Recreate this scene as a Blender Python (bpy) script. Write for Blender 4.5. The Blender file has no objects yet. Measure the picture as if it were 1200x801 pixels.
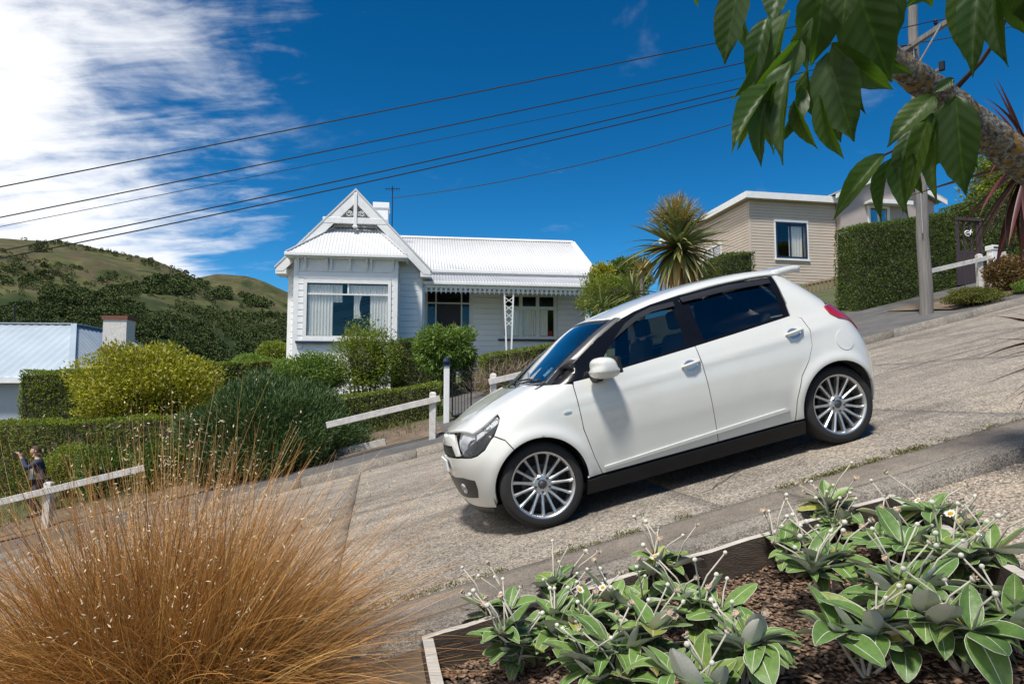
import bpy, bmesh, math, random
import numpy as np
from mathutils import Vector, Matrix, Quaternion, geometry
random.seed(7); RNG = np.random.default_rng(11)
SC = bpy.context.scene
COL = SC.collection
R = math.radians

# ------------------------------------------------------------------ camera, sky, sun, exposure
CAMZ = 1.6; FPX = 800.0; PITCH = R(4.5)
cam_d = bpy.data.cameras.new('camera'); cam = bpy.data.objects.new('camera', cam_d); COL.objects.link(cam)
cam_d.sensor_width = 36.0; cam_d.lens = 36.0 * FPX / 1200.0
cam_d.clip_start = 0.05; cam_d.clip_end = 20000
cam.location = (0, 0, CAMZ); cam.rotation_euler = (R(90) + PITCH, 0, 0)
SC.camera = cam

SUN_DIR = Vector((-0.38, -0.74, 1.64)).normalized()          # towards the sun: high, left, a little behind the camera
sun_el = math.asin(SUN_DIR.z); sun_az = math.atan2(SUN_DIR.x, SUN_DIR.y)
w = bpy.data.worlds.new('World'); SC.world = w; w.use_nodes = True
nt = w.node_tree; nt.nodes.clear()
def N(tree, typ, **kw):
    n = tree.nodes.new(typ)
    for k, v in kw.items():
        if k == 'inp':
            for i, val in v.items(): n.inputs[i].default_value = val
        else: setattr(n, k, v)
    return n
def sky_world():
    L = nt.links.new
    out = N(nt, 'ShaderNodeOutputWorld'); bg = N(nt, 'ShaderNodeBackground', inp={1: 0.135})
    sky = N(nt, 'ShaderNodeTexSky', sky_type='NISHITA')
    sky.sun_disc = False; sky.sun_elevation = sun_el; sky.sun_rotation = sun_az
    sky.altitude = 100; sky.air_density = 0.8; sky.dust_density = 0.0; sky.ozone_density = 4.0
    hs = N(nt, 'ShaderNodeHueSaturation', inp={0: 0.484, 1: 1.34, 2: 0.54})
    L(sky.outputs[0], hs.inputs['Color'])
    gm = N(nt, 'ShaderNodeGamma', inp={1: 1.3}); L(hs.outputs[0], gm.inputs[0])
    # clouds on a flat layer high above: direction divided by its height
    tc = N(nt, 'ShaderNodeTexCoord'); sx = N(nt, 'ShaderNodeSeparateXYZ'); L(tc.outputs['Generated'], sx.inputs[0])
    def M(op, a, b=None, c=None):
        n = N(nt, 'ShaderNodeMath', operation=op)
        for i, q in enumerate((a, b, c)):
            if q is None: continue
            if isinstance(q, (int, float)): n.inputs[i].default_value = q
            else: L(q, n.inputs[i])
        return n.outputs[0]
    zz = M('ADD', M('MAXIMUM', sx.outputs[2], 0.0), 0.15)
    qx = M('DIVIDE', sx.outputs[0], zz); qy = M('DIVIDE', sx.outputs[1], zz)
    cv = N(nt, 'ShaderNodeCombineXYZ'); L(qx, cv.inputs[0]); L(qy, cv.inputs[1])
    def noise(rot, scl, scale, detail, rough, dist=0.0):
        mp = N(nt, 'ShaderNodeMapping'); mp.inputs['Rotation'].default_value = (0, 0, R(rot)); mp.inputs['Scale'].default_value = scl
        L(cv.outputs[0], mp.inputs[0])
        nz = N(nt, 'ShaderNodeTexNoise', inp={'Scale': scale, 'Detail': detail, 'Roughness': rough, 'Distortion': dist})
        L(mp.outputs[0], nz.inputs['Vector']); return nz.outputs[0]
    n1 = noise(20, (1, 1, 1), 1.3, 4, 0.5)
    n2 = noise(52, (1.0, 3.4, 1), 2.6, 8, 0.62, 0.5)
    n3 = noise(35, (1, 1, 1), 3.0, 8, 0.6, 0.3)
    e = M('ADD', qx, M('MULTIPLY', M('MAXIMUM', qy, 0.0), 0.36))
    e = M('ADD', e, M('MULTIPLY', M('SUBTRACT', n1, 0.5), 0.75))
    body = N(nt, 'ShaderNodeMapRange', interpolation_type='SMOOTHSTEP'); L(e, body.inputs[0])
    for i, v in ((1, 0.34), (2, -0.72), (3, 0.0), (4, 1.0)): body.inputs[i].default_value = v
    st = M('SUBTRACT', M('ADD', M('MULTIPLY', body.outputs[0], 1.55), M('MULTIPLY', M('ADD', M('MULTIPLY', n2, 0.6), M('MULTIPLY', n3, 0.6)), 3.0)), 2.36)
    den = N(nt, 'ShaderNodeMapRange', interpolation_type='SMOOTHSTEP'); L(st, den.inputs[0])
    for i, v in ((1, -0.15), (2, 1.0), (3, 0.0), (4, 1.0)): den.inputs[i].default_value = v
    dn = M('MULTIPLY', den.outputs[0], M('POWER', body.outputs[0], 0.30))
    # a few stray wisps in the open blue
    wi = N(nt, 'ShaderNodeMapRange', interpolation_type='SMOOTHSTEP'); L(M('ADD', M('MULTIPLY', n3, 0.6), M('MULTIPLY', noise(5, (1, 1, 1), 1.9, 2, 0.5), 0.5)), wi.inputs[0])
    for i, v in ((1, 0.62), (2, 0.90), (3, 0.0), (4, 0.50)): wi.inputs[i].default_value = v
    dens = M('MAXIMUM', dn, wi.outputs[0])
    mx = N(nt, 'ShaderNodeMix', data_type='RGBA'); L(dens, mx.inputs['Factor'])
    L(gm.outputs[0], mx.inputs['A']); mx.inputs['B'].default_value = (6.2, 6.3, 6.5, 1)
    L(mx.outputs['Result'], bg.inputs[0]); L(bg.outputs[0], out.inputs[0])
sky_world()
sun_d = bpy.data.lights.new('sun', 'SUN'); sun_d.energy = 4.2; sun_d.angle = R(7.0); sun_d.color = (1.0, 0.95, 0.87)
sun = bpy.data.objects.new('sun', sun_d); COL.objects.link(sun); sun.location = (0, 0, 60)
sun.rotation_euler = SUN_DIR.to_track_quat('Z', 'Y').to_euler()
vs = SC.view_settings; vs.view_transform = 'Standard'; vs.look = 'None'; vs.gamma = 1.0; vs.use_curve_mapping = False
vs.exposure = 0.34
SC.render.engine = 'CYCLES'; SC.cycles.max_bounces = 6; SC.cycles.transparent_max_bounces = 12

# ------------------------------------------------------------------ where things stand
YAW = R(11.1); GR = 0.236
SV = Vector((math.cos(YAW), math.sin(YAW), 0)); NV = Vector((-math.sin(YAW), math.cos(YAW), 0))   # along / across the street
def zr(s):                                                    # height of the road
    if s > 45: return 0.4127 + GR * (45 + 25 * (1 - math.exp(-(s - 45) / 25)))
    if s < -22: return 0.4127 + GR * (-22 - 14 * (1 - math.exp((s + 22) / 14)))
    return 0.4127 + GR * s
def bank(n):                                                  # rise of the ground across the street
    if n < 3.4: return -0.075 - 0.02 * max(0, 3.0 - n) ** 0.5
    if n < 11.75: return 0.0
    if n < 28: return 0.13 + 0.105 * (n - 11.75)
    if n < 45: return 1.836
    return 1.836
def zg(s, n):
    z = zr(s) + bank(n)
    if n > 34:                                                # land falls away into the valley
        z += -min(1, (n - 34) / 120) ** 1.3 * 14
    return z
def P3(s, n, dz=0.0, g=None):
    p = SV * s + NV * n; p.z = (zr(s) if g is None else g) + dz
    return p
def sn(x, y): v = Vector((x, y, 0)); return v.dot(SV), v.dot(NV)
def gz(x, y): s, n = sn(x, y); return zg(s, n)
def at(px, py, Y):                                            # point seen in a direction at a chosen real distance
    u, v = (px - 600) / FPX, -(py - 400.5) / FPX
    d = Vector((u, math.cos(PITCH) - v * math.sin(PITCH), v * math.cos(PITCH) + math.sin(PITCH)))
    return Vector((0, 0, CAMZ)) + d * (Y / d.y)

# ------------------------------------------------------------------ materials
MATS = {}
def newmat(name):
    m = bpy.data.materials.new(name); m.use_nodes = True; t = m.node_tree
    b = t.nodes['Principled BSDF']; MATS[name] = m
    return m, t, b
def ramp(t, fac, stops):
    r = N(t, 'ShaderNodeValToRGB'); cr = r.color_ramp
    while len(cr.elements) > len(stops): cr.elements.remove(cr.elements[-1])
    while len(cr.elements) < len(stops): cr.elements.new(1.0)
    for e, (p, c) in zip(cr.elements, stops): e.position = p; e.color = (*c, 1)
    t.links.new(fac, r.inputs[0]); return r.outputs[0]
def bump(t, b, height, strength, dist):
    bn = N(t, 'ShaderNodeBump', inp={'Strength': strength, 'Distance': dist}); t.links.new(height, bn.inputs['Height'])
    t.links.new(bn.outputs[0], b.inputs['Normal']); return bn
def coords(t, kind='Object', scale=(1, 1, 1)):
    tc = N(t, 'ShaderNodeTexCoord'); mp = N(t, 'ShaderNodeMapping'); mp.inputs['Scale'].default_value = scale
    if kind == 'World':
        g = N(t, 'ShaderNodeNewGeometry'); t.links.new(g.outputs['Position'], mp.inputs[0])
    else: t.links.new(tc.outputs[kind], mp.inputs[0])
    return mp.outputs[0]
def tnoise(t, vec, scale, detail=4, rough=0.55, dist=0.0):
    n = N(t, 'ShaderNodeTexNoise', inp={'Scale': scale, 'Detail': detail, 'Roughness': rough, 'Distortion': dist})
    t.links.new(vec, n.inputs['Vector']); return n.outputs[0]
def simple(name, c1, c2=None, scale=6.0, rough=0.6, metal=0.0, bmp=0.0, bscale=30.0, coat=0.0, spec=0.5, stretch=(1, 1, 1), kind='World', detail=5):
    m, t, b = newmat(name)
    v = coords(t, kind, stretch)
    if c2 is None: c2 = tuple(c * 0.82 for c in c1)
    n = tnoise(t, v, scale, detail, 0.6)
    t.links.new(ramp(t, n, [(0.3, c2), (0.7, c1)]), b.inputs['Base Color'])
    b.inputs['Roughness'].default_value = rough; b.inputs['Metallic'].default_value = metal
    b.inputs['Coat Weight'].default_value = coat; b.inputs['Specular IOR Level'].default_value = spec
    if bmp: bump(t, b, tnoise(t, v, bscale, 6, 0.6), bmp, 0.02)
    return m
def leafmat(name, cols, trans=0.3, rough=0.55, hue_noise=True, spec=0.4):
    """leaf colours picked leaf by leaf"""
    m, t, b = newmat(name); L = t.links.new
    g = N(t, 'ShaderNodeNewGeometry')
    k = len(cols); c = ramp(t, g.outputs['Random Per Island'], [(i / max(1, k - 1), q) for i, q in enumerate(cols)])
    L(c, b.inputs['Base Color']); b.inputs['Roughness'].default_value = rough; b.inputs['Specular IOR Level'].default_value = spec
    tr = N(t, 'ShaderNodeBsdfTranslucent'); mxc = N(t, 'ShaderNodeMix', data_type='RGBA', blend_type='MULTIPLY', inp={'Factor': 1.0})
    L(c, mxc.inputs['A']); mxc.inputs['B'].default_value = (1.35, 1.45, 0.6, 1)
    L(mxc.outputs['Result'], tr.inputs[0])
    mx = N(t, 'ShaderNodeMixShader', inp={0: trans}); L(b.outputs[0], mx.inputs[1]); L(tr.outputs[0], mx.inputs[2])
    L(mx.outputs[0], t.nodes['Material Output'].inputs[0]); return m
def glassmat(name, tint, refl=1.0, rough=0.0, k=1.7):
    m, t, b = newmat(name); t.nodes.remove(b); L = t.links.new
    tr = N(t, 'ShaderNodeBsdfTransparent'); tr.inputs[0].default_value = (*tint, 1)
    gl = N(t, 'ShaderNodeBsdfGlossy', inp={'Roughness': rough}); gl.inputs[0].default_value = (refl, refl, refl, 1)
    fr = N(t, 'ShaderNodeFresnel', inp={0: 1.52}); mx = N(t, 'ShaderNodeMixShader')
    mm = N(t, 'ShaderNodeMath', operation='MULTIPLY', inp={1: k}); L(fr.outputs[0], mm.inputs[0])
    L(mm.outputs[0], mx.inputs[0]); L(tr.outputs[0], mx.inputs[1]); L(gl.outputs[0], mx.inputs[2])
    L(mx.outputs[0], t.nodes['Material Output'].inputs[0]); return m

# ------------------------------------------------------------------ object helpers
def link(name, me, mat=None, parent=None, smooth=False):
    o = bpy.data.objects.new(name, me); COL.objects.link(o)
    if mat is not None:
        for q in (mat if isinstance(mat, (list, tuple)) else [mat]): me.materials.append(MATS[q] if isinstance(q, str) else q)
    if smooth: me.polygons.foreach_set('use_smooth', [True] * len(me.polygons))
    if parent is not None: o.parent = parent
    return o
def tag(o, label=None, cat=None, group=None, kind=None):
    if label: o['label'] = label
    if cat: o['category'] = cat
    if group: o['group'] = group
    if kind: o['kind'] = kind
    return o
def empty(name, loc=(0, 0, 0), rz=0.0, label=None, cat=None, group=None):
    o = bpy.data.objects.new(name, None); COL.objects.link(o); o.location = loc; o.rotation_euler = (0, 0, rz); o.empty_display_size = 0.2
    return tag(o, label, cat, group)
def copy_tree(o, parent=None):
    c = o.copy(); COL.objects.link(c); c.parent = parent
    for ch in o.children: copy_tree(ch, c)
    return c
class MB:
    """collects boxes, bars, tubes; build() links them as one mesh"""
    def __init__(s): s.v = []; s.f = []; s.m = []; s.cur = 0
    def add(s, vs, fs):
        k = len(s.v); s.v += [tuple(v) for v in vs]; s.f += [tuple(i + k for i in f) for f in fs]; s.m += [s.cur] * len(fs); return s
    def box(s, x0, x1, y0, y1, z0, z1):
        return s.add([(x0, y0, z0), (x1, y0, z0), (x1, y1, z0), (x0, y1, z0), (x0, y0, z1), (x1, y0, z1), (x1, y1, z1), (x0, y1, z1)],
                     [(0, 3, 2, 1), (4, 5, 6, 7), (0, 1, 5, 4), (1, 2, 6, 5), (2, 3, 7, 6), (3, 0, 4, 7)])
    def hexa(s, b, t): return s.add(list(b) + list(t), [(0, 3, 2, 1), (4, 5, 6, 7), (0, 1, 5, 4), (1, 2, 6, 5), (2, 3, 7, 6), (3, 0, 4, 7)])
    def bar(s, a, b, w, h, up=(0, 0, 1)):
        a = Vector(a); b = Vector(b); d = (b - a).normalized(); u = Vector(up)
        sd = d.cross(u); sd = sd.normalized() if sd.length > 1e-6 else Vector((1, 0, 0)); u = sd.cross(d).normalized()
        q = [sd * (w / 2 * i) + u * (h / 2 * j) for i, j in ((-1, -1), (1, -1), (1, 1), (-1, 1))]
        return s.hexa([a + k for k in q], [b + k for k in q])
    def tube(s, pts, rad, n=8, caps=True):
        pts = [Vector(p) for p in pts]; k = len(pts)
        if not isinstance(rad, (list, tuple)): rad = [rad] * k
        vs = []; fs = []; ref = Vector((0, 0, 1))
        for i, p in enumerate(pts):
            d = (pts[min(i + 1, k - 1)] - pts[max(i - 1, 0)]).normalized()
            a = d.cross(ref)
            if a.length < 0.05: a = d.cross(Vector((1, 0, 0)))
            a.normalize(); b = d.cross(a).normalized()
            for j in range(n):
                t = 2 * math.pi * j / n; vs.append(p + (a * math.cos(t) + b * math.sin(t)) * rad[i])
        for i in range(k - 1):
            for j in range(n):
                fs.append((i * n + j, i * n + (j + 1) % n, (i + 1) * n + (j + 1) % n, (i + 1) * n + j))
        if caps: fs.append(tuple(range(n))[::-1]); fs.append(tuple((k - 1) * n + j for j in range(n)))
        return s.add(vs, fs)
    def lathe(s, prof, n=32, axis='Z', c=(0, 0, 0)):
        vs = []; fs = []; k = len(prof)
        for r, h in prof:
            for j in range(n):
                t = 2 * math.pi * j / n; x, y = r * math.cos(t), r * math.sin(t)
                vs.append({'Z': (c[0] + x, c[1] + y, c[2] + h), 'Y': (c[0] + x, c[1] + h, c[2] - y), 'X': (c[0] + h, c[1] + x, c[2] + y)}[axis])
        for i in range(k - 1):
            for j in range(n): fs.append((i * n + j, i * n + (j + 1) % n, (i + 1) * n + (j + 1) % n, (i + 1) * n + j))
        return s.add(vs, fs)
    def prism(s, poly, axis, a, b):
        """polygon in the plane across the axis, pulled from a to b"""
        k = len(poly)
        mk = {'Y': lambda p, h: (p[0], h, p[1]), 'X': lambda p, h: (h, p[0], p[1]), 'Z': lambda p, h: (p[0], p[1], h)}[axis]
        vs = [mk(p, a) for p in poly] + [mk(p, b) for p in poly]
        fs = [tuple(range(k)), tuple(range(2 * k - 1, k - 1, -1))] + [(i, (i + 1) % k, k + (i + 1) % k, k + i) for i in range(k)]
        return s.add(vs, fs)
    def mesh(s, name):
        me = bpy.data.meshes.new(name); me.from_pydata(s.v, [], s.f); me.update()
        if any(s.m): me.polygons.foreach_set('material_index', s.m)
        bm = bmesh.new(); bm.from_mesh(me); bmesh.ops.recalc_face_normals(bm, faces=bm.faces); bm.to_mesh(me); bm.free()
        return me
    def build(s, name, mat, parent=None, smooth=False, bevel=0.0):
        o = link(name, s.mesh(name), mat, parent, smooth)
        if bevel:
            b = o.modifiers.new('bevel', 'BEVEL'); b.width = bevel; b.segments = 2; b.limit_method = 'ANGLE'; b.angle_limit = R(40)
        return o
def autosmooth(o, ang=35):
    me = o.data; bm = bmesh.new(); bm.from_mesh(me)
    for f in bm.faces: f.smooth = True
    for e in bm.edges:
        if len(e.link_faces) == 2 and e.calc_face_angle(0) > R(ang): e.smooth = False
    bm.to_mesh(me); bm.free(); return o
def gridmesh(name, X, Y, Z, mat, parent=None, smooth=True):
    """X,Y,Z: 2-D arrays"""
    a, b = X.shape; v = np.stack([X, Y, Z], -1).reshape(-1, 3)
    i = np.arange(a * b).reshape(a, b)
    f = np.stack([i[:-1, :-1], i[1:, :-1], i[1:, 1:], i[:-1, 1:]], -1).reshape(-1, 4)
    me = npmesh(name, v, f); return link(name, me, mat, parent, smooth)
def npmesh(name, v, f):
    me = bpy.data.meshes.new(name); v = np.asarray(v, dtype=np.float32); f = np.asarray(f, dtype=np.int32); k = f.shape[1]
    me.vertices.add(len(v)); me.vertices.foreach_set('co', v.ravel())
    me.loops.add(f.size); me.loops.foreach_set('vertex_index', f.ravel())
    me.polygons.add(len(f)); me.polygons.foreach_set('loop_start', np.arange(0, f.size, k, dtype=np.int32)); me.polygons.foreach_set('loop_total', np.full(len(f), k, dtype=np.int32))
    me.update(calc_edges=True); me.validate(); return me
def unit(a): return a / np.maximum(1e-9, np.linalg.norm(a, axis=-1, keepdims=True))
def leaf_cloud(name, p, d, nrm, ln, wd, mat, parent=None, fold=0.25, smooth=False):
    """many small folded leaves: p base points, d pointing, nrm facing"""
    n = len(p); d = unit(d); sd = unit(np.cross(d, nrm)); up = np.cross(sd, d)
    ln = np.broadcast_to(np.asarray(ln, float), (n,))[:, None]; wd = np.broadcast_to(np.asarray(wd, float), (n,))[:, None]
    a = p; b = p + d * ln * 0.45 - sd * wd / 2 + up * wd * fold; c = p + d * ln - up * wd * fold; e = p + d * ln * 0.45 + sd * wd / 2 + up * wd * fold
    v = np.stack([a, b, c, e], 1).reshape(-1, 3); i = np.arange(n)[:, None] * 4
    f = np.concatenate([i + np.array([[0, 1, 2]]), i + np.array([[0, 2, 3]])], 1).reshape(-1, 3)
    o = link(name, npmesh(name, v, f), mat, parent); o['kind'] = 'stuff'; return o
def rnd_dir(n): return unit(RNG.normal(size=(n, 3)))
def lump(p, k=1.0, seed=0.0):
    """smooth pseudo-noise in -1..1"""
    x, y, z = p[..., 0] * k + seed, p[..., 1] * k + seed * 1.7, p[..., 2] * k - seed
    return (np.sin(x * 1.7 + 1.3 * np.sin(y * 1.1 + z * .7)) + np.sin(y * 2.3 + 1.1 * np.sin(z * 1.9 + x)) + np.sin(z * 2.9 + 1.7 * np.sin(x * 1.3 - y * .6)) + 0.6 * np.sin(3.7 * x + 2.9 * y + 1.1 * z)) / 3.6
# ------------------------------------------------------------------ surface materials
def aggregate(name, base, dark, light, scale=85.0, rough=0.85, tone=None, bmp=0.6):
    """concrete with exposed stones: pale, grey and tan pebbles in a worn matrix"""
    m, t, b = newmat(name); L = t.links.new; v = coords(t, 'World')
    vo = N(t, 'ShaderNodeTexVoronoi', feature='F1', inp={'Scale': scale, 'Randomness': 1.0}); L(v, vo.inputs['Vector'])
    sep = N(t, 'ShaderNodeSeparateColor'); L(vo.outputs['Color'], sep.inputs[0])
    st = ramp(t, sep.outputs[0], [(0.0, dark), (0.30, base), (0.62, tuple(0.5 * (a + c) for a, c in zip(base, light))), (0.86, light), (1.0, tuple(c * 0.55 for c in base))])
    edge = ramp(t, vo.outputs['Distance'], [(0.30, (1, 1, 1)), (0.75, (0.45, 0.43, 0.40))])
    mu = N(t, 'ShaderNodeMix', data_type='RGBA', blend_type='MULTIPLY', inp={'Factor': 0.8}); L(st, mu.inputs['A']); L(edge, mu.inputs['B'])
    big = ramp(t, tnoise(t, v, 0.55, 6, 0.62, 0.4), [(0.28, (0.62, 0.59, 0.56)), (0.5, (0.94, 0.92, 0.90)), (0.75, (1.18, 1.12, 1.04))])
    m2 = N(t, 'ShaderNodeMix', data_type='RGBA', blend_type='MULTIPLY', inp={'Factor': 1.0}); L(mu.outputs['Result'], m2.inputs['A']); L(big, m2.inputs['B'])
    mr = N(t, 'ShaderNodeMapping'); mr.inputs['Rotation'].default_value = (0, 0, -YAW); L(v, mr.inputs[0]); ms_ = N(t, 'ShaderNodeMapping'); ms_.inputs['Scale'].default_value = (0.16, 1.5, 0.3); L(mr.outputs[0], ms_.inputs[0])
    trk = ramp(t, tnoise(t, ms_.outputs[0], 1.6, 5, 0.6, 0.3), [(0.34, (0.70, 0.69, 0.68)), (0.52, (1.0, 1.0, 1.0)), (0.7, (1.10, 1.08, 1.05))])
    m4 = N(t, 'ShaderNodeMix', data_type='RGBA', blend_type='MULTIPLY', inp={'Factor': 1.0}); L(m2.outputs['Result'], m4.inputs['A']); L(trk, m4.inputs['B']); m2 = m4
    mid = ramp(t, tnoise(t, v, 5.0, 6, 0.7, 0.3), [(0.30, (0.74, 0.73, 0.72)), (0.62, (1.1, 1.08, 1.04))])
    m3 = N(t, 'ShaderNodeMix', data_type='RGBA', blend_type='MULTIPLY', inp={'Factor': 1.0}); L(m2.outputs['Result'], m3.inputs['A']); L(mid, m3.inputs['B'])
    L(m3.outputs['Result'], b.inputs['Base Color']); b.inputs['Roughness'].default_value = rough
    bump(t, b, vo.outputs['Distance'], -bmp, 0.006)
    return m
aggregate('road_concrete', (0.285, 0.260, 0.228), (0.095, 0.088, 0.080), (0.50, 0.465, 0.42), scale=88, bmp=0.6)
aggregate('kerb_concrete', (0.235, 0.222, 0.205), (0.12, 0.113, 0.105), (0.36, 0.34, 0.315), scale=120, bmp=0.4)
aggregate('channel_concrete', (0.265, 0.24, 0.212), (0.18, 0.16, 0.142), (0.33, 0.30, 0.27), scale=160, bmp=0.25)
aggregate('gravel_loose', (0.34, 0.29, 0.23), (0.12, 0.10, 0.085), (0.56, 0.50, 0.43), scale=60, bmp=1.0)
simple('asphalt', (0.125, 0.12, 0.115), (0.075, 0.073, 0.072), 2.2, 0.9, bmp=0.5, bscale=220)
simple('tar', (0.055, 0.048, 0.038), (0.085, 0.075, 0.055), 14, 0.95)
simple('soil', (0.085, 0.06, 0.042), (0.04, 0.028, 0.02), 9.0, 0.95, bmp=1.0, bscale=60)
simple('dry_ground', (0.19, 0.14, 0.095), (0.09, 0.066, 0.045), 4.0, 0.95, bmp=0.9, bscale=45)
simple('ground_cover', (0.075, 0.095, 0.03), (0.05, 0.048, 0.024), 1.6, 0.95, bmp=0.8, bscale=20)
simple('hedge_wood', (0.055, 0.05, 0.028), (0.03, 0.028, 0.016), 9.0, 0.95)
simple('white_paint', (0.80, 0.80, 0.79), (0.70, 0.70, 0.69), 5.0, 0.45, bmp=0.05, bscale=60)
simple('worn_white', (0.66, 0.64, 0.60), (0.44, 0.42, 0.39), 14.0, 0.7, bmp=0.3, bscale=60, stretch=(1, 1, 1))
simple('navy_paint', (0.012, 0.03, 0.07), None, 5, 0.4)
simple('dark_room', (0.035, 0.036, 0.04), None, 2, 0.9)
simple('bleached_timber', (0.56, 0.525, 0.475), (0.36, 0.33, 0.29), 7.0, 0.85, bmp=0.5, bscale=30, stretch=(1, 6, 6))
simple('dark_timber', (0.075, 0.055, 0.04), (0.035, 0.026, 0.02), 7.0, 0.85, bmp=0.5, bscale=30, stretch=(1, 6, 6))
simple('pole_wood', (0.25, 0.235, 0.22), (0.13, 0.12, 0.112), 3.0, 0.9, bmp=0.7, bscale=9, stretch=(14, 14, 0.5))
simple('iron', (0.02, 0.022, 0.026), None, 20, 0.5, 0.6)
simple('cable', (0.012, 0.012, 0.013), None, 20, 0.6)
simple('steel', (0.42, 0.43, 0.44), (0.3, 0.3, 0.31), 20, 0.4, 0.9)
simple('moss', (0.12, 0.13, 0.035), (0.06, 0.07, 0.02), 30, 0.95)
glassmat('window_glass', (0.985, 0.99, 0.99), k=0.6)
simple('curtain', (0.92, 0.90, 0.84), (0.86, 0.84, 0.78), 3.0, 0.9)

# ------------------------------------------------------------------ the ground, street and verges
def ground_sheet():
    ss = np.concatenate([np.linspace(-400, -45, 12), np.arange(-40, 60, 1.0), np.linspace(62, 400, 14)])
    ns = np.concatenate([np.linspace(-260, -30, 8), np.arange(-25, 3.0, 1.0), [3.2, 3.395, 3.45, 3.7, 4.5, 8, 11.5, 11.7, 11.76], np.arange(12.2, 48, 0.9), np.linspace(50, 260, 22)])
    S_, N_ = np.meshgrid(ss, ns, indexing='ij')
    Z = np.vectorize(zg)(S_, N_)
    inside = (N_ > 3.4) & (N_ < 11.78); Z = np.where(inside, Z - 0.12, Z)
    p = np.stack([S_, N_, Z], -1); rough = lump(p, 0.9, 3.0) * 0.05
    Z = np.where((N_ < 3.42) & (S_ > -9) & (S_ < 12), Z - 0.20, Z)
    Z = Z + np.where((N_ > 15.5), rough, np.where(N_ < 1.5, rough * .3, 0)) - np.where((N_ <= 3.42), 0.03, 0) - np.where((N_ > 11.7) & (N_ < 15.2), 0.03, 0)
    X = S_ * SV.x + N_ * NV.x; Y = S_ * SV.y + N_ * NV.y
    o = gridmesh('ground', X, Y, Z, 'ground_cover'); o['kind'] = 'structure'; return o
ground_sheet()
def strip(name, s0, s1, n0, n1, mat, dz0, dz1=None, ds=1.0, dn=0.4, parent=None, thick=0.0, kind='structure', wob=0.0, jag=0.0, seed=0.0):
    """a sheet that follows the slope of the street; optional thickness and uneven edges"""
    dz1 = dz0 if dz1 is None else dz1
    a = max(2, int(round((s1 - s0) / ds)) + 1); b = max(2, int(round(abs(n1 - n0) / dn)) + 1)
    S_, N_ = np.meshgrid(np.linspace(s0, s1, a), np.linspace(n0, n1, b), indexing='ij')
    T = (N_ - n0) / (n1 - n0); Zr = np.vectorize(zr)(S_) + dz0 + (dz1 - dz0) * T
    q = np.stack([S_, N_, S_ * 0], -1)
    Zr = Zr + wob * lump(q, 1.4, seed)
    Ne = N_ + jag * lump(q, 6.0, seed + 4) * ((T < 1e-6) | (T > 1 - 1e-6)); Se = S_.copy()
    Se[0, :] += jag * lump(q[0], 6, seed + 9); Se[-1, :] += jag * lump(q[-1], 6, seed + 2)
    X = Se * SV.x + Ne * NV.x; Y = Se * SV.y + Ne * NV.y
    i = np.arange(a * b).reshape(a, b)
    v = np.stack([X, Y, Zr], -1).reshape(-1, 3); f = np.stack([i[:-1, :-1], i[1:, :-1], i[1:, 1:], i[:-1, 1:]], -1).reshape(-1, 4)
    if thick:
        rim = np.concatenate([i[:, 0], i[-1, 1:], i[-2::-1, -1], i[0, -2:0:-1]]); k = len(v); low = v[rim] - np.array([0, 0, thick])
        m = len(rim); j = np.arange(m); v = np.concatenate([v, low])
        f = np.concatenate([f, np.stack([rim[j], k + j, k + (j + 1) % m, rim[(j + 1) % m]], -1)])
    me = npmesh(name, v, f); o = link(name, me, mat, parent)
    if kind: o['kind'] = kind
    return o
road = strip('road', -60, 90, 3.5, 11.72, 'tar', -0.035, ds=2.0, dn=2.0)
JOINT = [-0.25 + 2.38 * k for k in range(-8, 12)]
for k, s0 in enumerate(JOINT[:-1]):
    s1 = JOINT[k + 1]
    for q, (na, nb) in enumerate(((3.975, 7.50), (7.515, 11.60))):
        dz = random.uniform(-0.004, 0.004)
        strip('slab', s0 + 0.005, s1 - 0.005, na, nb, 'road_concrete', dz, ds=0.16, dn=0.22, parent=road, thick=0.05, kind=None, wob=0.004, jag=0.005, seed=k * 3.1 + q)
strip('far_slab_uphill', JOINT[-1] + 0.01, 88, 3.975, 11.6, 'road_concrete', 0, parent=road, thick=0.05, kind=None, ds=4).name = 'slab'
strip('slab', -58, JOINT[0] - 0.01, 3.975, 11.6, 'road_concrete', 0, parent=road, thick=0.05, kind=None, ds=4)
def crack(pts, wd=.010):
    v = []; f = []; k = 0
    q = [P3(s, n, .006) for s, n in pts]; fine = []
    for i in range(len(q) - 1):
        for j in range(8): fine.append(q[i].lerp(q[i + 1], j / 8) + SV * random.uniform(-.02, .02) + NV * random.uniform(-.02, .02))
    for i, p in enumerate(fine):
        d = (fine[min(i + 1, len(fine) - 1)] - fine[max(i - 1, 0)]).normalized(); sd = Vector((-d.y, d.x, 0)) * wd * random.uniform(.3, 1.0) * .5; v += [p - sd, p + sd]
    me = bpy.data.meshes.new('crack'); me.from_pydata([tuple(a) for a in v], [], [(2 * i, 2 * i + 1, 2 * i + 3, 2 * i + 2) for i in range(len(fine) - 1)]); link('crack', me, 'tar', road)
for c_ in ([(-.2, 7.5), (.3, 7.2), (.9, 7.1), (1.7, 6.7), (2.3, 6.9)], [(2.2, 4.4), (2.9, 4.9), (3.4, 5.0), (4.5, 5.4)], [(4.6, 7.0), (5.2, 7.7), (5.9, 7.9), (6.9, 8.6)], [(-2.5, 5.2), (-1.6, 5.6), (-1.2, 6.4), (-.3, 6.6)], [(7.1, 9.3), (8.0, 9.0), (9.3, 9.2)], [(.2, 9.9), (1.2, 9.6), (2.1, 10.2)]): crack(c_)
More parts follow.
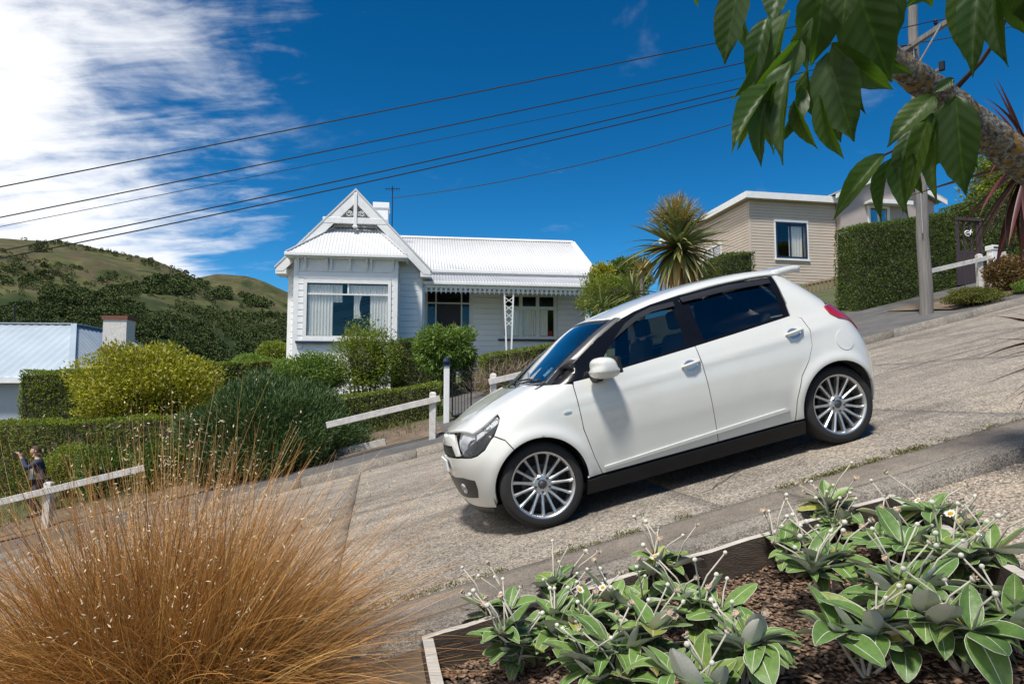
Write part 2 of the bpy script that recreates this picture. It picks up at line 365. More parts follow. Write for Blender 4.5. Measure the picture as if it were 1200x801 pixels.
# near side: smooth channel, rough flush kerb, gravel drive and bare earth
channel = strip('gutter', -58, 88, 3.60, 3.965, 'tar', -0.03, ds=4); near_kerb = strip('kerb', -58, 88, 3.41, 3.60, 'tar', -0.05, ds=4)
s0 = -9.0; k = 0
while s0 < 14:
    ln = random.uniform(2.2, 3.4)
    strip('channel_block', s0 + 0.004, s0 + ln - 0.002, 3.615, 3.962, 'channel_concrete', -0.004, 0.002, ds=0.07, dn=0.09, parent=channel, thick=0.05, kind=None, wob=0.006, jag=0.010, seed=k * 1.3)
    strip('kerb_stone', s0 + 0.20, s0 + ln + 0.197, 3.405, 3.60, 'kerb_concrete', 0.012, 0.008, ds=0.06, dn=0.05, parent=near_kerb, thick=0.11, kind=None, wob=0.006, jag=0.008, seed=k * 2.3 + 50)
    s0 += ln; k += 1
U_, N_ = np.meshgrid(np.linspace(0, 1, 40), np.linspace(-1.0, 3.40, 30), indexing='ij'); S_ = (2.795 - (3.30 - N_) * 0.38) + U_ * 7.0
Zq = 0.4127 + GR * S_ - 0.08 + 0.010 * lump(np.stack([S_, N_, S_ * 0], -1), 1.4, 3)
gridmesh('gravel_drive', S_ * SV.x + N_ * NV.x, S_ * SV.y + N_ * NV.y, Zq, 'gravel_loose')['kind'] = 'structure'
strip('bare_earth', -7.0, 0.22, -1.0, 3.40, 'dry_ground', -0.10, -0.075, ds=0.2, dn=0.2, wob=0.03, seed=8)
# far side: kerb, footpath, verge
far_kerb = strip('kerb', -58, 88, 11.62, 11.80, 'kerb_concrete', -0.02, ds=4)
s0 = -16.0; k = 0
while s0 < 30:
    ln = 1.85
    strip('kerb_stone', s0 + 0.006, s0 + ln - 0.006, 11.615, 11.80, 'kerb_concrete', 0.135, 0.14, ds=0.31, dn=0.09, parent=far_kerb, thick=0.22, kind=None, wob=0.006, jag=0.006, seed=k * 1.7 + 20)
    s0 += ln; k += 1
strip('pavement', 5.5, 30, 14.1, 15.9, 'asphalt', 0.372, 0.57, ds=1.0, dn=0.4, wob=0.006)
foot = strip('pavement', -58, 88, 11.805, 14.1, 'asphalt', 0.125, 0.125 + 0.105 * 2.3, ds=1.0, dn=0.4, wob=0.008)
strip('verge', -14, 1.2, 12.7, 14.6, 'dry_ground', 0.24, 0.44, ds=0.4, dn=0.3, wob=0.03, seed=5)
strip('verge', 11.9, 22, 12.3, 14.2, 'dry_ground', 0.20, 0.40, ds=0.4, dn=0.3, wob=0.02, seed=6)
# loose gravel on the drive and bark on the bed: real stones, one scatter each
def pebbles(name, pts, rad, mat, kindlabel, flat=0.6, elong=1.0):
    n = len(pts); base = np.array([(1, 0, 0), (-1, 0, 0), (0, 1, 0), (0, -1, 0), (0, 0, 1), (0, 0, -1)], float)
    tri = np.array([(0, 2, 4), (2, 1, 4), (1, 3, 4), (3, 0, 4), (2, 0, 5), (1, 2, 5), (3, 1, 5), (0, 3, 5)])
    sc = rad[:, None, None] * RNG.uniform(0.6, 1.25, (n, 1, 3)) * np.array([elong, 1, flat])
    v = base[None] * sc; a = RNG.uniform(0, 6.28, n); c, s_ = np.cos(a)[:, None], np.sin(a)[:, None]
    v = np.stack([v[..., 0] * c - v[..., 1] * s_, v[..., 0] * s_ + v[..., 1] * c, v[..., 2]], -1)
    t = RNG.normal(0, 0.25, (n, 1)); v[..., 2] += v[..., 0] * t
    v = (v + pts[:, None]).reshape(-1, 3); f = (tri[None] + np.arange(n)[:, None, None] * 6).reshape(-1, 3)
    o = link(name, npmesh(name, v, f), mat); o['kind'] = 'stuff'; o['label'] = kindlabel[0]; o['category'] = kindlabel[1]; return o
leafmat('stones', [(0.14, 0.125, 0.11), (0.33, 0.28, 0.23), (0.45, 0.40, 0.34), (0.24, 0.21, 0.185), (0.55, 0.50, 0.44), (0.30, 0.25, 0.20)], 0.0, 0.85)
leafmat('bark_chips', [(0.10, 0.055, 0.032), (0.20, 0.125, 0.08), (0.30, 0.21, 0.15), (0.07, 0.045, 0.03), (0.24, 0.14, 0.085)], 0.0, 0.9)
def scatter(n, s0, s1, n0, n1, dz, power=1.0):
    s = RNG.uniform(s0, s1, n); q = n0 + (n1 - n0) * RNG.uniform(0, 1, n) ** power
    z = np.array([zr(a) for a in s]) + dz
    return np.stack([s * SV.x + q * NV.x, s * SV.y + q * NV.y, z], -1)
p = scatter(30000, 2.0, 5.4, 1.2, 3.40, -0.078); sv = p[:, 0] * SV.x + p[:, 1] * SV.y; nvv = p[:, 0] * NV.x + p[:, 1] * NV.y
p = p[(sv > 2.83 - (3.30 - nvv) * 0.38)]
pebbles('loose_gravel', p, RNG.uniform(0.004, 0.011, len(p)), 'stones', ('loose tan and grey gravel on the drive beside the planter', 'gravel'))
# ------------------------------------------------------------------ the car
m, t, b = newmat('pearl_white'); b.inputs['Base Color'].default_value = (0.80, 0.80, 0.775, 1); b.inputs['Roughness'].default_value = 0.32
b.inputs['Coat Weight'].default_value = 1.0; b.inputs['Coat Roughness'].default_value = 0.03
v_ = coords(t, 'Object'); t.links.new(ramp(t, tnoise(t, v_, 2.0, 5, 0.6), [(0.3, (0.585, 0.595, 0.57)), (0.7, (0.625, 0.635, 0.61))]), b.inputs['Base Color'])
simple('black_trim', (0.016, 0.017, 0.02), (0.011, 0.012, 0.014), 8, 0.38, spec=0.5)
simple('gloss_black', (0.006, 0.006, 0.007), (0.004, 0.004, 0.005), 8, 0.22, spec=0.3)
simple('pillar_black', (0.05, 0.05, 0.055), (0.04, 0.04, 0.045), 8, 0.3)
simple('lamp_bowl', (0.74, 0.76, 0.78), (0.50, 0.52, 0.55), 18, 0.22, 0.3, kind='Object')
simple('skirt_black', (0.010, 0.011, 0.015), (0.007, 0.008, 0.010), 6, 0.45, spec=0.3)
simple('rubber', (0.018, 0.018, 0.019), (0.012, 0.012, 0.013), 20, 0.8, kind='Object')
simple('alloy', (0.62, 0.63, 0.64), (0.52, 0.53, 0.54), 10, 0.30, 0.85, kind='Object')
simple('brake_metal', (0.10, 0.10, 0.105), None, 10, 0.5, 0.7)
simple('cabin_cloth', (0.075, 0.078, 0.085), None, 30, 0.9)
simple('lamp_chrome', (0.72, 0.74, 0.76), (0.35, 0.37, 0.40), 14, 0.12, 0.9, kind='Object')
simple('lamp_red', (0.42, 0.008, 0.018), (0.30, 0.005, 0.012), 12, 0.12, coat=1.0)
simple('sticker', (0.70, 0.82, 0.84), (0.60, 0.75, 0.80), 40, 0.6)
glassmat('car_glass', (0.68, 0.73, 0.71)); glassmat('privacy_glass', (0.22, 0.24, 0.25)); glassmat('screen_glass', (0.55, 0.66, 0.65)); glassmat('lens_clear', (0.95, 0.96, 0.97), k=1.0)
simple('plate_white', (0.7, 0.7, 0.7), None, 10, 0.5)

I = np.interp
def cub(xs, ys):
    """smooth curve through points (monotone slopes)"""
    xs = np.array(xs, float); ys = np.array(ys, float); h = np.diff(xs); dl = np.diff(ys) / h; m = np.zeros(len(xs)); m[0], m[-1] = dl[0], dl[-1]
    for i in range(1, len(xs) - 1):
        if dl[i - 1] * dl[i] > 0: w1 = 2 * h[i] + h[i - 1]; w2 = h[i] + 2 * h[i - 1]; m[i] = (w1 + w2) / (w1 / dl[i - 1] + w2 / dl[i])
    def f(x):
        x = np.clip(np.asarray(x, float), xs[0], xs[-1]); i = np.clip(np.searchsorted(xs, x) - 1, 0, len(h) - 1); t = (x - xs[i]) / h[i]
        return (1 + 2 * t) * (1 - t) ** 2 * ys[i] + t * (1 - t) ** 2 * h[i] * m[i] + t * t * (3 - 2 * t) * ys[i + 1] + t * t * (t - 1) * h[i] * m[i + 1]
    return f
Hz = cub([.12, .22, .35, .55, .70, .82, .90, .96, 1.02, 1.15, 1.30, 1.38, 1.43, 1.47], [.725, .770, .806, .838, .843, .830, .815, .795, .770, .722, .655, .610, .545, .44])
Fz = cub([.12, .20, .30, .42, .55, .66, .75, .85, 1.0], [.395, .325, .285, .260, .248, .256, .28, .34, .47])
Rz = cub([.12, .22, .32, .45, .60, .75, .88, 1.0, 1.12, 1.25, 1.36, 1.47], [3.62, 3.70, 3.735, 3.75, 3.745, 3.715, 3.665, 3.585, 3.49, 3.375, 3.27, 3.15])
Zt = cub([.15, .20, .26, .37, .52, .67, .85, 1.0, 1.25], [.56, .655, .715, .785, .86, .918, .968, 1.0, 1.03])
def Ex(x): return I(x, [.2, .5, .95], [2.6, 3.2, 6.0])
LF, LR, PF, PR, X0, X1, ZM = .50, .48, 2.7, 2.9, .78, 3.25, .42
AF, AR = .62, .48
def smooth01(a): a = np.clip(a, 0, 1); return a * a * (3 - 2 * a)
WHEELS = ((.80, .295), (3.19, .295))
def surf(t, z):
    """skin of the car: t runs from the middle of the nose along the side to the middle of the tail"""
    t = np.asarray(t, float); z = np.asarray(z, float)
    xa = Fz(z) + LF; xb = Rz(z) - LR
    u = (t - X0) / (X1 - X0); x = xa + (xb - xa) * np.clip(u, 0, 1); wf = np.ones_like(x)
    ph = np.clip(np.pi / 2 - (X0 - t) / AF, 0, np.pi / 2); fr = t < X0
    x = np.where(fr, xa - LF * np.cos(ph) ** (2 / PF), x); wf = np.where(fr, np.sin(ph) ** (2 / PF), wf)
    ph = np.clip(np.pi / 2 - (t - X1) / AR, 0, np.pi / 2); re = t > X1
    x = np.where(re, xb + LR * np.cos(ph) ** (2 / PR), x); wf = np.where(re, np.sin(ph) ** (2 / PR), wf)
    e = Ex(x); q = np.clip((z - ZM) / np.maximum(.02, Zt(x) - ZM), 0, 1); roll = np.maximum(1 - q ** e, 1e-4) ** (1 / e)
    low = np.minimum(Hz(z), .842) ; hf = np.where(z < .62, low, .842)
    mixv = smooth01((x - .95) / .28)
    y = (hf * roll * (1 - mixv) + Hz(z) * mixv) * wf
    for cx, cz in WHEELS:
        r = np.hypot(x - cx, z - cz); y = y + .024 * np.exp(-((r - .345) / .055) ** 2) * smooth01((z - .14) / .15)
    # shoulder crease along the doors and a hollow below it
    y = y + .006 * np.exp(-((z - (.80 + .045 * (x - 1.2))) / .035) ** 2) * smooth01((x - .9) / .4) * smooth01((3.4 - x) / .4)
    y = y - .006 * np.exp(-((z - .46) / .10) ** 2) * smooth01((x - 1.2) / .2) * smooth01((2.75 - x) / .2)
    return np.stack([x, y, z], -1)
def snorm(t, z):
    h = 1e-3; a = surf(t + h, z) - surf(t - h, z); b = surf(t, z + h) - surf(t, z - h); n = np.cross(b, a); n = unit(n)
    n = np.where((n[..., 1:2] < -0.2), -n, n); return n
def x2t(x, z):
    x = np.asarray(x, float); z = np.asarray(z, float); xa = Fz(z) + LF; xb = Rz(z) - LR
    t = X0 + (x - xa) / (xb - xa) * (X1 - X0)
    c = np.clip((xa - x) / LF, 0, 1); t = np.where(x < xa, X0 - AF * (np.pi / 2 - np.arccos(c ** (PF / 2))), t)
    c = np.clip((x - xb) / LR, 0, 1); t = np.where(x > xb, X1 + AR * (np.pi / 2 - np.arccos(c ** (PR / 2))), t)
    return t
def inpoly(P, poly):
    x, y = P[:, 0], P[:, 1]; r = np.zeros(len(P), bool); k = len(poly)
    for i in range(k):
        (xa, ya), (xb, yb) = poly[i], poly[(i + 1) % k]
        c = ((ya > y) != (yb > y)) & (x < (xb - xa) * (y - ya) / (yb - ya + 1e-12) + xa); r ^= c
    return r
def densify(poly, d=.03):
    o = []
    for i in range(len(poly)):
        a = np.array(poly[i], float); b = np.array(poly[(i + 1) % len(poly)], float); k = max(1, int(np.ceil(np.linalg.norm(b - a) / d)))
        o += [a + (b - a) * j / k for j in range(k)]
    return np.array(o)
def inset(poly, d):
    P = np.asarray(poly, float); k = len(P); area = sum(P[i][0] * P[(i + 1) % k][1] - P[(i + 1) % k][0] * P[i][1] for i in range(k)); sg = 1 if area > 0 else -1
    o = []
    for i in range(k):
        e1 = P[i] - P[i - 1]; e2 = P[(i + 1) % k] - P[i]; n1 = np.array([-e1[1], e1[0]]) / (np.linalg.norm(e1) + 1e-9); n2 = np.array([-e2[1], e2[0]]) / (np.linalg.norm(e2) + 1e-9)
        n = n1 + n2; L_ = np.linalg.norm(n); n = n / max(L_, .5); o.append(P[i] + sg * n * d * min(1.6, 1 / max(.4, L_ / 2)))
    return np.array(o)
def arc(cx, cz, r, a0, a1, k=20): return [(cx + r * math.cos(R(a0 + (a1 - a0) * i / k)), cz + r * math.sin(R(a0 + (a1 - a0) * i / k))) for i in range(k + 1)]
def panel(name, poly, mat, parent, side=-1, off=0.0, gap=.003, step=.035, lip=.016, space='xz', holes=()):
    """a body panel cut out of the car's skin along an outline in side view"""
    def prep(pl, g):
        pl = np.asarray(pl, float); pl = densify(pl)
        tz = np.stack([x2t(pl[:, 0], pl[:, 1]), pl[:, 1]], -1) if space == 'xz' else pl
        return inset(tz, g) if g else tz
    out = prep(poly, gap); hs = [prep(h, -gap) for h in holes]
    lo, hi = out.min(0), out.max(0)
    gx, gy = np.meshgrid(np.arange(lo[0], hi[0], step), np.arange(lo[1], hi[1], step * .8), indexing='ij'); g = np.stack([gx.ravel(), gy.ravel()], -1)
    g[:, 0] += (np.round((g[:, 1] - lo[1]) / (step * .8)) % 2) * step * .5
    keep = inpoly(g, out)
    for ring in [out] + hs:
        dmin = np.min(np.linalg.norm(g[:, None] - ring[None], axis=-1), 1); keep &= dmin > step * .42
    for h in hs: keep &= ~inpoly(g, h)
    pts = [out] + hs + [g[keep]]; allp = np.concatenate(pts); edges = []; k = 0
    for ring in [out] + hs:
        n = len(ring); edges += [(k + i, k + (i + 1) % n) for i in range(n)]; k += n
    r = geometry.delaunay_2d_cdt([Vector(q) for q in allp], edges, [], 0, 1e-6)
    V = np.array([tuple(q) for q in r[0]]); T = np.array([f for f in r[2] if len(f) == 3]); c = V[T].mean(1); ok = inpoly(c, out)
    for h in hs: ok &= ~inpoly(c, h)
    T = T[ok]
    S3 = surf(V[:, 0], V[:, 1]); n3 = snorm(V[:, 0], V[:, 1]); S3 = S3 + n3 * off
    vs = S3; ns = n3; fs = [T]; k = len(vs)
    for ring in [out] + hs:                                     # folded edge
        a = surf(ring[:, 0], ring[:, 1]); nn = snorm(ring[:, 0], ring[:, 1]); a = a + nn * off; bq = a - nn * lip; n = len(ring); j = np.arange(n)
        tv = np.roll(a, -1, 0) - np.roll(a, 1, 0); en = unit(np.cross(tv, nn))
        vs = np.concatenate([vs, a, bq]); ns = np.concatenate([ns, en, en])
        fs.append(np.concatenate([np.stack([k + j, k + n + j, k + (j + 1) % n], -1), np.stack([k + n + j, k + n + (j + 1) % n, k + (j + 1) % n], -1)])); k = len(vs)
    F = np.concatenate(fs)
    vs = vs * np.array([1, side, 1]); ns = ns * np.array([1, side, 1])
    # wind faces to agree with the outward normals
    fn = np.cross(vs[F[:, 1]] - vs[F[:, 0]], vs[F[:, 2]] - vs[F[:, 0]]); flip = (fn * ns[F].mean(1)).sum(1) < 0; F[flip] = F[flip][:, ::-1]
    me = npmesh(name, vs, F); o = link(name, me, mat, parent, True)
    if len(me.vertices) == len(ns): me.normals_split_custom_set_from_vertices([tuple(q) for q in ns])
    return o
car = empty('car', label='white five-door hatchback driving nose down along the steep concrete street', cat='car')
def belt(x): return I(x, [.86, 1.03, 1.17, 1.35, 2.08, 2.5, 2.95, 3.1], [.952, .945, .938, .940, .978, 1.004, 1.035, 1.05])
def zcut(x): e = Ex(x); return ZM + (Zt(x) - ZM) * (1 - .80 ** e) ** (1 / e)       # where the bonnet edge lies
bel = lambda a, b_, k=10: [(x, belt(x)) for x in np.linspace(a, b_, k)]
AR_ = .328
fender = [(1.165, .925)] + [(1.16, .60), (1.195, .40), (1.235, .262), (1.125, .262)] + arc(.80, .295, AR_, -6, 118, 26)
fender += [(.605, .660), (.545, .700), (.577, .743), (.619, .80), (.619, zcut(.619))] + [(x, zcut(x)) for x in np.linspace(.65, .96, 10)] + [(1.03, .950), (1.10, .940)]
fdoor = [(1.165, .905)] + bel(1.175, 2.145, 12) + [(2.147, .60), (2.15, .262), (1.235, .262), (1.195, .40), (1.16, .60)]
rdoor = bel(2.147, 2.985, 10) + [(3.055, 1.0), (3.075, .90), (3.05, .78), (2.99, .68), (2.90, .58)] + arc(3.19, .295, .385, 152, 172, 5) + [(2.79, .262), (2.15, .262), (2.147, .60)]
quarter = [(3.02, 1.372)] + [(2.995, 1.20), (2.975, 1.034)] + [(3.055, 1.0), (3.075, .90), (3.05, .78), (2.99, .68), (2.90, .58)] + arc(3.19, .295, .385, 152, 172, 5) + [(2.79, .262), (2.862, .262)] + arc(3.19, .295, AR_, 186, 20, 30) + [(3.56, .50), (3.61, .66), (3.60, .78), (3.55, .86), (3.34, 1.045), (3.37, 1.10), (3.30, 1.20), (3.20, 1.32), (3.17, 1.375)]
rbump = [(3.498, .41)] + [(3.56, .50), (3.61, .66), (3.60, .78)]
for sd in (-1, 1):
    panel('front_wing', fender, 'pearl_white', car, sd, step=.02)
    d1 = panel('front_door', fdoor, 'pearl_white', car, sd); d2 = panel('rear_door', rdoor, 'pearl_white', car, sd)
    panel('rear_quarter', quarter, 'pearl_white', car, sd, step=.022)
    # dark body shell behind the panel gaps
    shell = [(.47, .50)] + arc(.80, .295, AR_ + .004, 150, -10, 26) + [(1.14, .20), (2.85, .20)] + arc(3.19, .295, AR_ + .004, 190, 32, 26) + [(3.60, .52), (3.66, .66), (3.56, .9), (3.4, 1.10), (3.2, 1.33), (3.0, 1.36), (2.95, 1.03)] + bel(2.9, 1.05, 12) + [(.95, .93), (.62, .80), (.4, .68), (.30, .60)]
    panel('body_shell', shell, 'black_trim', car, sd, off=-.017, gap=0, lip=.004, step=.06)
    # windows: black frame round the glass, two panes
    dlo = [(1.02, .952)] + bel(1.06, 2.975, 16) + [(2.995, 1.20), (3.02, 1.365)] + [(x, zz) for x, zz in ((2.6, 1.388), (2.2, 1.385), (1.95, 1.362), (1.80, 1.335), (1.690, 1.305), (1.46, 1.200), (1.23, 1.070))]
    g1 = [(1.36, .968), (1.60, .967), (2.085, .998), (2.10, 1.15), (2.10, 1.315), (1.93, 1.315), (1.80, 1.285), (1.68, 1.235), (1.52, 1.12)]
    g2 = [(2.235, 1.008), (2.55, 1.028), (2.93, 1.055), (2.945, 1.20), (2.935, 1.325), (2.60, 1.345), (2.25, 1.338), (2.235, 1.2)]
    fr = panel('window_surround', dlo, 'gloss_black', car, sd, off=-.004, gap=.001, lip=.012, holes=[g1, g2])
    panel('front_side_window', g1, 'car_glass', car, sd, off=-.010, gap=-.002, lip=.003)
    panel('rear_side_window', g2, 'privacy_glass', car, sd, off=-.010, gap=-.002, lip=.003)
    visor = [(1.56, 1.155), (1.69, 1.253), (1.80, 1.300), (1.93, 1.330), (2.12, 1.335), (2.12, 1.300), (1.93, 1.292), (1.80, 1.262), (1.70, 1.22)]
    panel('wind_deflector', visor, 'black_trim', car, sd, off=.016, gap=0, lip=.006)
    panel('wind_deflector', [(2.19, 1.352), (2.6, 1.366), (2.95, 1.346), (2.95, 1.310), (2.6, 1.326), (2.19, 1.314)], 'black_trim', car, sd, off=.016, gap=0, lip=.006)
    # sill skirt and arch trims
    panel('side_skirt', [(1.12, .247), (2.862, .247), (2.88, .145), (1.10, .145)], 'skirt_black', car, sd, off=.012, gap=0, lip=.05)
    panel('door_moulding', [(1.26, .292), (1.26, .312), (2.0, .345), (2.72, .375), (2.76, .352), (2.0, .322)], 'pearl_white', car, sd, off=.013, gap=0, lip=.016)
    for h0, h1 in ((1.985, 2.13), (2.865, 3.015)):
        zc = .862 if h0 < 2.5 else .910
        cup = [(h0 + .07 + .052 * math.cos(a), zc - .008 + .040 * math.sin(a)) for a in np.linspace(0, 2 * math.pi, 18)[:-1]]
        panel('handle_cup', cup, 'alloy', d1 if h0 < 2.5 else d2, sd, off=.0015, gap=0, lip=.002, step=.02)
        q = [surf(x2t(xx, zc + dz), zc + dz) * np.array([1, sd, 1]) + np.array([0, sd * o_, 0]) for xx, dz, o_ in ((h0, -.006, .004), (h0 + .018, -.003, .030), (h0 + .075, .004, .038), (h1 - .018, .010, .030), (h1, .012, .004))]
        mb = MB(); mb.tube(q, [.010, .012, .013, .012, .010], 10); autosmooth(mb.build('handle', 'alloy' if False else 'pearl_white', d1 if h0 < 2.5 else d2))
    # head lamp, fog lamp recess, side repeater, tail lamp, fuel flap
    hl = [(.338, .590), (.325, .64), (.335, .695), (.372, .752), (.445, .795), (.53, .818), (.617, .816), (.575, .745), (.525, .685), (.465, .625), (.41, .592), (.37, .582)]
    lampr = panel('headlamp', hl, 'lamp_bowl', car, sd, off=-.020, gap=.001, lip=.004, step=.02)
    panel('headlamp_lens', hl, 'lens_clear', lampr, sd, off=.002, gap=.003, lip=.02, step=.02)
    for hx, hz_, rr in ((.392, .655, .052), (.462, .722, .048), (.530, .772, .030)):
        cpoint = surf(x2t(hx, hz_), hz_) * np.array([1, sd, 1]); nn = snorm(np.array(x2t(hx, hz_)), np.array(hz_)) * np.array([1, sd, 1])
        mb = MB(); mb.lathe([(rr, 0.0), (rr * .93, -.006), (rr * .72, -.022), (rr * .25, -.03), (.001, -.03)], 20); rf = mb.build('reflector', 'lamp_chrome', lampr, True)
        rf.rotation_mode = 'QUATERNION'; rf.rotation_quaternion = Vector(nn).to_track_quat('Z', 'Y'); rf.location = Vector(cpoint) - Vector(nn) * .008
    fog = [(.268, .300), (.252, .36), (.258, .425), (.30, .435), (.365, .415), (.372, .35), (.37, .285), (.31, .272)]
    fg = panel('fog_lamp_recess', fog, 'black_trim', car, sd, off=.003, gap=0, lip=.004, step=.02)
    cpoint = surf(x2t(.305, .352), .352) * np.array([1, sd, 1]); nn = snorm(np.array(x2t(.305, .352)), np.array(.352)) * np.array([1, sd, 1])
    mb = MB(); mb.lathe([(.040, .0), (.038, .012), (.030, .014), (.028, .004), (.001, .002)], 20); o = mb.build('fog_lamp', 'lamp_chrome', fg, True); o.rotation_mode = 'QUATERNION'; o.rotation_quaternion = Vector(nn).to_track_quat('Z', 'Y'); o.location = Vector(cpoint) + Vector(nn) * .002
    panel('side_repeater', [(1.075 + .03 * math.cos(a), .745 + .011 * math.sin(a)) for a in np.linspace(0, 2 * math.pi, 14)[:-1]], 'lens_clear', car, sd, off=.006, gap=0, lip=.006, step=.02)
    tl = [(3.295, 1.045), (3.42, 1.045), (3.52, 1.015), (3.60, .955), (3.655, .88), (3.70, .78), (3.67, .765), (3.615, .79), (3.55, .855), (3.46, .905), (3.36, .935), (3.305, .98)]
    panel('tail_lamp', tl, 'lamp_red', car, sd, off=.012, gap=.002, lip=.03, step=.02)
    ring = lambda r: [(3.335 + r * math.cos(a), .765 + r * 1.02 * math.sin(a)) for a in np.linspace(0, 2 * math.pi, 29)[:-1]]
    if sd == -1: panel('fuel_flap', ring(.078), 'pearl_white', car, sd, off=.004, gap=0, lip=.01, step=.02)
    # rear bumper corner and front bumper run round to the middle
    zlist = np.linspace(.22, .76, 13)
for nm, rows, t0, t1, mt in (('front_bumper', np.linspace(.185, .655, 20), None, None, 'pearl_white'), ('rear_bumper', np.linspace(.24, .80, 20), None, None, 'pearl_white')):
    # built in skin coordinates: outline runs from the centre line to the wheel arch
    if nm == 'front_bumper':
        side_pts = [(.545, .698), (.605, .658)] + [q for q in arc(.80, .295, AR_, 118, 190, 16)] + [(.47, .20)]
        lowz, topz = .20, .655; tz = [(float(x2t(x, z)), z) for x, z in side_pts]
        poly = tz + [(X0 - AF * math.pi / 2 * .9995, lowz), (X0 - AF * math.pi / 2 * .9995, .575)] + [(float(x2t(.338, .585)) - .05, .582), (float(x2t(.34, .587)), .580), (float(x2t(.37, .580)), .578), (float(x2t(.41, .590)), .588), (float(x2t(.465, .622)), .621), (float(x2t(.523, .682)), .682)]
    else:
        side_pts = [(3.498, .41)] + [q for q in arc(3.19, .295, AR_, 20, -6, 8)] + [(3.54, .24)]
        tz = [(float(x2t(x, z)), z) for x, z in side_pts]
        poly = tz + [(X1 + AR * math.pi / 2 * .9995, .24), (X1 + AR * math.pi / 2 * .9995, .72), (float(x2t(3.69, .72)), .72), (float(x2t(3.60, .78)), .78), (float(x2t(3.61, .66)), .66), (float(x2t(3.56, .5)), .5)]
    for sd in (-1, 1): panel(nm, poly, mt, car, sd, space='tz', step=.03)
    tm = X0 - AF * math.pi / 2 * .9995
    if nm == 'front_bumper':
        for sd in (-1, 1):
            panel('grille', [(tm, .59), (tm, .655), (tm + .24, .655), (tm + .28, .59)], 'black_trim', car, sd, space='tz', off=-.006, gap=.001)
            panel('nose_panel', [(tm, .660), (tm, .742), (tm + .335, .742), (tm + .338, .64), (tm + .346, .59), (tm + .285, .59), (tm + .245, .660)], 'pearl_white', car, sd, space='tz', step=.02)
            panel('lower_intake', [(tm, .26), (tm, .42), (tm + .30, .42), (tm + .34, .28)], 'black_trim', car, sd, space='tz', off=.003, gap=0, lip=.004)
            panel('front_lip', [(tm, .135), (tm, .20), (float(x2t(.47, .20)), .20), (float(x2t(.47, .14)), .14)], 'black_trim', car, sd, space='tz', off=.004, gap=0, lip=.03)
mb = MB(); mb.box(.226, .242, -.18, .18, .465, .555); mb.build('number_plate', 'plate_white', car, bevel=.004)
# bonnet, wipers' cowl, screen, roof, tailgate
prof = cub([.84, .88, 1.22, 1.55, 1.66, 1.84, 2.05, 2.3, 2.55, 2.8, 3.1, 3.2], [.945, .965, 1.165, 1.348, 1.376, 1.412, 1.446, 1.472, 1.483, 1.480, 1.456, 1.44])
KS = .20
def bonnet():
    U, Vv = np.meshgrid(np.linspace(0, 1, 26), np.linspace(-1, 1, 35), indexing='ij')
    yb = .80 * .842; x1 = .88 + KS * (Vv * yb * .97) ** 2 - .02
    x = .305 + (x1 - .305) * U + (1 - U) * .12 * np.abs(Vv) ** 2.2
    wf = np.sin(np.clip(np.arccos(np.clip((Fz(.6) + LF - x) / LF, 0, 1) ** (PF / 2)), 0, np.pi / 2)) ** (2 / PF)
    half = .80 * .842 * np.maximum(wf, .35); y = Vv * half * .995; rfv = np.abs(Vv) * .80
    e = Ex(x); z = ZM + (Zt(x) - ZM) * (1 - rfv ** e) ** (1 / e)
    z = z + .008 * np.exp(-((np.abs(Vv) - .62) / .10) ** 2) * smooth01(U * 3)
    o = gridmesh('bonnet', x, y, z, 'pearl_white', car); s_ = o.modifiers.new('edge', 'SOLIDIFY'); s_.thickness = .014; s_.offset = -1; return o
bonnet()
def sheet(name, x0, x1, yh, mat, dz=0.0, nx=20, ny=25, thick=.006, shift=True, parent=car):
    U, Vv = np.meshgrid(np.linspace(0, 1, nx), np.linspace(-1, 1, ny), indexing='ij'); xc = x0 + (x1 - x0) * U
    y = Vv * np.vectorize(lambda q: yh(q))(xc); x = xc + KS * y * y * (smooth01((2.3 - xc) / .9) if shift else 1)
    z = prof(xc) - .15 * y * y * smooth01((xc - 1.1) / .6) - .03 * smooth01((np.abs(Vv) - .86) / .14) * (1 if name == 'roof' else 0) + dz
    o = gridmesh(name, x, y, z, mat, parent); s_ = o.modifiers.new('edge', 'SOLIDIFY'); s_.thickness = thick; s_.offset = -1; return o
ywin = lambda q: float(I(q, [.88, 1.55], [.715, .590]))
ws = sheet('windscreen', .885, 1.545, ywin, 'screen_glass', dz=.0, thick=.004)
for sd in (-1, 1):                                             # screen pillars bridge the screen edge and the window surround
    k = 16; ed = np.array([(1.022, .953), (1.23, 1.071), (1.46, 1.201), (1.69, 1.305)]); tq = np.linspace(0, 1, k)
    ex_ = np.interp(tq, [0, .30, .67, 1], ed[:, 0]); ez_ = np.interp(tq, [0, .30, .67, 1], ed[:, 1]); B_ = surf(x2t(ex_, ez_), ez_) - np.array([0, .003, 0])
    q = .885 + (1.565 - .885) * tq; yy = np.array([ywin(v) for v in q]) - .004; A_ = np.stack([q + KS * yy * yy, yy, prof(q) - .15 * yy * yy * smooth01((q - 1.1) / .6) + .002], -1)
    rows = [A_ + (B_ - A_) * t_ + np.array([-.012, .010, .012]) * math.sin(math.pi * t_) for t_ in np.linspace(0, 1, 6)]
    G = np.stack(rows, 1) * np.array([1, sd, 1]); gridmesh('screen_pillar', G[..., 0], G[..., 1], G[..., 2], 'pillar_black', car)
sheet('screen_header_band', 1.535, 1.575, lambda q: .60, 'black_trim', dz=.002, nx=4)
yroof = lambda q: float(I(q, [1.56, 1.8, 2.3, 2.8, 3.12], [.575, .600, .605, .590, .565]))
sheet('roof', 1.565, 3.12, yroof, 'pearl_white', dz=.004, nx=40, ny=31, thick=.02)
U, Vv = np.meshgrid(np.linspace(0, 1, 6), np.linspace(-1, 1, 21), indexing='ij')
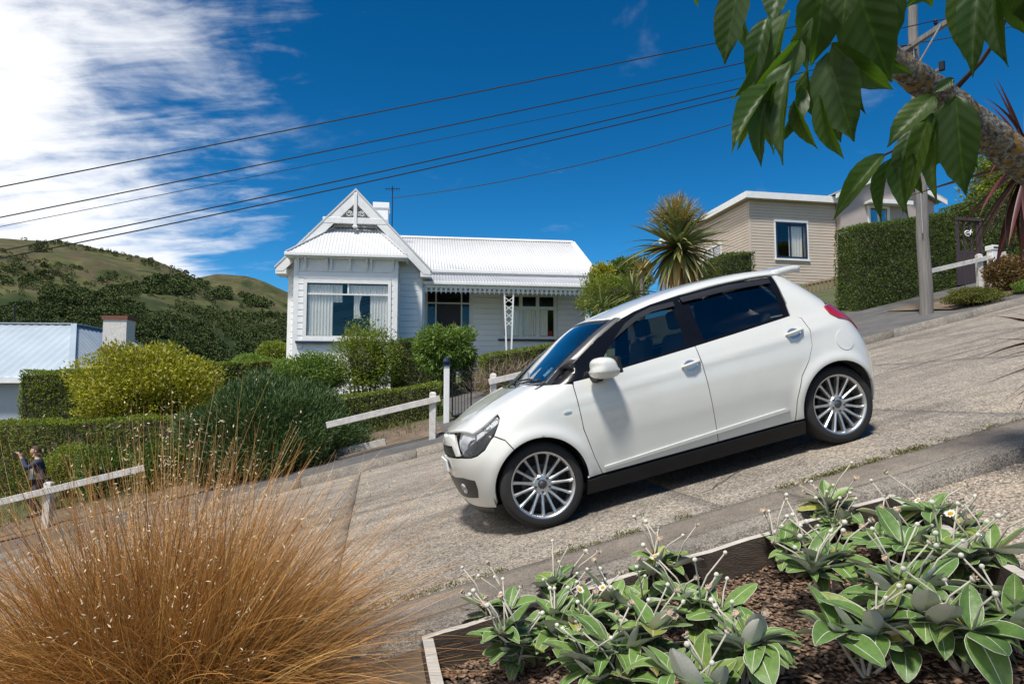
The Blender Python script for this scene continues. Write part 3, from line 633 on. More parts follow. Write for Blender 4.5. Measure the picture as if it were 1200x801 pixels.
gridmesh('cowl_panel', .82 + .075 * U + KS * (Vv * .70) ** 2 * 1.0, Vv * .715, .945 + .022 * U, 'black_trim', car)
for y0_, y1_ in ((-.62, -.05), (-.02, .50)):
    mb = MB(); a = Vector((.885 + KS * y0_ * y0_ + .01, y0_, .995)); b_ = Vector((.92 + KS * y1_ * y1_ + .01, y1_, 1.012)); mb.tube([a, (a + b_) / 2 + Vector((.015, 0, .012)), b_], .007, 6); mb.tube([a + Vector((.02, 0, .004)), b_ + Vector((.03, 0, .004))], .005, 5); mb.build('wiper', 'black_trim', car)
mb = MB(); mb.box(0, .09, -.07, .07, 0, .0015); o = mb.build('windscreen_sticker', 'sticker', ws)
yq = -.46; xq = 1.0; o.location = (xq + KS * yq * yq, yq, prof(xq) - .012); o.rotation_euler = (0, -math.atan2(.38, .66), math.atan(KS * .8) * .0)
# tailgate: built from the same skin round the tail
tmid = X1 + AR * math.pi / 2 * .9995
for sd in (-1, 1):
    panel('tailgate', [(tmid, .74), (tmid, 1.04), (float(x2t(3.36, 1.05)), 1.05), (float(x2t(3.46, .93)), .925), (float(x2t(3.55, .86)), .855), (float(x2t(3.62, .78)), .74)], 'pearl_white', car, sd, space='tz')
    panel('rear_screen', [(tmid, 1.05), (tmid, 1.37), (float(x2t(3.17, 1.37)), 1.37), (float(x2t(3.20, 1.32)), 1.32), (float(x2t(3.30, 1.2)), 1.2), (float(x2t(3.365, 1.055)), 1.055)], 'privacy_glass', car, sd, space='tz', off=-.004)
# roof spoiler
U, Vv = np.meshgrid(np.linspace(0, 1, 10), np.linspace(-1, 1, 25), indexing='ij')
xs = 3.08 + .30 * U - .05 * np.abs(Vv) ** 3 * U; ys = Vv * (.56 - .03 * U); zs = 1.458 + .0 * U - .035 * U * U + .03 * smooth01(U) * (np.abs(Vv) > -1) - .15 * .32 * Vv ** 2
o = gridmesh('spoiler', xs, ys, zs, 'pearl_white', car); md = o.modifiers.new('t', 'SOLIDIFY'); md.thickness = .055; md.offset = -1
# mirrors
for sd in (-1, 1):
    bm = bmesh.new(); bmesh.ops.create_uvsphere(bm, u_segments=28, v_segments=18, radius=1.0)
    for v in bm.verts:
        p_ = v.co; q = [math.copysign(abs(c) ** .72, c) for c in p_]; v.co = Vector((q[0] * .080 + (.024 * q[0] if q[2] < 0 else 0), q[1] * .105 + .0, q[2] * .076)); v.co.z += .014 * q[0] * -1; v.co.y += .0
    me = bpy.data.meshes.new('mirror'); bm.to_mesh(me); bm.free(); o = link('door_mirror', me, 'pearl_white', car, True); o.location = (1.375, sd * .925, .985); o.rotation_euler = (0, 0, sd * -.22)
    mb = MB(); mb.tube([(-.01, -sd * .16, -.055), (-.01, -sd * .06, -.055)], [.045, .035], 10); mb.box(.070, .092, -.088, .088, -.055, .06); autosmooth(mb.build('mirror_foot', 'black_trim', o))
# floor, arches, cabin
mb = MB(); mb.box(.45, 3.45, -.62, .62, .17, .21); mb.box(.45, .5, -.55, .55, .17, .5); mb.build('floor_pan', 'black_trim', car)
for cx, cz in WHEELS:
    for sd in (-1, 1):
        mb = MB(); vs_ = []; fs_ = []
        for i in range(21):
            a = R(-15 + 210 * i / 20)
            for yy in (.70, .50): vs_.append((cx + .345 * math.cos(a), sd * yy, cz + .345 * math.sin(a)))
        fs_ = [(2 * i, 2 * i + 1, 2 * i + 3, 2 * i + 2) for i in range(20)]; k = len(vs_); vs_.append((cx, sd * .50, cz)); fs_ += [(2 * i + 1, 2 * i + 3, k) for i in range(20)]
        mb.add(vs_, fs_); mb.build('arch_liner', 'rubber', car)
def seat(x, y, wd):
    mb = MB(); mb.box(x, x + .48, y - wd / 2, y + wd / 2, .42, .58); mb.hexa([(x + .40, y - wd / 2, .5), (x + .52, y - wd / 2, .5), (x + .52, y + wd / 2, .5), (x + .40, y + wd / 2, .5)], [(x + .60, y - wd * .38, 1.10), (x + .68, y - wd * .38, 1.10), (x + .68, y + wd * .38, 1.10), (x + .60, y + wd * .38, 1.10)]); mb.box(x + .63, x + .71, y - .12, y + .12, 1.13, 1.28)
    mb.build('seat', 'cabin_cloth', car, bevel=.03)
seat(1.58, -.36, .50); seat(1.58, .36, .50); seat(2.35, 0, 1.2)
mb = MB(); mb.hexa([(.92, -.68, .6), (1.32, -.70, .6), (1.32, .70, .6), (.92, .68, .6)], [(.98, -.64, .92), (1.28, -.68, .95), (1.28, .68, .95), (.98, .64, .92)]); mb.build('dashboard', 'cabin_cloth', car, bevel=.03)
mb = MB(); mb.tube([(1.46 + .05 * math.sin(a), .36 + .18 * math.cos(a), .90 + .17 * math.sin(a)) for a in np.linspace(0, 2 * math.pi, 25)], .016, 8, False); mb.tube([(1.2, .36, .86), (1.45, .36, .90)], .03, 8); mb.build('steering_wheel', 'cabin_cloth', car)
# wheels
def wheel(cx, sd, spin):
    root = empty('wheel', (cx, sd * .705, .295)); root.parent = car
    root.rotation_euler = (0, 0, 0 if sd < 0 else math.pi)       # outer face looks along -y of the wheel
    mb = MB(); mb.lathe([(.222, -.085), (.232, -.098), (.262, -.100), (.284, -.090), (.295, -.070), (.298, -.04), (.298, .04), (.295, .07), (.284, .09), (.262, .1), (.225, .09)], 64, 'Y'); autosmooth(mb.build('tyre', 'rubber', root), 40)
    mb = MB(); mb.lathe([(.212, .02), (.208, -.05), (.211, -.080), (.221, -.092), (.228, -.094), (.229, -.080), (.226, .05)], 64, 'Y'); rim = autosmooth(mb.build('rim', 'alloy', root), 40)
    mb = MB(); mb.lathe([(.074, -.03), (.072, -.056), (.060, -.068), (.034, -.070), (.030, -.060), (.001, -.058)], 40, 'Y'); hub = autosmooth(mb.build('hub', 'alloy', root), 30)
    mb = MB(); mb.lathe([(.029, -.060), (.027, -.066), (.001, -.068)], 24, 'Y'); mb.build('centre_cap', 'brake_metal', root, True)
    for k in range(5):
        a = spin + 2 * math.pi * (k + .5) / 5; mb = MB(); mb.lathe([(.009, -.068), (.009, -.074), (.001, -.074)], 8, 'Y', (.052 * math.cos(a), 0, .052 * math.sin(a))); mb.build('wheel_nut', 'brake_metal', root)
    mb = MB()                                                     # one spoke: slim, crowned, flaring at the rim
    sec = []
    for r_, hw, yf, yb_ in ((.055, .0125, -.062, -.035), (.10, .0095, -.068, -.035), (.15, .0085, -.076, -.040), (.195, .0095, -.084, -.05), (.214, .0120, -.087, -.058)):
        sec.append([(r_, yb_, -hw * 1.2), (r_, yf + .006, -hw), (r_, yf, -hw * .45), (r_, yf, hw * .45), (r_, yf + .006, hw), (r_, yb_, hw * 1.2)])
    vs_ = [q for s_ in sec for q in s_]; fs_ = []
    for i in range(len(sec) - 1):
        for j in range(6): fs_.append((i * 6 + j, i * 6 + (j + 1) % 6, (i + 1) * 6 + (j + 1) % 6, (i + 1) * 6 + j))
    mb.add(vs_, fs_); me = mb.mesh('spoke')
    for k in range(15):
        o = link('spoke', me, 'alloy' if k == 0 else None, root); o.rotation_euler = (0, spin + 2 * math.pi * k / 15, 0)
    mb = MB(); mb.lathe([(.135, .0), (.135, -.012), (.07, -.012), (.07, .0)], 32, 'Y'); mb.build('brake_disc', 'brake_metal', root)
    mb = MB(); mb.lathe([(.21, .03), (.001, .03)], 32, 'Y'); mb.build('brake_backplate', 'rubber', root)
for cx, sd, sp in ((.80, -1, .10), (3.19, -1, .33), (.80, 1, .2), (3.19, 1, .5)): wheel(cx, sd, sp)
EX = (SV + Vector((0, 0, GR))).normalized(); EZ = EX.cross(NV).normalized()
CONTACT = Vector((0.28523549, 4.7825261, -0.9039649 + CAMZ))
EY = NV
rot = Matrix((EX, EY, EZ)).transposed()
loc = CONTACT - rot @ Vector((.80, -.80, 0.0))
car.matrix_world = Matrix.Translation(loc + EZ * .004) @ rot.to_4x4()
# ------------------------------------------------------------------ finding the ground along a line of sight
def hitg(px, py, y0=2.0, y1=60.0, up=0.0):
    d = 0.02; Y = y0
    while Y < y1:
        p = at(px, py, Y)
        if p.z <= gz(p.x, p.y) + up: return p
        Y += d
    return at(px, py, y1)

# ------------------------------------------------------------------ houses
simple('board_white', (0.84, 0.845, 0.85), (0.79, 0.795, 0.80), 1.2, 0.5, bmp=0.06, bscale=50)
simple('roof_white', (0.62, 0.62, 0.62), (0.54, 0.545, 0.545), 1.1, 0.45, kind='World')
simple('verandah_iron', (0.40, 0.41, 0.43), (0.32, 0.33, 0.35), 1.4, 0.5)
simple('cream_weatherboard', (0.56, 0.475, 0.395), (0.50, 0.42, 0.345), 1.3, 0.6)
simple('mauve_render', (0.44, 0.375, 0.35), (0.38, 0.33, 0.305), 1.5, 0.8)
simple('pale_roof', (0.36, 0.42, 0.48), (0.28, 0.34, 0.39), 0.6, 0.5)
simple('pale_wall', (0.42, 0.45, 0.50), (0.37, 0.40, 0.45), 1.0, 0.7)
simple('brick_red', (0.20, 0.075, 0.05), (0.12, 0.05, 0.035), 12, 0.9, bmp=0.5)
simple('deck_timber', (0.33, 0.23, 0.14), (0.22, 0.15, 0.09), 6, 0.8, stretch=(6, 6, 0.6))
simple('door_dark', (0.035, 0.03, 0.034), (0.022, 0.02, 0.022), 5, 0.6)
simple('gate_timber', (0.055, 0.04, 0.045), (0.035, 0.026, 0.03), 5, 0.8, stretch=(6, 6, 0.6))
simple('red_item', (0.45, 0.03, 0.02), None, 5, 0.6)

class House:
    def __init__(s, name, px, Y, yaw, base, label):
        p = at(px, 400, Y); s.root = empty(name, (p.x, p.y, base), R(yaw), label, 'house'); s.base = base
    def add(s, mb, name, mat, parent=None, bevel=0.0, smooth=False):
        o = mb.build(name, mat, parent or s.root, smooth, bevel)
        if parent is None: o.location.z = -s.base
        return o
def wall_cells(mb, u0, u1, w0, w1, d0, d1, openings):
    us = sorted({u0, u1, *[q for o in openings for q in o[:2]]}); ws_ = sorted({w0, w1, *[q for o in openings for q in o[2:]]})
    for i in range(len(us) - 1):
        for j in range(len(ws_) - 1):
            cu, cw = (us[i] + us[i + 1]) / 2, (ws_[j] + ws_[j + 1]) / 2
            if any(o[0] < cu < o[1] and o[2] < cw < o[3] for o in openings): continue
            mb.box(us[i], us[i + 1], d0, d1, ws_[j], ws_[j + 1])
def boards(parent, mat, u0, u1, w0, w1, d, openings=(), h=0.19, side='front', limit=None, joined=False):
    """lapped boards, each a piece of its own, running round the openings"""
    k = int(round((w1 - w0) / h)); h = (w1 - w0) / k; big = MB()
    for j in range(k):
        za, zb = w0 + j * h, w0 + (j + 1) * h; segs = [(u0, u1)]
        if limit: l = limit(zb); segs = [(max(u0, l[0]), min(u1, l[1]))]
        for o in openings:
            if o[2] < zb - 0.02 and o[3] > za + 0.02:
                ns_ = []
                for a, b in segs:
                    if o[1] <= a or o[0] >= b: ns_.append((a, b)); continue
                    if o[0] > a: ns_.append((a, o[0]))
                    if o[1] < b: ns_.append((o[1], b))
                segs = ns_
        for a, b in segs:
            if b - a < 0.03: continue
            mb = big if joined else MB(); t0, t1 = (0.040 if not joined else 0.026) + random.uniform(-.002, .002), 0.010
            prof_ = [(d, za), (d - t0, za), (d - t0 + .003, zb - .034), (d - t0 + .012, zb - .030), (d - .006, zb - .018), (d - .004, zb), (d, zb)] if not joined else [(d, za), (d - .032, za), (d - .028, zb - .028), (d - .008, zb - .018), (d - .005, zb), (d, zb)]
            if side == 'front': mb.prism(prof_, 'X', a, b)
            else: mb.prism([(q[0], q[1]) for q in prof_], 'Y', a, b)          # side walls: d runs along u
            if not joined: mb.build('weatherboard', mat, parent)
    if joined: big.build('weatherboards', mat, parent)
def corrugated(name, mat, parent, p00, p10, p01, p11, pitch=0.10, amp=0.011, curve=0.0, nv=2, base=0.0, ridge_in=None):
    """a corrugated sheet between two eave points and two top points"""
    p00, p10, p01, p11 = map(Vector, (p00, p10, p01, p11)); n = max(8, int((p10 - p00).length / pitch * 6)); nv = max(2, nv)
    eave_u = (p10 - p00).normalized(); nrm = eave_u.cross((p01 - p00)).normalized()
    X = np.zeros((n + 1, nv)); Y = X.copy(); Z = X.copy()
    for i in range(n + 1):
        u = i / n; a = p00.lerp(p10, u); L_ = (p10 - p00).length * u
        for j in range(nv):
            v = j / (nv - 1)
            b0, b1 = p00.lerp(p01, v), p10.lerp(p11, v)
            # ribs run straight up the slope: stay at the same place along the eave, clipped by the hips
            tot = (b1 - b0).length; off = (b0 - p00).dot(eave_u); lu = min(max(L_ - off, 0), tot) if tot > 0 else 0
            q = b0 + eave_u * lu if tot > 0 else b0
            ph = (off + lu) / pitch * 2 * math.pi
            q = q + nrm * (amp * math.sin(ph)) + nrm * (curve * math.sin(math.pi * v))
            X[i, j], Y[i, j], Z[i, j] = q
    o = gridmesh(name, X, Y, Z, mat, parent); o.location.z = -base if base else 0
    md = o.modifiers.new('t', 'SOLIDIFY'); md.thickness = .02; md.offset = -1; return o
def window(H, parent, u0, u1, w0, w1, d, cols=(), rows=(), fw=.07, mat='white_paint', inner=.045, proud=.05, colsplit=None, glass='window_glass'):
    """frame, glazing bars and panes; cols/rows are bar positions"""
    mb = MB(); mb.box(u0 - fw, u0, d - proud, d + .10, w0 - fw, w1 + fw); mb.box(u1, u1 + fw, d - proud, d + .10, w0 - fw, w1 + fw); mb.box(u0, u1, d - proud, d + .10, w1, w1 + fw); mb.box(u0, u1, d - proud, d + .10, w0 - fw, w0)
    f = H.add(mb, 'window', mat)
    rs = [w0] + list(rows) + [w1]
    for j in range(len(rs) - 1):
        cs = [u0] + [c for c, jj in cols if jj in (None, j)] + [u1]
        if j: mb = MB(); mb.box(u0, u1, d - .025, d + .05, rs[j] - inner / 2, rs[j] + inner / 2); mb.build('transom', mat, f)
        for i in range(len(cs) - 1):
            if i: mb = MB(); mb.box(cs[i] - inner / 2, cs[i] + inner / 2, d - .022, d + .048, rs[j] + (inner / 2 if j else 0), rs[j + 1] - inner / 2 * (j < len(rs) - 2)); mb.build('mullion', mat, f)
            mb = MB(); mb.box(cs[i], cs[i + 1], d + .012, d + .018, rs[j], rs[j + 1]); mb.build('pane', glass, f)
    return f
def drape(H, u0, u1, w0, w1, d, folds=9, taper=0.0, mat='curtain', amp=.03, name='curtain'):
    U, V = np.meshgrid(np.linspace(0, 1, folds * 8), np.linspace(0, 1, 8), indexing='ij')
    c = taper * np.sin(np.pi * np.clip(V * 1.0, 0, 1)); x = u0 + (u1 - u0) * (U * (1 - c) + (c if taper < 0 else 0))
    o = gridmesh(name, x, d + amp * np.sin(U * folds * 2 * np.pi) * (0.6 + .4 * V), w1 - (w1 - w0) * V, mat, H.root); o.location.z = -H.base; return o

# --- the white villa
V = House('villa', 415, 22, 7.6, 2.0, 'white weatherboard villa with fretwork gable, square bay window and verandah')
op_bay = [(-1.36, 1.10, 3.44, 5.08)]
mb = MB(); wall_cells(mb, -1.76, 1.39, 0.2, 5.85, -.90, -.80, op_bay); wb = V.add(mb, 'bay_wall', 'board_white')
boards(wb, 'board_white', -1.62, 1.25, 2.05, 5.45, -.90, [(-1.47, 1.21, 3.16, 5.20)], h=.20)
mb = MB(); wall_cells(mb, -2.08, 2.15, 0.2, 5.70, 0, .10, [(-1.7, 1.35, 2.3, 5.6)]); mb.box(-1.76, -1.66, -.80, 0, 0.2, 5.85); mb.box(1.29, 1.39, -.80, 0, 0.2, 5.85)
mb.prism([(-2.3, 5.70), (2.3, 5.70), (0, 8.10)], 'Y', .0, .10); wg = V.add(mb, 'gable_wall', 'board_white')
boards(wg, 'board_white', 1.44, 2.03, 2.05, 5.65, 0, h=.20); boards(wg, 'board_white', -2.0, -1.78, 2.05, 5.65, 0, h=.20)
boards(wg, 'board_white', -1.05, 1.05, 6.98, 7.9, 0, h=.23, limit=lambda z: (-(8.0 - z) / 1.07, (8.0 - z) / 1.07))
boards(wg, 'board_white', -.80, -.02, 2.05, 5.80, 1.39 + .031, h=.20, side='side')
op_v = [(2.36, 3.88, 2.55, 5.34), (5.12, 6.98, 3.74, 5.22)]
mb = MB(); wall_cells(mb, 2.15, 8.20, 2.0, 6.0, 2.0, 2.1, op_v); wv = V.add(mb, 'verandah_wall', 'board_white')
boards(wv, 'board_white', 2.2, 8.08, 2.62, 5.95, 2.0, [(2.25, 4.0, 2.5, 5.45), (5.0, 7.1, 3.56, 5.33)], h=.20)
mb = MB(); mb.box(2.15, 2.25, .10, 2.0, 2.0, 5.7); mb.box(-2.08, -1.98, .10, 9.0, 0.2, 6.0); mb.box(8.10, 8.20, 2.1, 9.0, 1.0, 6.0); mb.box(-2.08, 8.20, 8.9, 9.0, 0.2, 6.0)
mb.prism([(2.05, 6.0), (8.95, 6.0), (5.5, 7.95)], 'X', 8.10, 8.20); mb.box(-1.9, 8.1, .15, 8.9, 2.3, 2.4); mb.box(-1.9, 8.1, 2.2, 8.9, 5.9, 5.95); V.add(mb, 'shell_wall', 'board_white')
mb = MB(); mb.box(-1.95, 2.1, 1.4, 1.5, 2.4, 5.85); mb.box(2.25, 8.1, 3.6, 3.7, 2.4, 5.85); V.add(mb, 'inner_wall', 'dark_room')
for nm, a, b_, dd in (('corner_board', -1.77, -1.62, -.93), ('corner_board', 1.25, 1.40, -.93), ('corner_board', -2.10, -1.98, -.03), ('corner_board', 2.03, 2.17, -.03), ('corner_board', 8.08, 8.22, 1.97)):
    mb = MB(); mb.box(a, b_, dd - .012, dd + .10, 2.0, 5.84 if dd < -.5 else 5.66); V.add(mb, nm, 'white_paint')
# bay window and its trim
f = window(V, None, -1.36, 1.10, 3.44, 5.08, -.90, cols=[(-.12, 1)], rows=[4.74], fw=.10, proud=.07)
mb = MB(); mb.box(-1.66, 1.22, -1.06, -.87, 3.20, 3.27); mb.build('sill', 'navy_paint', f); mb = MB(); mb.box(-1.50, 1.22, -.99, -.89, 3.275, 3.335); mb.build('sill_board', 'white_paint', f)
mb = MB(); mb.box(1.376, 1.45, -.70, -.12, 3.3, 5.15); V.add(mb, 'side_window_frame', 'white_paint'); mb = MB(); mb.box(1.44, 1.456, -.62, -.20, 3.4, 5.05); V.add(mb, 'side_pane', 'window_glass')
drape(V, -1.34, -.58, 3.46, 5.05, -.84, 8); drape(V, .55, 1.09, 3.46, 5.05, -.84, 6); drape(V, -.62, -.30, 4.5, 5.05, -.82, 3); drape(V, .05, .30, 4.0, 4.72, -.82, 3, .3); drape(V, -.10, .56, 4.76, 5.05, -.82, 5)
# bay eaves: frieze, brackets, gutter, hipped roof
mb = MB(); mb.box(-1.74, 1.37, -.935, -.90, 5.45, 5.84); V.add(mb, 'frieze_board', 'white_paint')
mb = MB(); mb.box(-1.97, 1.66, -1.14, -.80, 5.84, 5.87); V.add(mb, 'soffit', 'white_paint')
for px in (350, 358, 382, 387, 408, 427, 432, 457):
    u = (at(px, 310, 21.1).x - V.root.location.x) / math.cos(R(7.6)) - .05
    mb = MB(); mb.prism([(-.937, 5.50), (-.957, 5.50), (-1.00, 5.66), (-1.08, 5.78), (-1.08, 5.835), (-.937, 5.835)], 'X', u - .03, u + .03); V.add(mb, 'bracket', 'white_paint')
mb = MB(); mb.box(-2.02, 1.71, -1.22, -1.14, 5.875, 5.975); mb.box(-2.02, -1.96, -1.14, -.1, 5.875, 5.975); mb.box(1.65, 1.71, -1.14, -.1, 5.875, 5.975); V.add(mb, 'gutter', 'white_paint', bevel=.012)
corrugated('bay_roof', 'roof_white', V.root, (-1.98, -1.18, 5.97), (1.67, -1.18, 5.97), (-.66, -.05, 7.06), (.66, -.05, 7.06), base=2.0, nv=12)
corrugated('bay_roof_side', 'roof_white', V.root, (-1.98, .0, 5.97), (-1.98, -1.18, 5.97), (-.67, .0, 7.06), (-.66, -.05, 7.06), base=2.0, nv=8)
corrugated('bay_roof_side', 'roof_white', V.root, (1.67, -1.18, 5.97), (1.67, .0, 5.97), (.66, -.05, 7.06), (.67, .0, 7.06), base=2.0, nv=8)
mb = MB()
for sg, e in ((-1, -1.98), (1, 1.67)): mb.bar((e, -1.18, 5.995), (sg * .66, -.05, 7.085), .09, .035)
mb.bar((-.70, -.06, 7.09), (.70, -.06, 7.09), .12, .04); V.add(mb, 'roof_flashing', 'roof_white')
# gable roof, barge boards, tie beam, fretwork
sl = 2.55 / 2.42
for sg in (-1, 1):
    e0, e1 = (sg * 2.46, -.34, 8.24 - sl * 2.46), (0, -.34, 8.24); f0, f1 = (sg * 2.46, 6.0, 8.24 - sl * 2.46), (0, 6.0, 8.24)
    if sg < 0: corrugated('gable_roof', 'roof_white', V.root, f0, e0, f1, e1, base=2.0, nv=2)
    else: corrugated('gable_roof', 'roof_white', V.root, e0, f0, e1, f1, base=2.0, nv=2)
    mb = MB(); o0 = 8.235; mb.prism([(0, o0), (sg * 2.42, o0 - sl * 2.42), (sg * 2.42, o0 - sl * 2.42 - .16), (sg * 2.20, o0 - sl * 2.20 - .38), (0, o0 - .42)], 'Y', -.37, -.32); V.add(mb, 'barge_board', 'white_paint')
    mb = MB(); mb.prism([(0, o0 + .05), (sg * 2.47, o0 - sl * 2.47 + .05), (sg * 2.47, o0 - sl * 2.47 - .01), (0, o0 - .02)], 'Y', -.39, -.30); V.add(mb, 'barge_cap', 'roof_white')
    mb = MB(); mb.box(*(sorted((sg * 2.10, sg * 2.44))), -.36, .30, 5.44, 5.62); V.add(mb, 'barge_end_box', 'white_paint', bevel=.01)
    mb = MB(); mb.prism([(sg * 1.02, 7.14), (sg * .74, 7.14), (sg * 1.80, 6.05), (sg * 2.05, 5.95)], 'Y', -.345, -.315); V.add(mb, 'curved_brace', 'white_paint')
mb = MB(); mb.box(-1.02, 1.02, -.38, -.31, 7.12, 7.32); V.add(mb, 'tie_beam', 'white_paint', bevel=.012)
mb = MB(); mb.box(-.055, .055, -.41, -.31, 6.98, 8.12); mb.box(-.08, .08, -.42, -.30, 7.0, 7.05); V.add(mb, 'finial_post', 'white_paint', bevel=.01)
fr_ = MB()
for sg in (-1, 1):                                              # scrolled fretwork each side of the post
    for cx, cz, r0, r1, turns in ((.20, 7.45, .03, .105, 1.6), (.42, 7.42, .02, .075, 1.5), (.15, 7.70, .02, .07, 1.4), (.58, 7.40, .015, .05, 1.3)):
        pts = []
        for i in range(26):
            t_ = i / 25; a = t_ * turns * 2 * math.pi; r_ = r0 + (r1 - r0) * t_; pts.append((sg * (cx + r_ * math.cos(a)), -.345, cz + r_ * math.sin(a)))
        fr_.tube(pts, .014, 5)
    fr_.bar((sg * .05, -.345, 7.78), (sg * .66, -.345, 7.36), .03, .03)
V.add(fr_, 'fretwork', 'white_paint')
# main roof, ridge, eaves
corrugated('main_roof', 'roof_white', V.root, (.6, 1.50, 6.03), (8.45, 1.50, 6.03), (.6, 5.5, 8.12), (8.45, 5.5, 8.12), base=2.0)
corrugated('main_roof', 'roof_white', V.root, (8.45, 9.4, 6.03), (-2.4, 9.4, 6.03), (8.45, 5.5, 8.12), (-2.4, 5.5, 8.12), base=2.0)
corrugated('main_roof', 'roof_white', V.root, (-2.4, 1.5, 6.03), (.6, 1.50, 6.03), (-2.4, 5.5, 8.12), (.6, 5.5, 8.12), base=2.0)
mb = MB(); mb.prism([(5.28, 8.035), (5.5, 8.165), (5.72, 8.035)], 'X', -2.4, 8.47); V.add(mb, 'ridge_cap', 'roof_white')
mb = MB(); mb.box(2.3, 8.47, 1.40, 1.50, 5.93, 6.04); V.add(mb, 'gutter', 'white_paint', bevel=.012)
mb = MB(); mb.bar((8.46, 1.5, 6.02), (8.46, 5.5, 8.10), .05, .20, (1, 0, 0)); mb.bar((8.46, 9.4, 6.02), (8.46, 5.5, 8.10), .05, .20, (1, 0, 0)); V.add(mb, 'barge_board', 'white_paint')
mb = MB(); mb.box(2.2, 8.3, 1.5, 2.0, 5.86, 5.93); V.add(mb, 'soffit', 'white_paint')
mb = MB(); mb.tube([(8.36, 1.46, 5.95), (8.30, 1.9, 5.7), (8.28, 1.93, 2.3)], .04, 8); V.add(mb, 'downpipe', 'white_paint')
# verandah
corrugated('verandah_roof', 'verandah_iron', V.root, (2.2, .05, 5.36), (8.22, .05, 5.36), (2.2, 1.97, 5.92), (8.22, 1.97, 5.92), base=2.0, curve=.10, nv=7)
mb = MB(); mb.box(2.18, 8.26, -.02, .08, 5.27, 5.37); V.add(mb, 'verandah_gutter', 'white_paint', bevel=.012)
mb = MB(); mb.box(2.2, 8.2, .10, .18, 5.17, 5.27); V.add(mb, 'verandah_beam', 'white_paint')
mb = MB()                                                       # pierced frieze: little pickets over a rail with drops
mb.box(2.2, 8.2, .13, .16, 5.055, 5.085)
for i in range(37):
    u = 2.26 + i * .162; mb.box(u, u + .085, .125, .165, 5.08, 5.17); mb.prism([(u + .01, 5.055), (u + .075, 5.055), (u + .0425, 4.985)], 'Y', .13, .16)
V.add(mb, 'frieze', 'white_paint')
for uc in (5.06, 7.84):
    mb = MB()
    for sg in (-1, 1): mb.bar((uc + sg * .155, .14, 5.10), (uc + sg * .065, .14, 2.56), .05, .05, (0, 1, 0))
    for j in range(4):
        z0 = 4.9 - j * .26; w_ = .14 - j * .012
        mb.bar((uc - w_, .14, z0), (uc + w_, .14, z0 - .2), .022, .022, (0, 1, 0)); mb.bar((uc + w_, .14, z0), (uc - w_, .14, z0 - .2), .022, .022, (0, 1, 0))
    V.add(mb, 'verandah_post', 'white_paint')
mb = MB(); mb.box(2.2, 8.25, .02, 2.0, 2.42, 2.52); V.add(mb, 'verandah_deck', 'verandah_iron'); mb = MB(); mb.box(2.2, 8.25, .0, .02, 2.40, 2.50); V.add(mb, 'deck_edge', 'navy_paint'); mb = MB(); mb.box(2.2, 8.2, .06, .16, 1.0, 2.40); V.add(mb, 'deck_skirt', 'board_white')
for j in range(3): mb = MB(); mb.box(2.9, 4.2, -.30 - .3 * j, .0 - .3 * j, 1.0, 2.25 - .17 * j); V.add(mb, 'step', 'board_white')
# door
dr = window(V, None, 2.36, 3.86, 2.55, 5.34, 2.0, cols=[(2.66, None), (3.58, None)], rows=[4.92], fw=.09, glass='window_glass')
mb = MB(); mb.box(2.69, 3.55, 1.985, 2.011, 2.56, 4.88); dd = V.add(mb, 'front_door', 'door_dark'); mb = MB(); mb.lathe([(.03, 0), (.03, -.05), (.001, -.06)], 10, 'Y', (2.78, 1.985, 3.6)); mb.build('knob', 'steel', dd)
wf = window(V, None, 5.12, 6.96, 3.76, 5.21, 2.0, cols=[(5.74, None), (6.36, None)], rows=[4.79], fw=.11, inner=.12)
mb = MB(); mb.box(4.90, 7.18, 1.88, 2.04, 3.58, 3.645); mb.build('sill', 'navy_paint', wf)
drape(V, 5.16, 6.30, 3.78, 4.75, 2.07, 14); drape(V, 6.38, 6.75, 3.78, 4.75, 2.07, 5)
mb = MB(); mb.box(6.80, 6.92, 2.10, 2.20, 3.78, 3.97); V.add(mb, 'window_ornament', 'red_item')
# chimney, aerial
mb = MB(); mb.box(.30, .84, 3.7, 4.4, 6.5, 8.85); mb.box(.26, .88, 3.66, 4.44, 8.78, 9.0); V.add(mb, 'chimney', 'board_white', bevel=.012)
mb = MB(); mb.tube([(.98, 4.0, 7.4), (.98, 4.0, 9.75)], .02, 6); mb.bar((.70, 4.0, 9.62), (1.26, 4.0, 9.66), .02, .02)
for j in range(6): mb.bar((.74 + j * .1, 3.75, 9.63), (.74 + j * .1, 4.25, 9.63), .012, .012)
V.add(mb, 'aerial', 'iron')

# --- the cream house up the hill
B = House('cream_house', 877, 30, 11, 6.0, 'cream weatherboard house with flat white eaves and blue-framed window up the hill')
mb = MB(); wall_cells(mb, .2, 4.53, 5.6, 10.35, 0, .12, [(1.55, 2.95, 7.85, 9.33)]); wb = B.add(mb, 'front_wall', 'cream_weatherboard'); boards(wb, 'cream_weatherboard', .26, 4.53, 5.7, 10.3, 0, [(1.46, 3.04, 7.76, 9.42)], h=.13, joined=True)
mb = MB()
wall_cells(mb, .12, 9.0, 5.6, 10.35, .2, .32, [(2.6, 4.4, 7.7, 8.9)]); mb.v = [(x_[1], x_[0], x_[2]) for x_ in mb.v]; wl = B.add(mb, 'side_wall', 'cream_weatherboard')
boards(wl, 'cream_weatherboard', .06, 9.0, 5.7, 10.3, .2, [(2.5, 4.5, 7.6, 9.0)], h=.13, side='side', joined=True)
mb = MB(); mb.box(2.6 - 2.5 + .16, .30, 2.6, 4.4, 7.7, 8.9); 
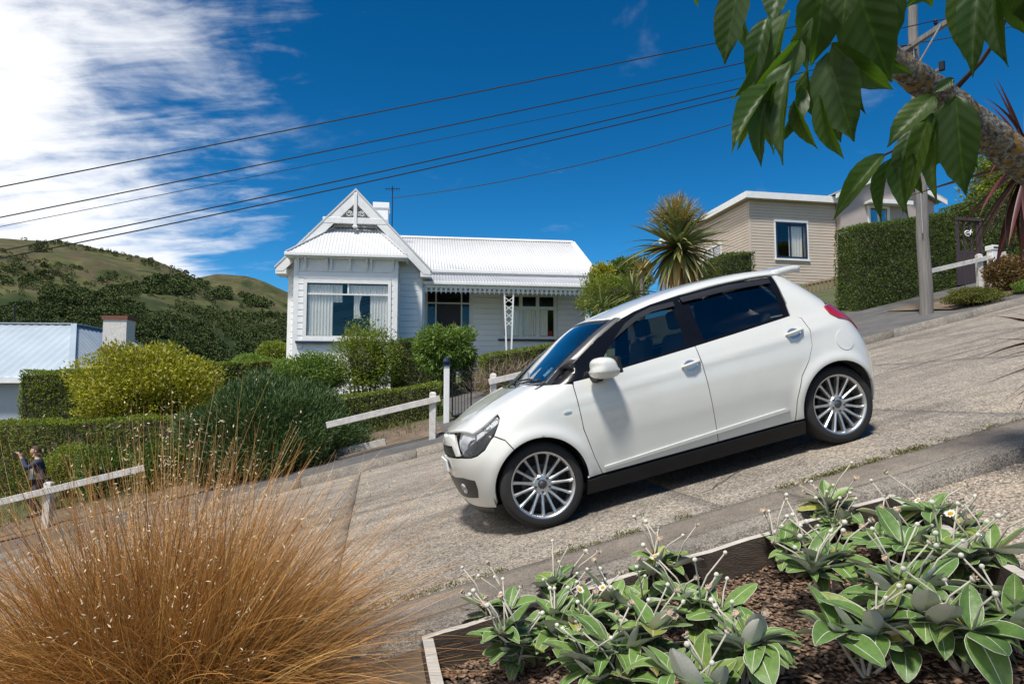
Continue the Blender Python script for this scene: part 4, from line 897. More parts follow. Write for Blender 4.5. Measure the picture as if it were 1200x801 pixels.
mb = MB(); mb.box(.17, .24, 2.5, 2.6, 7.6, 9.0); mb.box(.17, .24, 4.4, 4.5, 7.6, 9.0); mb.box(.17, .24, 2.6, 4.4, 8.9, 9.0); mb.box(.17, .24, 2.6, 4.4, 7.6, 7.7); mb.box(.18, .23, 3.47, 3.53, 7.7, 8.9); sw = B.add(mb, 'side_window', 'white_paint'); mb = MB(); mb.box(.225, .235, 2.6, 4.4, 7.7, 8.9); mb.build('pane', 'window_glass', sw)
wf = window(B, None, 1.55, 2.95, 7.85, 9.33, 0, cols=[(2.22, 0)], fw=.08, mat='navy_paint'); drape(B, 2.25, 2.93, 7.87, 9.3, .2, 5, mat='curtain')
mb = MB(); mb.box(1.40, 3.10, -.06, .0, 9.42, 9.52); mb.box(1.38, 3.12, -.10, .02, 7.66, 7.75); mb.box(1.40, 1.465, -.05, 0, 7.75, 9.42); mb.box(3.035, 3.10, -.05, 0, 7.75, 9.42); mb.build('window_trim', 'white_paint', wf)
mb = MB(); mb.box(.17, .27, -.035, .03, 5.6, 10.3); B.add(mb, 'corner_board', 'cream_weatherboard')
mb = MB(); mb.box(-.10, 4.9, -.35, 9.2, 10.50, 10.62); B.add(mb, 'roof', 'roof_white'); mb = MB(); mb.box(-.14, 4.94, -.40, -.35, 10.34, 10.63); mb.box(-.14, -.10, -.35, 9.2, 10.34, 10.63); B.add(mb, 'fascia', 'white_paint'); mb = MB(); mb.box(-.10, 4.9, -.35, 9.1, 10.36, 10.40); B.add(mb, 'soffit', 'cream_weatherboard')
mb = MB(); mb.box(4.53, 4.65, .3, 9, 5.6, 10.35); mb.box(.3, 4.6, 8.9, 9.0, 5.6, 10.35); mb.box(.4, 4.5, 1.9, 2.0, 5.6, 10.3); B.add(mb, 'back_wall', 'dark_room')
mb = MB(); mb.box(4.65, 5.7, 1.6, 1.7, 5.6, 10.3); B.add(mb, 'porch_wall', 'mauve_render'); mb = MB(); mb.box(4.9, 5.5, 1.55, 1.6, 6.6, 8.7); B.add(mb, 'porch_door', 'door_dark'); mb = MB(); mb.box(4.55, 5.75, -.2, 1.7, 10.0, 10.12); B.add(mb, 'porch_roof', 'white_paint')
mb = MB(); mb.tube([(4.72, -.1, 5.6), (4.72, -.1, 10.0)], .05, 8); B.add(mb, 'porch_post', 'white_paint')
# --- the mauve gabled house behind the tall hedge
G = House('mauve_house', 1047, 31, 11, 6.5, 'mauve rendered house with white barge boards seen over the tall hedge')
gw = 2.6
mb = MB(); wall_cells(mb, -gw + .15, gw - .1, 6.0, 10.6, 0, .12, [(-.95, -.05, 8.9, 10.2)]); mb.prism([(-gw, 10.6), (gw, 10.6), (0, 11.75)], 'Y', 0, .12); mb.box(-gw + .15, -gw + .27, .12, 8, 6, 10.6); mb.box(gw - .2, gw - .1, .12, 8, 6, 10.6); G.add(mb, 'wall', 'mauve_render')
for sg in (-1, 1):
    mb = MB(); mb.prism([(0, 11.98), (sg * (gw + .3), 10.66), (sg * (gw + .3), 10.46), (0, 11.76)], 'Y', -.36, -.30); G.add(mb, 'barge_board', 'white_paint')
    mb = MB(); mb.hexa([(0, -.35, 11.98), (sg * (gw + .32), -.35, 10.67), (sg * (gw + .32), 8, 10.67), (0, 8, 11.98)], [(0, -.35, 12.04), (sg * (gw + .32), -.35, 10.73), (sg * (gw + .32), 8, 10.73), (0, 8, 12.04)]); G.add(mb, 'roof', 'verandah_iron')
wf = window(G, None, -.95, -.05, 8.9, 10.2, 0, cols=[(-.5, 0)], fw=.12); mb = MB(); mb.box(-1.25, .9, -.5, .0, 10.34, 10.46); mb.box(-1.25, .9, -.55, -.5, 10.30, 10.48); G.add(mb, 'canopy', 'white_paint')
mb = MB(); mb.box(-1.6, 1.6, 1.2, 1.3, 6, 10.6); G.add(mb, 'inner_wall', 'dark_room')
# --- the neighbour below with the pale hipped roof
L_ = House('hipped_house', 85, 26, 4, -3.2, 'low house with pale blue-grey hipped roof and white chimney behind the clipped hedge')
ew = 2.22; mb = MB(); mb.box(-9, -.45, .45, 12.5, -3.2, ew); L_.add(mb, 'wall', 'pale_wall')
c0, c1, c2, c3 = (-9.6, 0, ew), (0, 0, ew), (0, 13, ew), (-9.6, 13, ew); r0, r1, r2, r3 = (-6.2, 4.3, 4.75), (-2.35, 4.3, 4.75), (-2.35, 8.6, 4.75), (-6.2, 8.6, 4.75)
for a, b_, c, d in ((c0, c1, r0, r1), (c1, c2, r1, r2), (c2, c3, r2, r3), (c3, c0, r3, r0), (r0, r1, r3, r2)): corrugated('roof', 'pale_roof', L_.root, a, b_, c, d, pitch=.35, amp=.012, base=-3.2, nv=14)
mb = MB()
for a, b_ in ((c1, r1), (c0, r0), (r0, r1), (r1, r2), (r2, r3), (c2, r2), (c3, r3)): mb.bar(Vector(a) + Vector((0, 0, .03)), Vector(b_) + Vector((0, 0, .03)), .22, .05)
L_.add(mb, 'ridge_cap', 'pale_roof')
mb = MB(); mb.box(-9.7, .1, -.1, 0, ew - .14, ew + .02); mb.box(0, .1, 0, 13, ew - .14, ew + .02); L_.add(mb, 'gutter', 'white_paint')
mb = MB(); mb.box(-.95, .05, 4.0, 4.8, 3.2, 4.95); ch = L_.add(mb, 'chimney', 'worn_white'); mb = MB(); mb.box(-1.0, .10, 3.95, 4.85, 4.95, 5.12); mb.build('brick_cap', 'brick_red', ch); mb = MB(); mb.box(-1.06, .16, 3.9, 4.9, 3.55, 3.66); mb.box(-.99, .09, 3.96, 4.84, 3.3, 3.5); mb.build('brick_band', 'brick_red', ch)
mb = MB(); mb.tube([(-4.9, 4.3, 4.7), (-4.9, 4.3, 5.6)], .03, 6); mb.bar((-5.2, 4.3, 5.5), (-4.6, 4.3, 5.55), .03, .03); L_.add(mb, 'aerial', 'iron')
# ------------------------------------------------------------------ pole, wires, rails, gates
def pole(x, y, h, label, rb=.135, rt=.092):
    z = gz(x, y); root = empty('utility_pole', (x, y, z), 0, label, 'pole', None)
    mb = MB(); n = 14; mb.tube([(0, 0, -.3)] + [(.01 * math.sin(i * 1.7), .01 * math.cos(i * 2.3), h * i / 12) for i in range(13)], [rb] + [rb + (rt - rb) * i / 12 for i in range(13)], n); autosmooth(mb.build('post', 'pole_wood', root), 60)
    return root
pb = hitg(1086, 367, 8); PX, PY = pb.x, pb.y; PH = 10.25 - pb.z
pl = pole(PX, PY, PH, 'weathered grey timber power pole standing in front of the tall clipped hedge')
arm_z = PH - .95
mb = MB(); a = -NV * 2.1 + Vector((0, 0, arm_z)); b_ = NV * .5 + Vector((0, 0, arm_z)); mb.bar(a + SV * -.13, b_ + SV * -.13, .09, .11); arm = mb.build('cross_arm', 'pole_wood', pl, bevel=.008)
mb = MB(); mb.bar(-NV * .95 + Vector((0, 0, arm_z)) - SV * .19, Vector((0, 0, arm_z - .65)) - SV * .10, .02, .04); mb.build('brace', 'steel', arm)
INS = []
for t_ in (-2.0, -1.45, -.75, .35):
    mb = MB(); q = NV * t_ - SV * .13 + Vector((0, 0, arm_z)); mb.tube([q + Vector((0, 0, .05)), q + Vector((0, 0, .14))], .012, 6); mb.lathe([(.03, .12), (.045, .14), (.028, .165), (.045, .185), (.03, .215), (.001, .22)], 12, 'Z', tuple(q)); mb.build('insulator', 'iron', arm); INS.append(q + Vector((0, 0, .2)))
mb = MB(); mb.bar(Vector((0, 0, arm_z - .85)) - SV * .02, -NV * .75 + Vector((0, 0, arm_z - .80)), .06, .06); lo = mb.build('side_bracket', 'pole_wood', pl); mb = MB(); mb.tube([-NV * .72 + Vector((0, 0, arm_z - .86)), -NV * .72 + Vector((0, 0, arm_z - .68))], .06, 10); mb.build('insulator', 'iron', lo)
mb = MB(); mb.tube([Vector((-.1, -.16, PH * .25)), Vector((-.1, -.15, PH * .62)), Vector((-.08, -.12, PH - .9))], .014, 6); mb.build('conduit', 'steel', pl)
pBp = P3(-16, 12.7); pB = pole(pBp.x, pBp.y, 6.6, 'timber power pole farther down the street'); pCp = P3(40, 12.7); pC = pole(pCp.x, pCp.y, 8.5, 'timber power pole farther up the street')
PL = Vector((PX, PY, pb.z))
def wire(a, b_, sag, label, r=.011, k=28):
    a = Vector(a); b_ = Vector(b_); mb = MB(); mb.tube([a.lerp(b_, i / k) - Vector((0, 0, 4 * sag * (i / k) * (1 - i / k))) for i in range(k + 1)], r, 5)
    o = mb.build('overhead_wire', 'cable'); return tag(o, label, 'wire', 'overhead wires')
def thru(a, px, py, q):
    """far end on the lower pole so that the wire passes the given direction on its way"""
    return q
YB = pBp.y
down = [(INS[0], at(-960, 402, YB), .10, 'topmost overhead wire running down the street from the power pole'), (INS[2], at(-960, 442, YB), .12, 'second overhead wire running down the street below the topmost'),
        (INS[3], at(-960, 452, YB), .05, 'thin overhead wire just below the second one'), (Vector((0, -.1, arm_z + .06)), at(-960, 470, YB), .35, 'upper wire of the sagging low pair'), (Vector((0, -.1, arm_z - .08)), at(-960, 476, YB), .38, 'lower wire of the sagging low pair')]
for (q, e_, sg, lb), rr in zip(down, (.011, .011, .006, .012, .012)): wire(PL + q, e_, sg, lb, rr)
wire(PL + Vector((0, -.1, arm_z - .42)), at(458, 232, 24.6), .45, 'service wire running from the power pole to the villa chimney', .013)
for j, q in enumerate(INS): wire(PL + q, P3(40, 12.7) + Vector((0, 0, 8.0)) - NV * (1.5 - j * .6), .3, ('outer', 'second', 'third', 'inner')[j] + ' wire climbing the street beyond the power pole', .012)

def handrail(px, py, name_label, before, after, h=.80, lean=0.0, posts=(0.0,), rail_h=None, n_shift=0.0, rail_t=.11):
    p = hitg(px, py, 6); s, n = sn(p.x, p.y); n += n_shift; rh = h - .12 if rail_h is None else rail_h
    g = zg(s, n); root = empty('handrail_fence', (p.x, p.y, g), 0, name_label, 'fence', 'white handrail fences by the path')
    loc = lambda ds, dz, dn=0: P3(s + ds, n + dn, 0, g + GR * ds) - Vector((p.x, p.y, g)) + Vector((0, 0, dz))
    for d_ in posts:
        mb = MB(); a = loc(d_, -.15); mb.box(a.x - .06, a.x + .06, a.y - .06, a.y + .06, a.z, a.z + h + .15); mb.hexa([(a.x - .06, a.y - .06, a.z + h + .15), (a.x + .06, a.y - .06, a.z + h + .15), (a.x + .06, a.y + .06, a.z + h + .15), (a.x - .06, a.y + .06, a.z + h + .15)], [(a.x - .03, a.y - .03, a.z + h + .175), (a.x + .03, a.y - .03, a.z + h + .175), (a.x + .03, a.y + .03, a.z + h + .175), (a.x - .03, a.y + .03, a.z + h + .175)]); mb.build('post', 'worn_white', root, bevel=.008)
    mb = MB(); mb.bar(loc(-before, rh, -.085), loc(after, rh, -.085), .045, rail_t); mb.build('rail', 'worn_white', root, bevel=.006)
    return root
handrail(507, 513, 'white timber handrail in front of the long clipped hedge by the gate', 1.85, .12, posts=(0,))
handrail(1149, 339, 'white timber handrail with stout post beside the brown shrub', 1.75, .7, h=.85)
handrail(578, 492, 'short white timber handrail below the dry twiggy hedge', .10, 2.2, h=.85, posts=(0, 2.0))
hl_ = at(55, 572, 12.6); s_, n_ = sn(hl_.x, hl_.y)
root = handrail(55, 618, 'white timber handrail low on the street behind the tussock', 3.0, 1.5, h=.74, posts=(0,))
# gate with ball-capped post
gp = hitg(523, 494, 8); g0 = empty('garden_gate', (gp.x, gp.y, gz(gp.x, gp.y)), YAW, 'small black iron gate on a white post with blue cap', 'gate')
mb = MB(); mb.box(-.055, .055, -.055, .055, -.1, 1.12); mb.build('post', 'white_paint', g0, bevel=.01); mb = MB(); mb.box(-.075, .075, -.075, .075, 1.12, 1.15); mb.lathe([(.001, 1.15), (.05, 1.16), (.075, 1.21), (.06, 1.27), (.001, 1.30)], 14); mb.build('cap', 'navy_paint', g0)
mb = MB()
for a, b_ in (((.12, 0, .10), (.12, 0, 1.02)), ((.50, 0, .12), (.50, 0, 1.02)), ((.12, 0, 1.02), (.50, 0, 1.02)), ((.12, 0, .12), (.50, 0, .12))): mb.bar(a, b_, .025, .025, (0, 1, 0))
for i in range(5): mb.bar((.18 + i * .063, 0, .12), (.18 + i * .063, 0, 1.02), .010, .010, (0, 1, 0))
mb.build('gate_leaf', 'iron', g0)
# path to the verandah
fp = strip('garden_path', 1.55, 2.75, 14.05, 19.2, 'asphalt', .40, 0.92, ds=.3, dn=.5, wob=.01)
# timber edging and slabs along the verge
for px0, py0, px1, py1 in ((362, 541, 452, 521),):
    a = hitg(px0, py0, 6); b_ = hitg(px1, py1, 6); mb = MB(); mb.bar(a + Vector((0, 0, .05)), b_ + Vector((0, 0, .05)), .06, .14); tag(mb.build('edging_board', 'bleached_timber', None, bevel=.006), 'weathered timber edging ' + ('board lying along the verge below the dark bushy shrub' if px0 == 362 else 'offcut set across the verge beside the handrail post'), 'board')
# gate in the hedge at the right
q = at(1137, 335, 18.0); gg = empty('hedge_gate', (q.x, q.y, gz(q.x, q.y) - .05), YAW, 'dark timber door set in the tall hedge with a white number sign', 'gate')
zt_ = at(1137, 259, 18.0).z - gg.location.z
mb = MB(); mb.box(-.42, -.34, -.05, .05, 0, zt_); mb.box(.34, .42, -.05, .05, 0, zt_); mb.box(-.42, .42, -.06, .06, zt_, zt_ + .08); mb.build('frame', 'gate_timber', gg)
for i in range(6): mb = MB(); mb.box(-.335 + i * .113, -.335 + i * .113 + .105, -.02, .02, .02, zt_ * .52); mb.build('plank', 'gate_timber', gg)
for i in range(4): mb = MB(); mb.box(-.335 + i * .205, -.335 + i * .205 + .055, -.02, .02, zt_ * .535, zt_); mb.build('bar', 'gate_timber', gg)
mb = MB(); mb.box(-.335, .335, -.022, .022, zt_ * .50, zt_ * .535); mb.build('middle_rail', 'gate_timber', gg)
mb = MB()                                                       # pale wrought motif on the door
for i in range(22): pass
mb.tube([(-.06 + .08 * math.cos(a), -.06, zt_ * .80 + .07 * math.sin(a)) for a in np.linspace(.6, 5.2, 16)], .016, 6); mb.tube([(-.10, -.06, zt_ * .80), (.10, -.06, zt_ * .82)], .014, 6); mb.tube([(.06, -.06, zt_ * .86), (.02, -.06, zt_ * .78)], .014, 6); mb.build('sign', 'white_paint', gg)
q = at(1164, 310, 16.6); lb = empty('letterbox', (q.x, q.y, gz(q.x, q.y)), YAW, 'white letterbox post with dark slot beside the hedge gate', 'letterbox'); zt_ = at(1164, 287, 16.6).z - lb.location.z
mb = MB(); mb.box(-.09, .09, -.09, .09, -.1, zt_ - .12); mb.build('post', 'white_paint', lb, bevel=.01); mb = MB(); mb.prism([(-.11, zt_ - .02), (.11, zt_ - .02), (.11, zt_ - .14), (-.11, zt_ - .14)], 'Y', -.11, .11); mb.build('box', 'white_paint', lb, bevel=.01); mb = MB(); mb.box(-.08, .08, -.116, -.108, zt_ - .10, zt_ - .065); mb.build('slot', 'iron', lb)
# deck balustrade of the cream house
a = at(944, 333, 25.5); b_ = at(992, 323, 25.0); dz = 1.15; root = empty('deck_balustrade', (a.x, a.y, a.z - dz), 0, 'timber deck balustrade with upright slats beside the tall hedge', 'balustrade')
v = b_ - a; mb = MB(); mb.bar((0, 0, dz), v + Vector((0, 0, dz)), .10, .07); mb.build('top_rail', 'deck_timber', root); mb = MB(); mb.bar((0, 0, .12), v + Vector((0, 0, .12)), .06, .08); mb.build('bottom_rail', 'deck_timber', root)
for i in range(11): q = v * (i / 10); mb = MB(); mb.box(q.x - .035, q.x + .035, q.y - .015, q.y + .015, q.z + .05, q.z + dz - .035); mb.build('slat', 'deck_timber', root)
mb = MB(); mb.box(-.1, v.x, v.y - .6 if v.y < 0 else -.1, 3, -.12, -.02); mb.box(.0, .12, 0, .12, -2.5, -.12); mb.build('deck', 'deck_timber', root)
# ------------------------------------------------------------------ hills and far woods
def hill_materials():
    m, t, b = newmat('pasture'); L = t.links.new; v = coords(t, 'World', (1, 1, 0.4))
    a = tnoise(t, v, 0.010, 5, 0.6, 0.8); f = tnoise(t, v, 0.08, 6, 0.65)
    c = ramp(t, a, [(0.34, (0.030, 0.042, 0.018)), (0.42, (0.060, 0.070, 0.028)), (0.49, (0.100, 0.100, 0.042)), (0.54, (0.090, 0.070, 0.045)), (0.60, (0.065, 0.075, 0.030)), (0.68, (0.034, 0.045, 0.020))])
    c2 = ramp(t, f, [(0.35, (0.70, 0.74, 0.70)), (0.7, (1.15, 1.12, 1.05))])
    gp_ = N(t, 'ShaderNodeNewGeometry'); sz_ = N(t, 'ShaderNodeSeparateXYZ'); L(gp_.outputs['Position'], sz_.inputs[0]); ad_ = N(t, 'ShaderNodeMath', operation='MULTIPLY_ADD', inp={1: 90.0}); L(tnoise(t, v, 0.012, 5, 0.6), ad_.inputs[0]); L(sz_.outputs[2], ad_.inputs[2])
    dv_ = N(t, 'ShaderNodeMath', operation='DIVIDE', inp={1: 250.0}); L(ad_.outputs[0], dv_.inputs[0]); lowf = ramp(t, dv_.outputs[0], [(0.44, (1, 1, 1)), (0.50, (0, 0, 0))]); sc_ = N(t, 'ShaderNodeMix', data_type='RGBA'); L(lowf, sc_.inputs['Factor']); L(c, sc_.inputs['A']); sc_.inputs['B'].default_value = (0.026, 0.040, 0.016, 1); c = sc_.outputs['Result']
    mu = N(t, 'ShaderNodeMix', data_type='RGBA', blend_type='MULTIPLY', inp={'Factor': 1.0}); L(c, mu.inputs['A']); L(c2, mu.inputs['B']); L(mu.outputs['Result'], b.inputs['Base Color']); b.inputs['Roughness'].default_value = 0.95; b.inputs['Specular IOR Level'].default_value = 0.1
    simple('cut_slope', (0.15, 0.105, 0.075), (0.10, 0.08, 0.055), 0.03, 0.95)
    leafmat('far_wood', [(0.058, 0.085, 0.028), (0.081, 0.106, 0.032), (0.047, 0.068, 0.026), (0.099, 0.116, 0.037), (0.062, 0.085, 0.037)], 0.0, 0.9, spec=0.1)
    leafmat('near_wood', [(0.045, 0.071, 0.019), (0.068, 0.101, 0.027), (0.034, 0.053, 0.017), (0.086, 0.109, 0.032), (0.053, 0.060, 0.021)], 0.15, 0.8, spec=0.2)
hill_materials()
RIDGE = [(-900, 300), (-500, 262), (-200, 272), (-60, 278), (0, 279), (72, 283), (127, 294), (178, 304), (220, 321), (254, 338), (297, 351), (333, 362), (420, 385), (520, 405), (700, 425), (900, 440)]
RIDGE2 = [(120, 350), (180, 334), (233, 325), (254, 321), (288, 323), (310, 330), (335, 341), (400, 372), (520, 400)]
def hill(name, rid, r0, r1, z0, cols, rows, back, seed):
    px = np.linspace(rid[0][0], rid[-1][0], cols); py = np.interp(px, [q[0] for q in rid], [q[1] for q in rid])
    X = np.zeros((cols, rows + 6)); Y = X.copy(); Z = X.copy(); k = math.cos(PITCH), math.sin(PITCH)
    for i in range(cols):
        top = at(px[i], py[i], 1.0) - Vector((0, 0, CAMZ)); hd = math.hypot(top.x, top.y); az = (top.x / hd, top.y / hd); el = top.z / hd
        for j in range(rows + 6):
            t_ = j / rows; r_ = r0 + (r1 - r0) * t_
            if t_ <= 1: h = z0 + (CAMZ + el * r1 - z0) * (t_ ** 1.15)
            else: h = CAMZ + el * r1 - (t_ - 1) * back
            X[i, j], Y[i, j], Z[i, j] = az[0] * r_, az[1] * r_, h
    p = np.stack([X, Y, Z * 0], -1); env = np.clip(np.linspace(0, 1, rows) * 4, 0, 1); e = np.ones(rows + 6); e[:rows] = env * np.clip((1 - np.linspace(0, 1, rows)) * 4, 0.12, 1); e[rows:] = .15
    Z += e[None] * (lump(p, 0.012, seed) * 14 + lump(p, 0.035, seed + 2) * 5 + lump(p, .1, seed) * 1.2)
    o = gridmesh(name, X, Y, Z, 'pasture'); o['kind'] = 'structure'; return X, Y, Z, px
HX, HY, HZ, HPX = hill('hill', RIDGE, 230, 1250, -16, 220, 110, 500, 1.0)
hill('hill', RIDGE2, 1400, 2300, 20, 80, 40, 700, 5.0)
def proj(X, Y, Z):
    c, s_ = math.cos(PITCH), math.sin(PITCH); zz = Z - CAMZ; d = Y * c + zz * s_; return 600 + FPX * X / d, 400.5 - FPX * (zz * c - Y * s_) / d
hpx, hpy = proj(HX[:, :110], HY[:, :110], HZ[:, :110])
def on_hill(px, py):
    i = int(np.clip(np.searchsorted(HPX, px), 0, len(HPX) - 1)); col = hpy[i]; j = int(np.argmin(np.abs(col - py))); return np.array([HX[i, j], HY[i, j], HZ[i, j]])
def crowns(name, pts, rad, mat, label, hs=1.0, sub=1):
    bm = bmesh.new(); bmesh.ops.create_icosphere(bm, subdivisions=sub, radius=1.0); bv = np.array([tuple(v.co) for v in bm.verts]); bf = np.array([[v.index for v in f.verts] for f in bm.faces]); bm.free()
    n = len(pts); v = bv[None] * rad[:, None, None] * RNG.uniform(.7, 1.3, (n, len(bv), 1)) * np.array([1, 1, hs]) * RNG.uniform(.8, 1.25, (n, 1, 3)) + pts[:, None] + np.array([0, 0, 1.0]) * (rad * hs * .55)[:, None, None]
    f = bf[None] + (np.arange(n) * len(bv))[:, None, None]; o = link(name, npmesh(name, v.reshape(-1, 3), f.reshape(-1, 3)), mat); tag(o, label, 'woods', kind='stuff'); return o
# woods on the hill: each stand has an outline on the slope
stands = [([(-150, 306), (0, 312), (45, 311), (80, 324), (108, 333), (60, 342), (0, 336), (-150, 332)], 260, 3.4), ([(168, 329), (215, 327), (221, 345), (172, 345)], 420, 4.6), ([(270, 345), (305, 347), (309, 361), (272, 358)], 220, 5.0),
          ([(20, 281), (75, 285), (130, 296), (178, 305), (222, 322), (262, 345), (230, 338), (170, 312), (120, 300), (60, 288)], 360, 3.4), ([(122, 340), (156, 336), (160, 352), (150, 362), (120, 352)], 200, 4.6), ([(225, 330), (262, 342), (270, 352), (240, 350)], 140, 4.4), ([(-300, 356), (60, 358), (110, 355), (180, 358), (240, 364), (335, 371), (420, 388), (420, 440), (-300, 440)], 6500, 4.2), ([(36, 288), (48, 288), (48, 296), (36, 296)], 22, 3.6), ([(0, 296), (300, 350), (300, 362), (0, 350)], 260, 2.6), ([(60, 340), (120, 345), (120, 358), (40, 356)], 200, 4.0)]
pts = []; rad = []
for poly, n, r_ in stands:
    P_ = np.array(poly); lo, hi = P_.min(0), P_.max(0); c = RNG.uniform(lo, hi, (n * 2, 2)); c = c[inpoly(c, P_)][:n]
    keep = lump(np.concatenate([c, c[:, :1] * 0], 1), .06, n) > -.55; c = c[keep]
    for a in c: pts.append(on_hill(*a)); rad.append(r_ * RNG.uniform(.5, 1.2))
pts = np.array(pts); rad = np.array(rad); dist = np.hypot(pts[:, 0], pts[:, 1]); rad = rad * np.clip(dist / 800, .45, 1.25)
nl_ = 48; dd = rnd_dir(len(pts) * nl_); dd[:, 2] = np.abs(dd[:, 2]) * 1.0 - .25; rr_ = np.repeat(rad, nl_)[:, None]
q = np.repeat(pts, nl_, 0) + dd * rr_ * RNG.uniform(.55, 1.05, (len(dd), 1)) * np.repeat(RNG.uniform(.75, 1.35, (len(pts), 3)), nl_, 0) + np.array([0, 0, .55]) * rr_
o = leaf_cloud('hillside_woods', q, dd + RNG.normal(0, .5, dd.shape), unit(dd + RNG.normal(0, .4, dd.shape)), rr_[:, 0] * .46, rr_[:, 0] * .36, 'far_wood'); tag(o, 'dark bush and shelter belts on the hillside', 'woods', kind='stuff')
# woods in the valley behind the houses: leafy crowns
def wood_band(name, label, n, px0, px1, r0, r1, zf, size, leaves, mat):
    P_, D_, S_ = [], [], []
    tr = MB()
    for k in range(n):
        px = RNG.uniform(px0, px1); r_ = RNG.uniform(r0, r1); d = at(px, 400, 1.0); hd = math.hypot(d.x, d.y); x, y = d.x / hd * r_, d.y / hd * r_; z = zf(r_); h = size * RNG.uniform(.7, 1.3)
        dd = rnd_dir(leaves); rr = RNG.uniform(.55, 1.0, (leaves, 1)); c = np.array([x, y, z + h * .62]); q = c + dd * rr * np.array([h * .42, h * .42, h * .45]) * (1 + .35 * lump(dd * 2, 1.6, k))[:, None]
        P_.append(q); D_.append(dd + np.array([0, 0, -.3])); tr.tube([(x, y, z - 1), (x, y, z + h * .6)], [h * .03, h * .015], 5)
    P_ = np.concatenate(P_); D_ = np.concatenate(D_); o = leaf_cloud(name, P_, D_ + RNG.normal(0, .5, D_.shape), rnd_dir(len(P_)), size * .20 * RNG.uniform(.6, 1.3, len(P_)), size * .14, mat); tag(o, label, 'woods', kind='stuff'); t_ = tr.build('trunks', 'hedge_wood', o); t_['kind'] = 'stuff'
wood_band('valley_wood', 'dense green wood in the valley behind the hipped house', 260, -500, 640, 120, 260, lambda r_: -13 - (r_ - 120) * .02, 13, 260, 'near_wood')

# ------------------------------------------------------------------ hedges and shrubs
leafmat('hedge_green', [(0.132, 0.186, 0.024), (0.192, 0.240, 0.031), (0.096, 0.144, 0.022), (0.240, 0.270, 0.036), (0.156, 0.204, 0.026)], 0.35)
leafmat('hedge_dark', [(0.057, 0.103, 0.016), (0.092, 0.149, 0.023), (0.069, 0.115, 0.018), (0.127, 0.178, 0.030), (0.055, 0.092, 0.016)], 0.3)
leafmat('hedge_yellow', [(0.12, 0.135, 0.022), (0.16, 0.165, 0.028), (0.08, 0.10, 0.02), (0.19, 0.185, 0.03)], 0.3)
leafmat('gold_leaf', [(0.261, 0.266, 0.023), (0.365, 0.340, 0.029), (0.156, 0.187, 0.023), (0.444, 0.386, 0.039), (0.209, 0.226, 0.026)], 0.3)
leafmat('fresh_leaf', [(0.119, 0.206, 0.035), (0.175, 0.263, 0.045), (0.088, 0.156, 0.030), (0.213, 0.275, 0.062)], 0.3)
leafmat('needle_green', [(0.041, 0.084, 0.025), (0.065, 0.115, 0.032), (0.095, 0.147, 0.043), (0.046, 0.085, 0.025)], 0.1)
leafmat('rusty_leaf', [(0.16, 0.085, 0.03), (0.22, 0.12, 0.045), (0.10, 0.07, 0.025), (0.13, 0.11, 0.03)], 0.2)
leafmat('dry_twig', [(0.26, 0.19, 0.14), (0.18, 0.13, 0.09), (0.33, 0.25, 0.19), (0.22, 0.12, 0.09)], 0.0)
def hedge(label, x0, yb0, yt0, Y0, x1, yb1, yt1, Y1, width, mat='hedge_green', dens=900, leaf=.055, amp=.05, drop=.6, group=None, top_mat=None, seed=0.0):
    A, B_ = at(x0, yb0, Y0), at(x1, yb1, Y1); At, Bt = at(x0, yt0, Y0), at(x1, yt1, Y1)
    c = (A + B_) / 2; root = empty('hedge', (c.x, c.y, min(A.z, B_.z) - drop), 0, label, 'hedge', group); O = np.array(root.location)
    a, b_, at_, bt = (np.array(v) for v in (A, B_, At, Bt)); a[2] -= drop; b_[2] -= drop
    dxy = (b_ - a) * np.array([1, 1, 0]); W_ = np.array([-dxy[1], dxy[0], 0]) / np.linalg.norm(dxy) * width
    if W_[1] < 0: W_ = -W_
    faces = [(a, b_, at_, bt, -W_), (at_, bt, at_ + W_, bt + W_, np.array([0, 0, 1.0])), (a, a + W_, at_, at_ + W_, a - b_), (b_, b_ + W_, bt, bt + W_, b_ - a), (a + W_, b_ + W_, at_ + W_, bt + W_, W_)]
    P_, D_ = [], []
    for k, (p00, p10, p01, p11, nn) in enumerate(faces):
        nn = nn / np.linalg.norm(nn); ar = np.linalg.norm(np.cross(p10 - p00, p01 - p00)); n = int(ar * dens * (.35 if k == 4 else 1)); u, v = RNG.uniform(0, 1, (n, 1)), RNG.uniform(0, 1, (n, 1))
        q = (p00 * (1 - u) + p10 * u) * (1 - v) + (p01 * (1 - u) + p11 * u) * v
        q = q + nn * (lump(q, 1.6, seed + k)[:, None] * amp + lump(q, 6.0, seed)[:, None] * amp * .5 - np.abs(RNG.normal(0, .035, (n, 1)))); P_.append(q); D_.append(np.broadcast_to(nn, q.shape) * .6 + np.array([0, 0, .35]) + RNG.normal(0, .75, q.shape))
    P_ = np.concatenate(P_) - O; D_ = np.concatenate(D_)
    leaf_cloud('foliage', P_, D_, rnd_dir(len(P_)), leaf * RNG.uniform(.6, 1.4, len(P_)), leaf * .55, mat, root)
    i = .07; cu = dxy / np.linalg.norm(dxy) * i; cw = W_ / width * i; z_ = np.array([0, 0, i])
    mb = MB(); mb.hexa([a + cu + cw - O, b_ - cu + cw - O, b_ - cu + W_ - cw - O, a + cu + W_ - cw - O], [at_ + cu + cw - z_ - O, bt - cu + cw - z_ - O, bt - cu + W_ - cw - z_ - O, at_ + cu + W_ - cw - z_ - O]); mb.build('branches', 'hedge_wood', root)
    return root
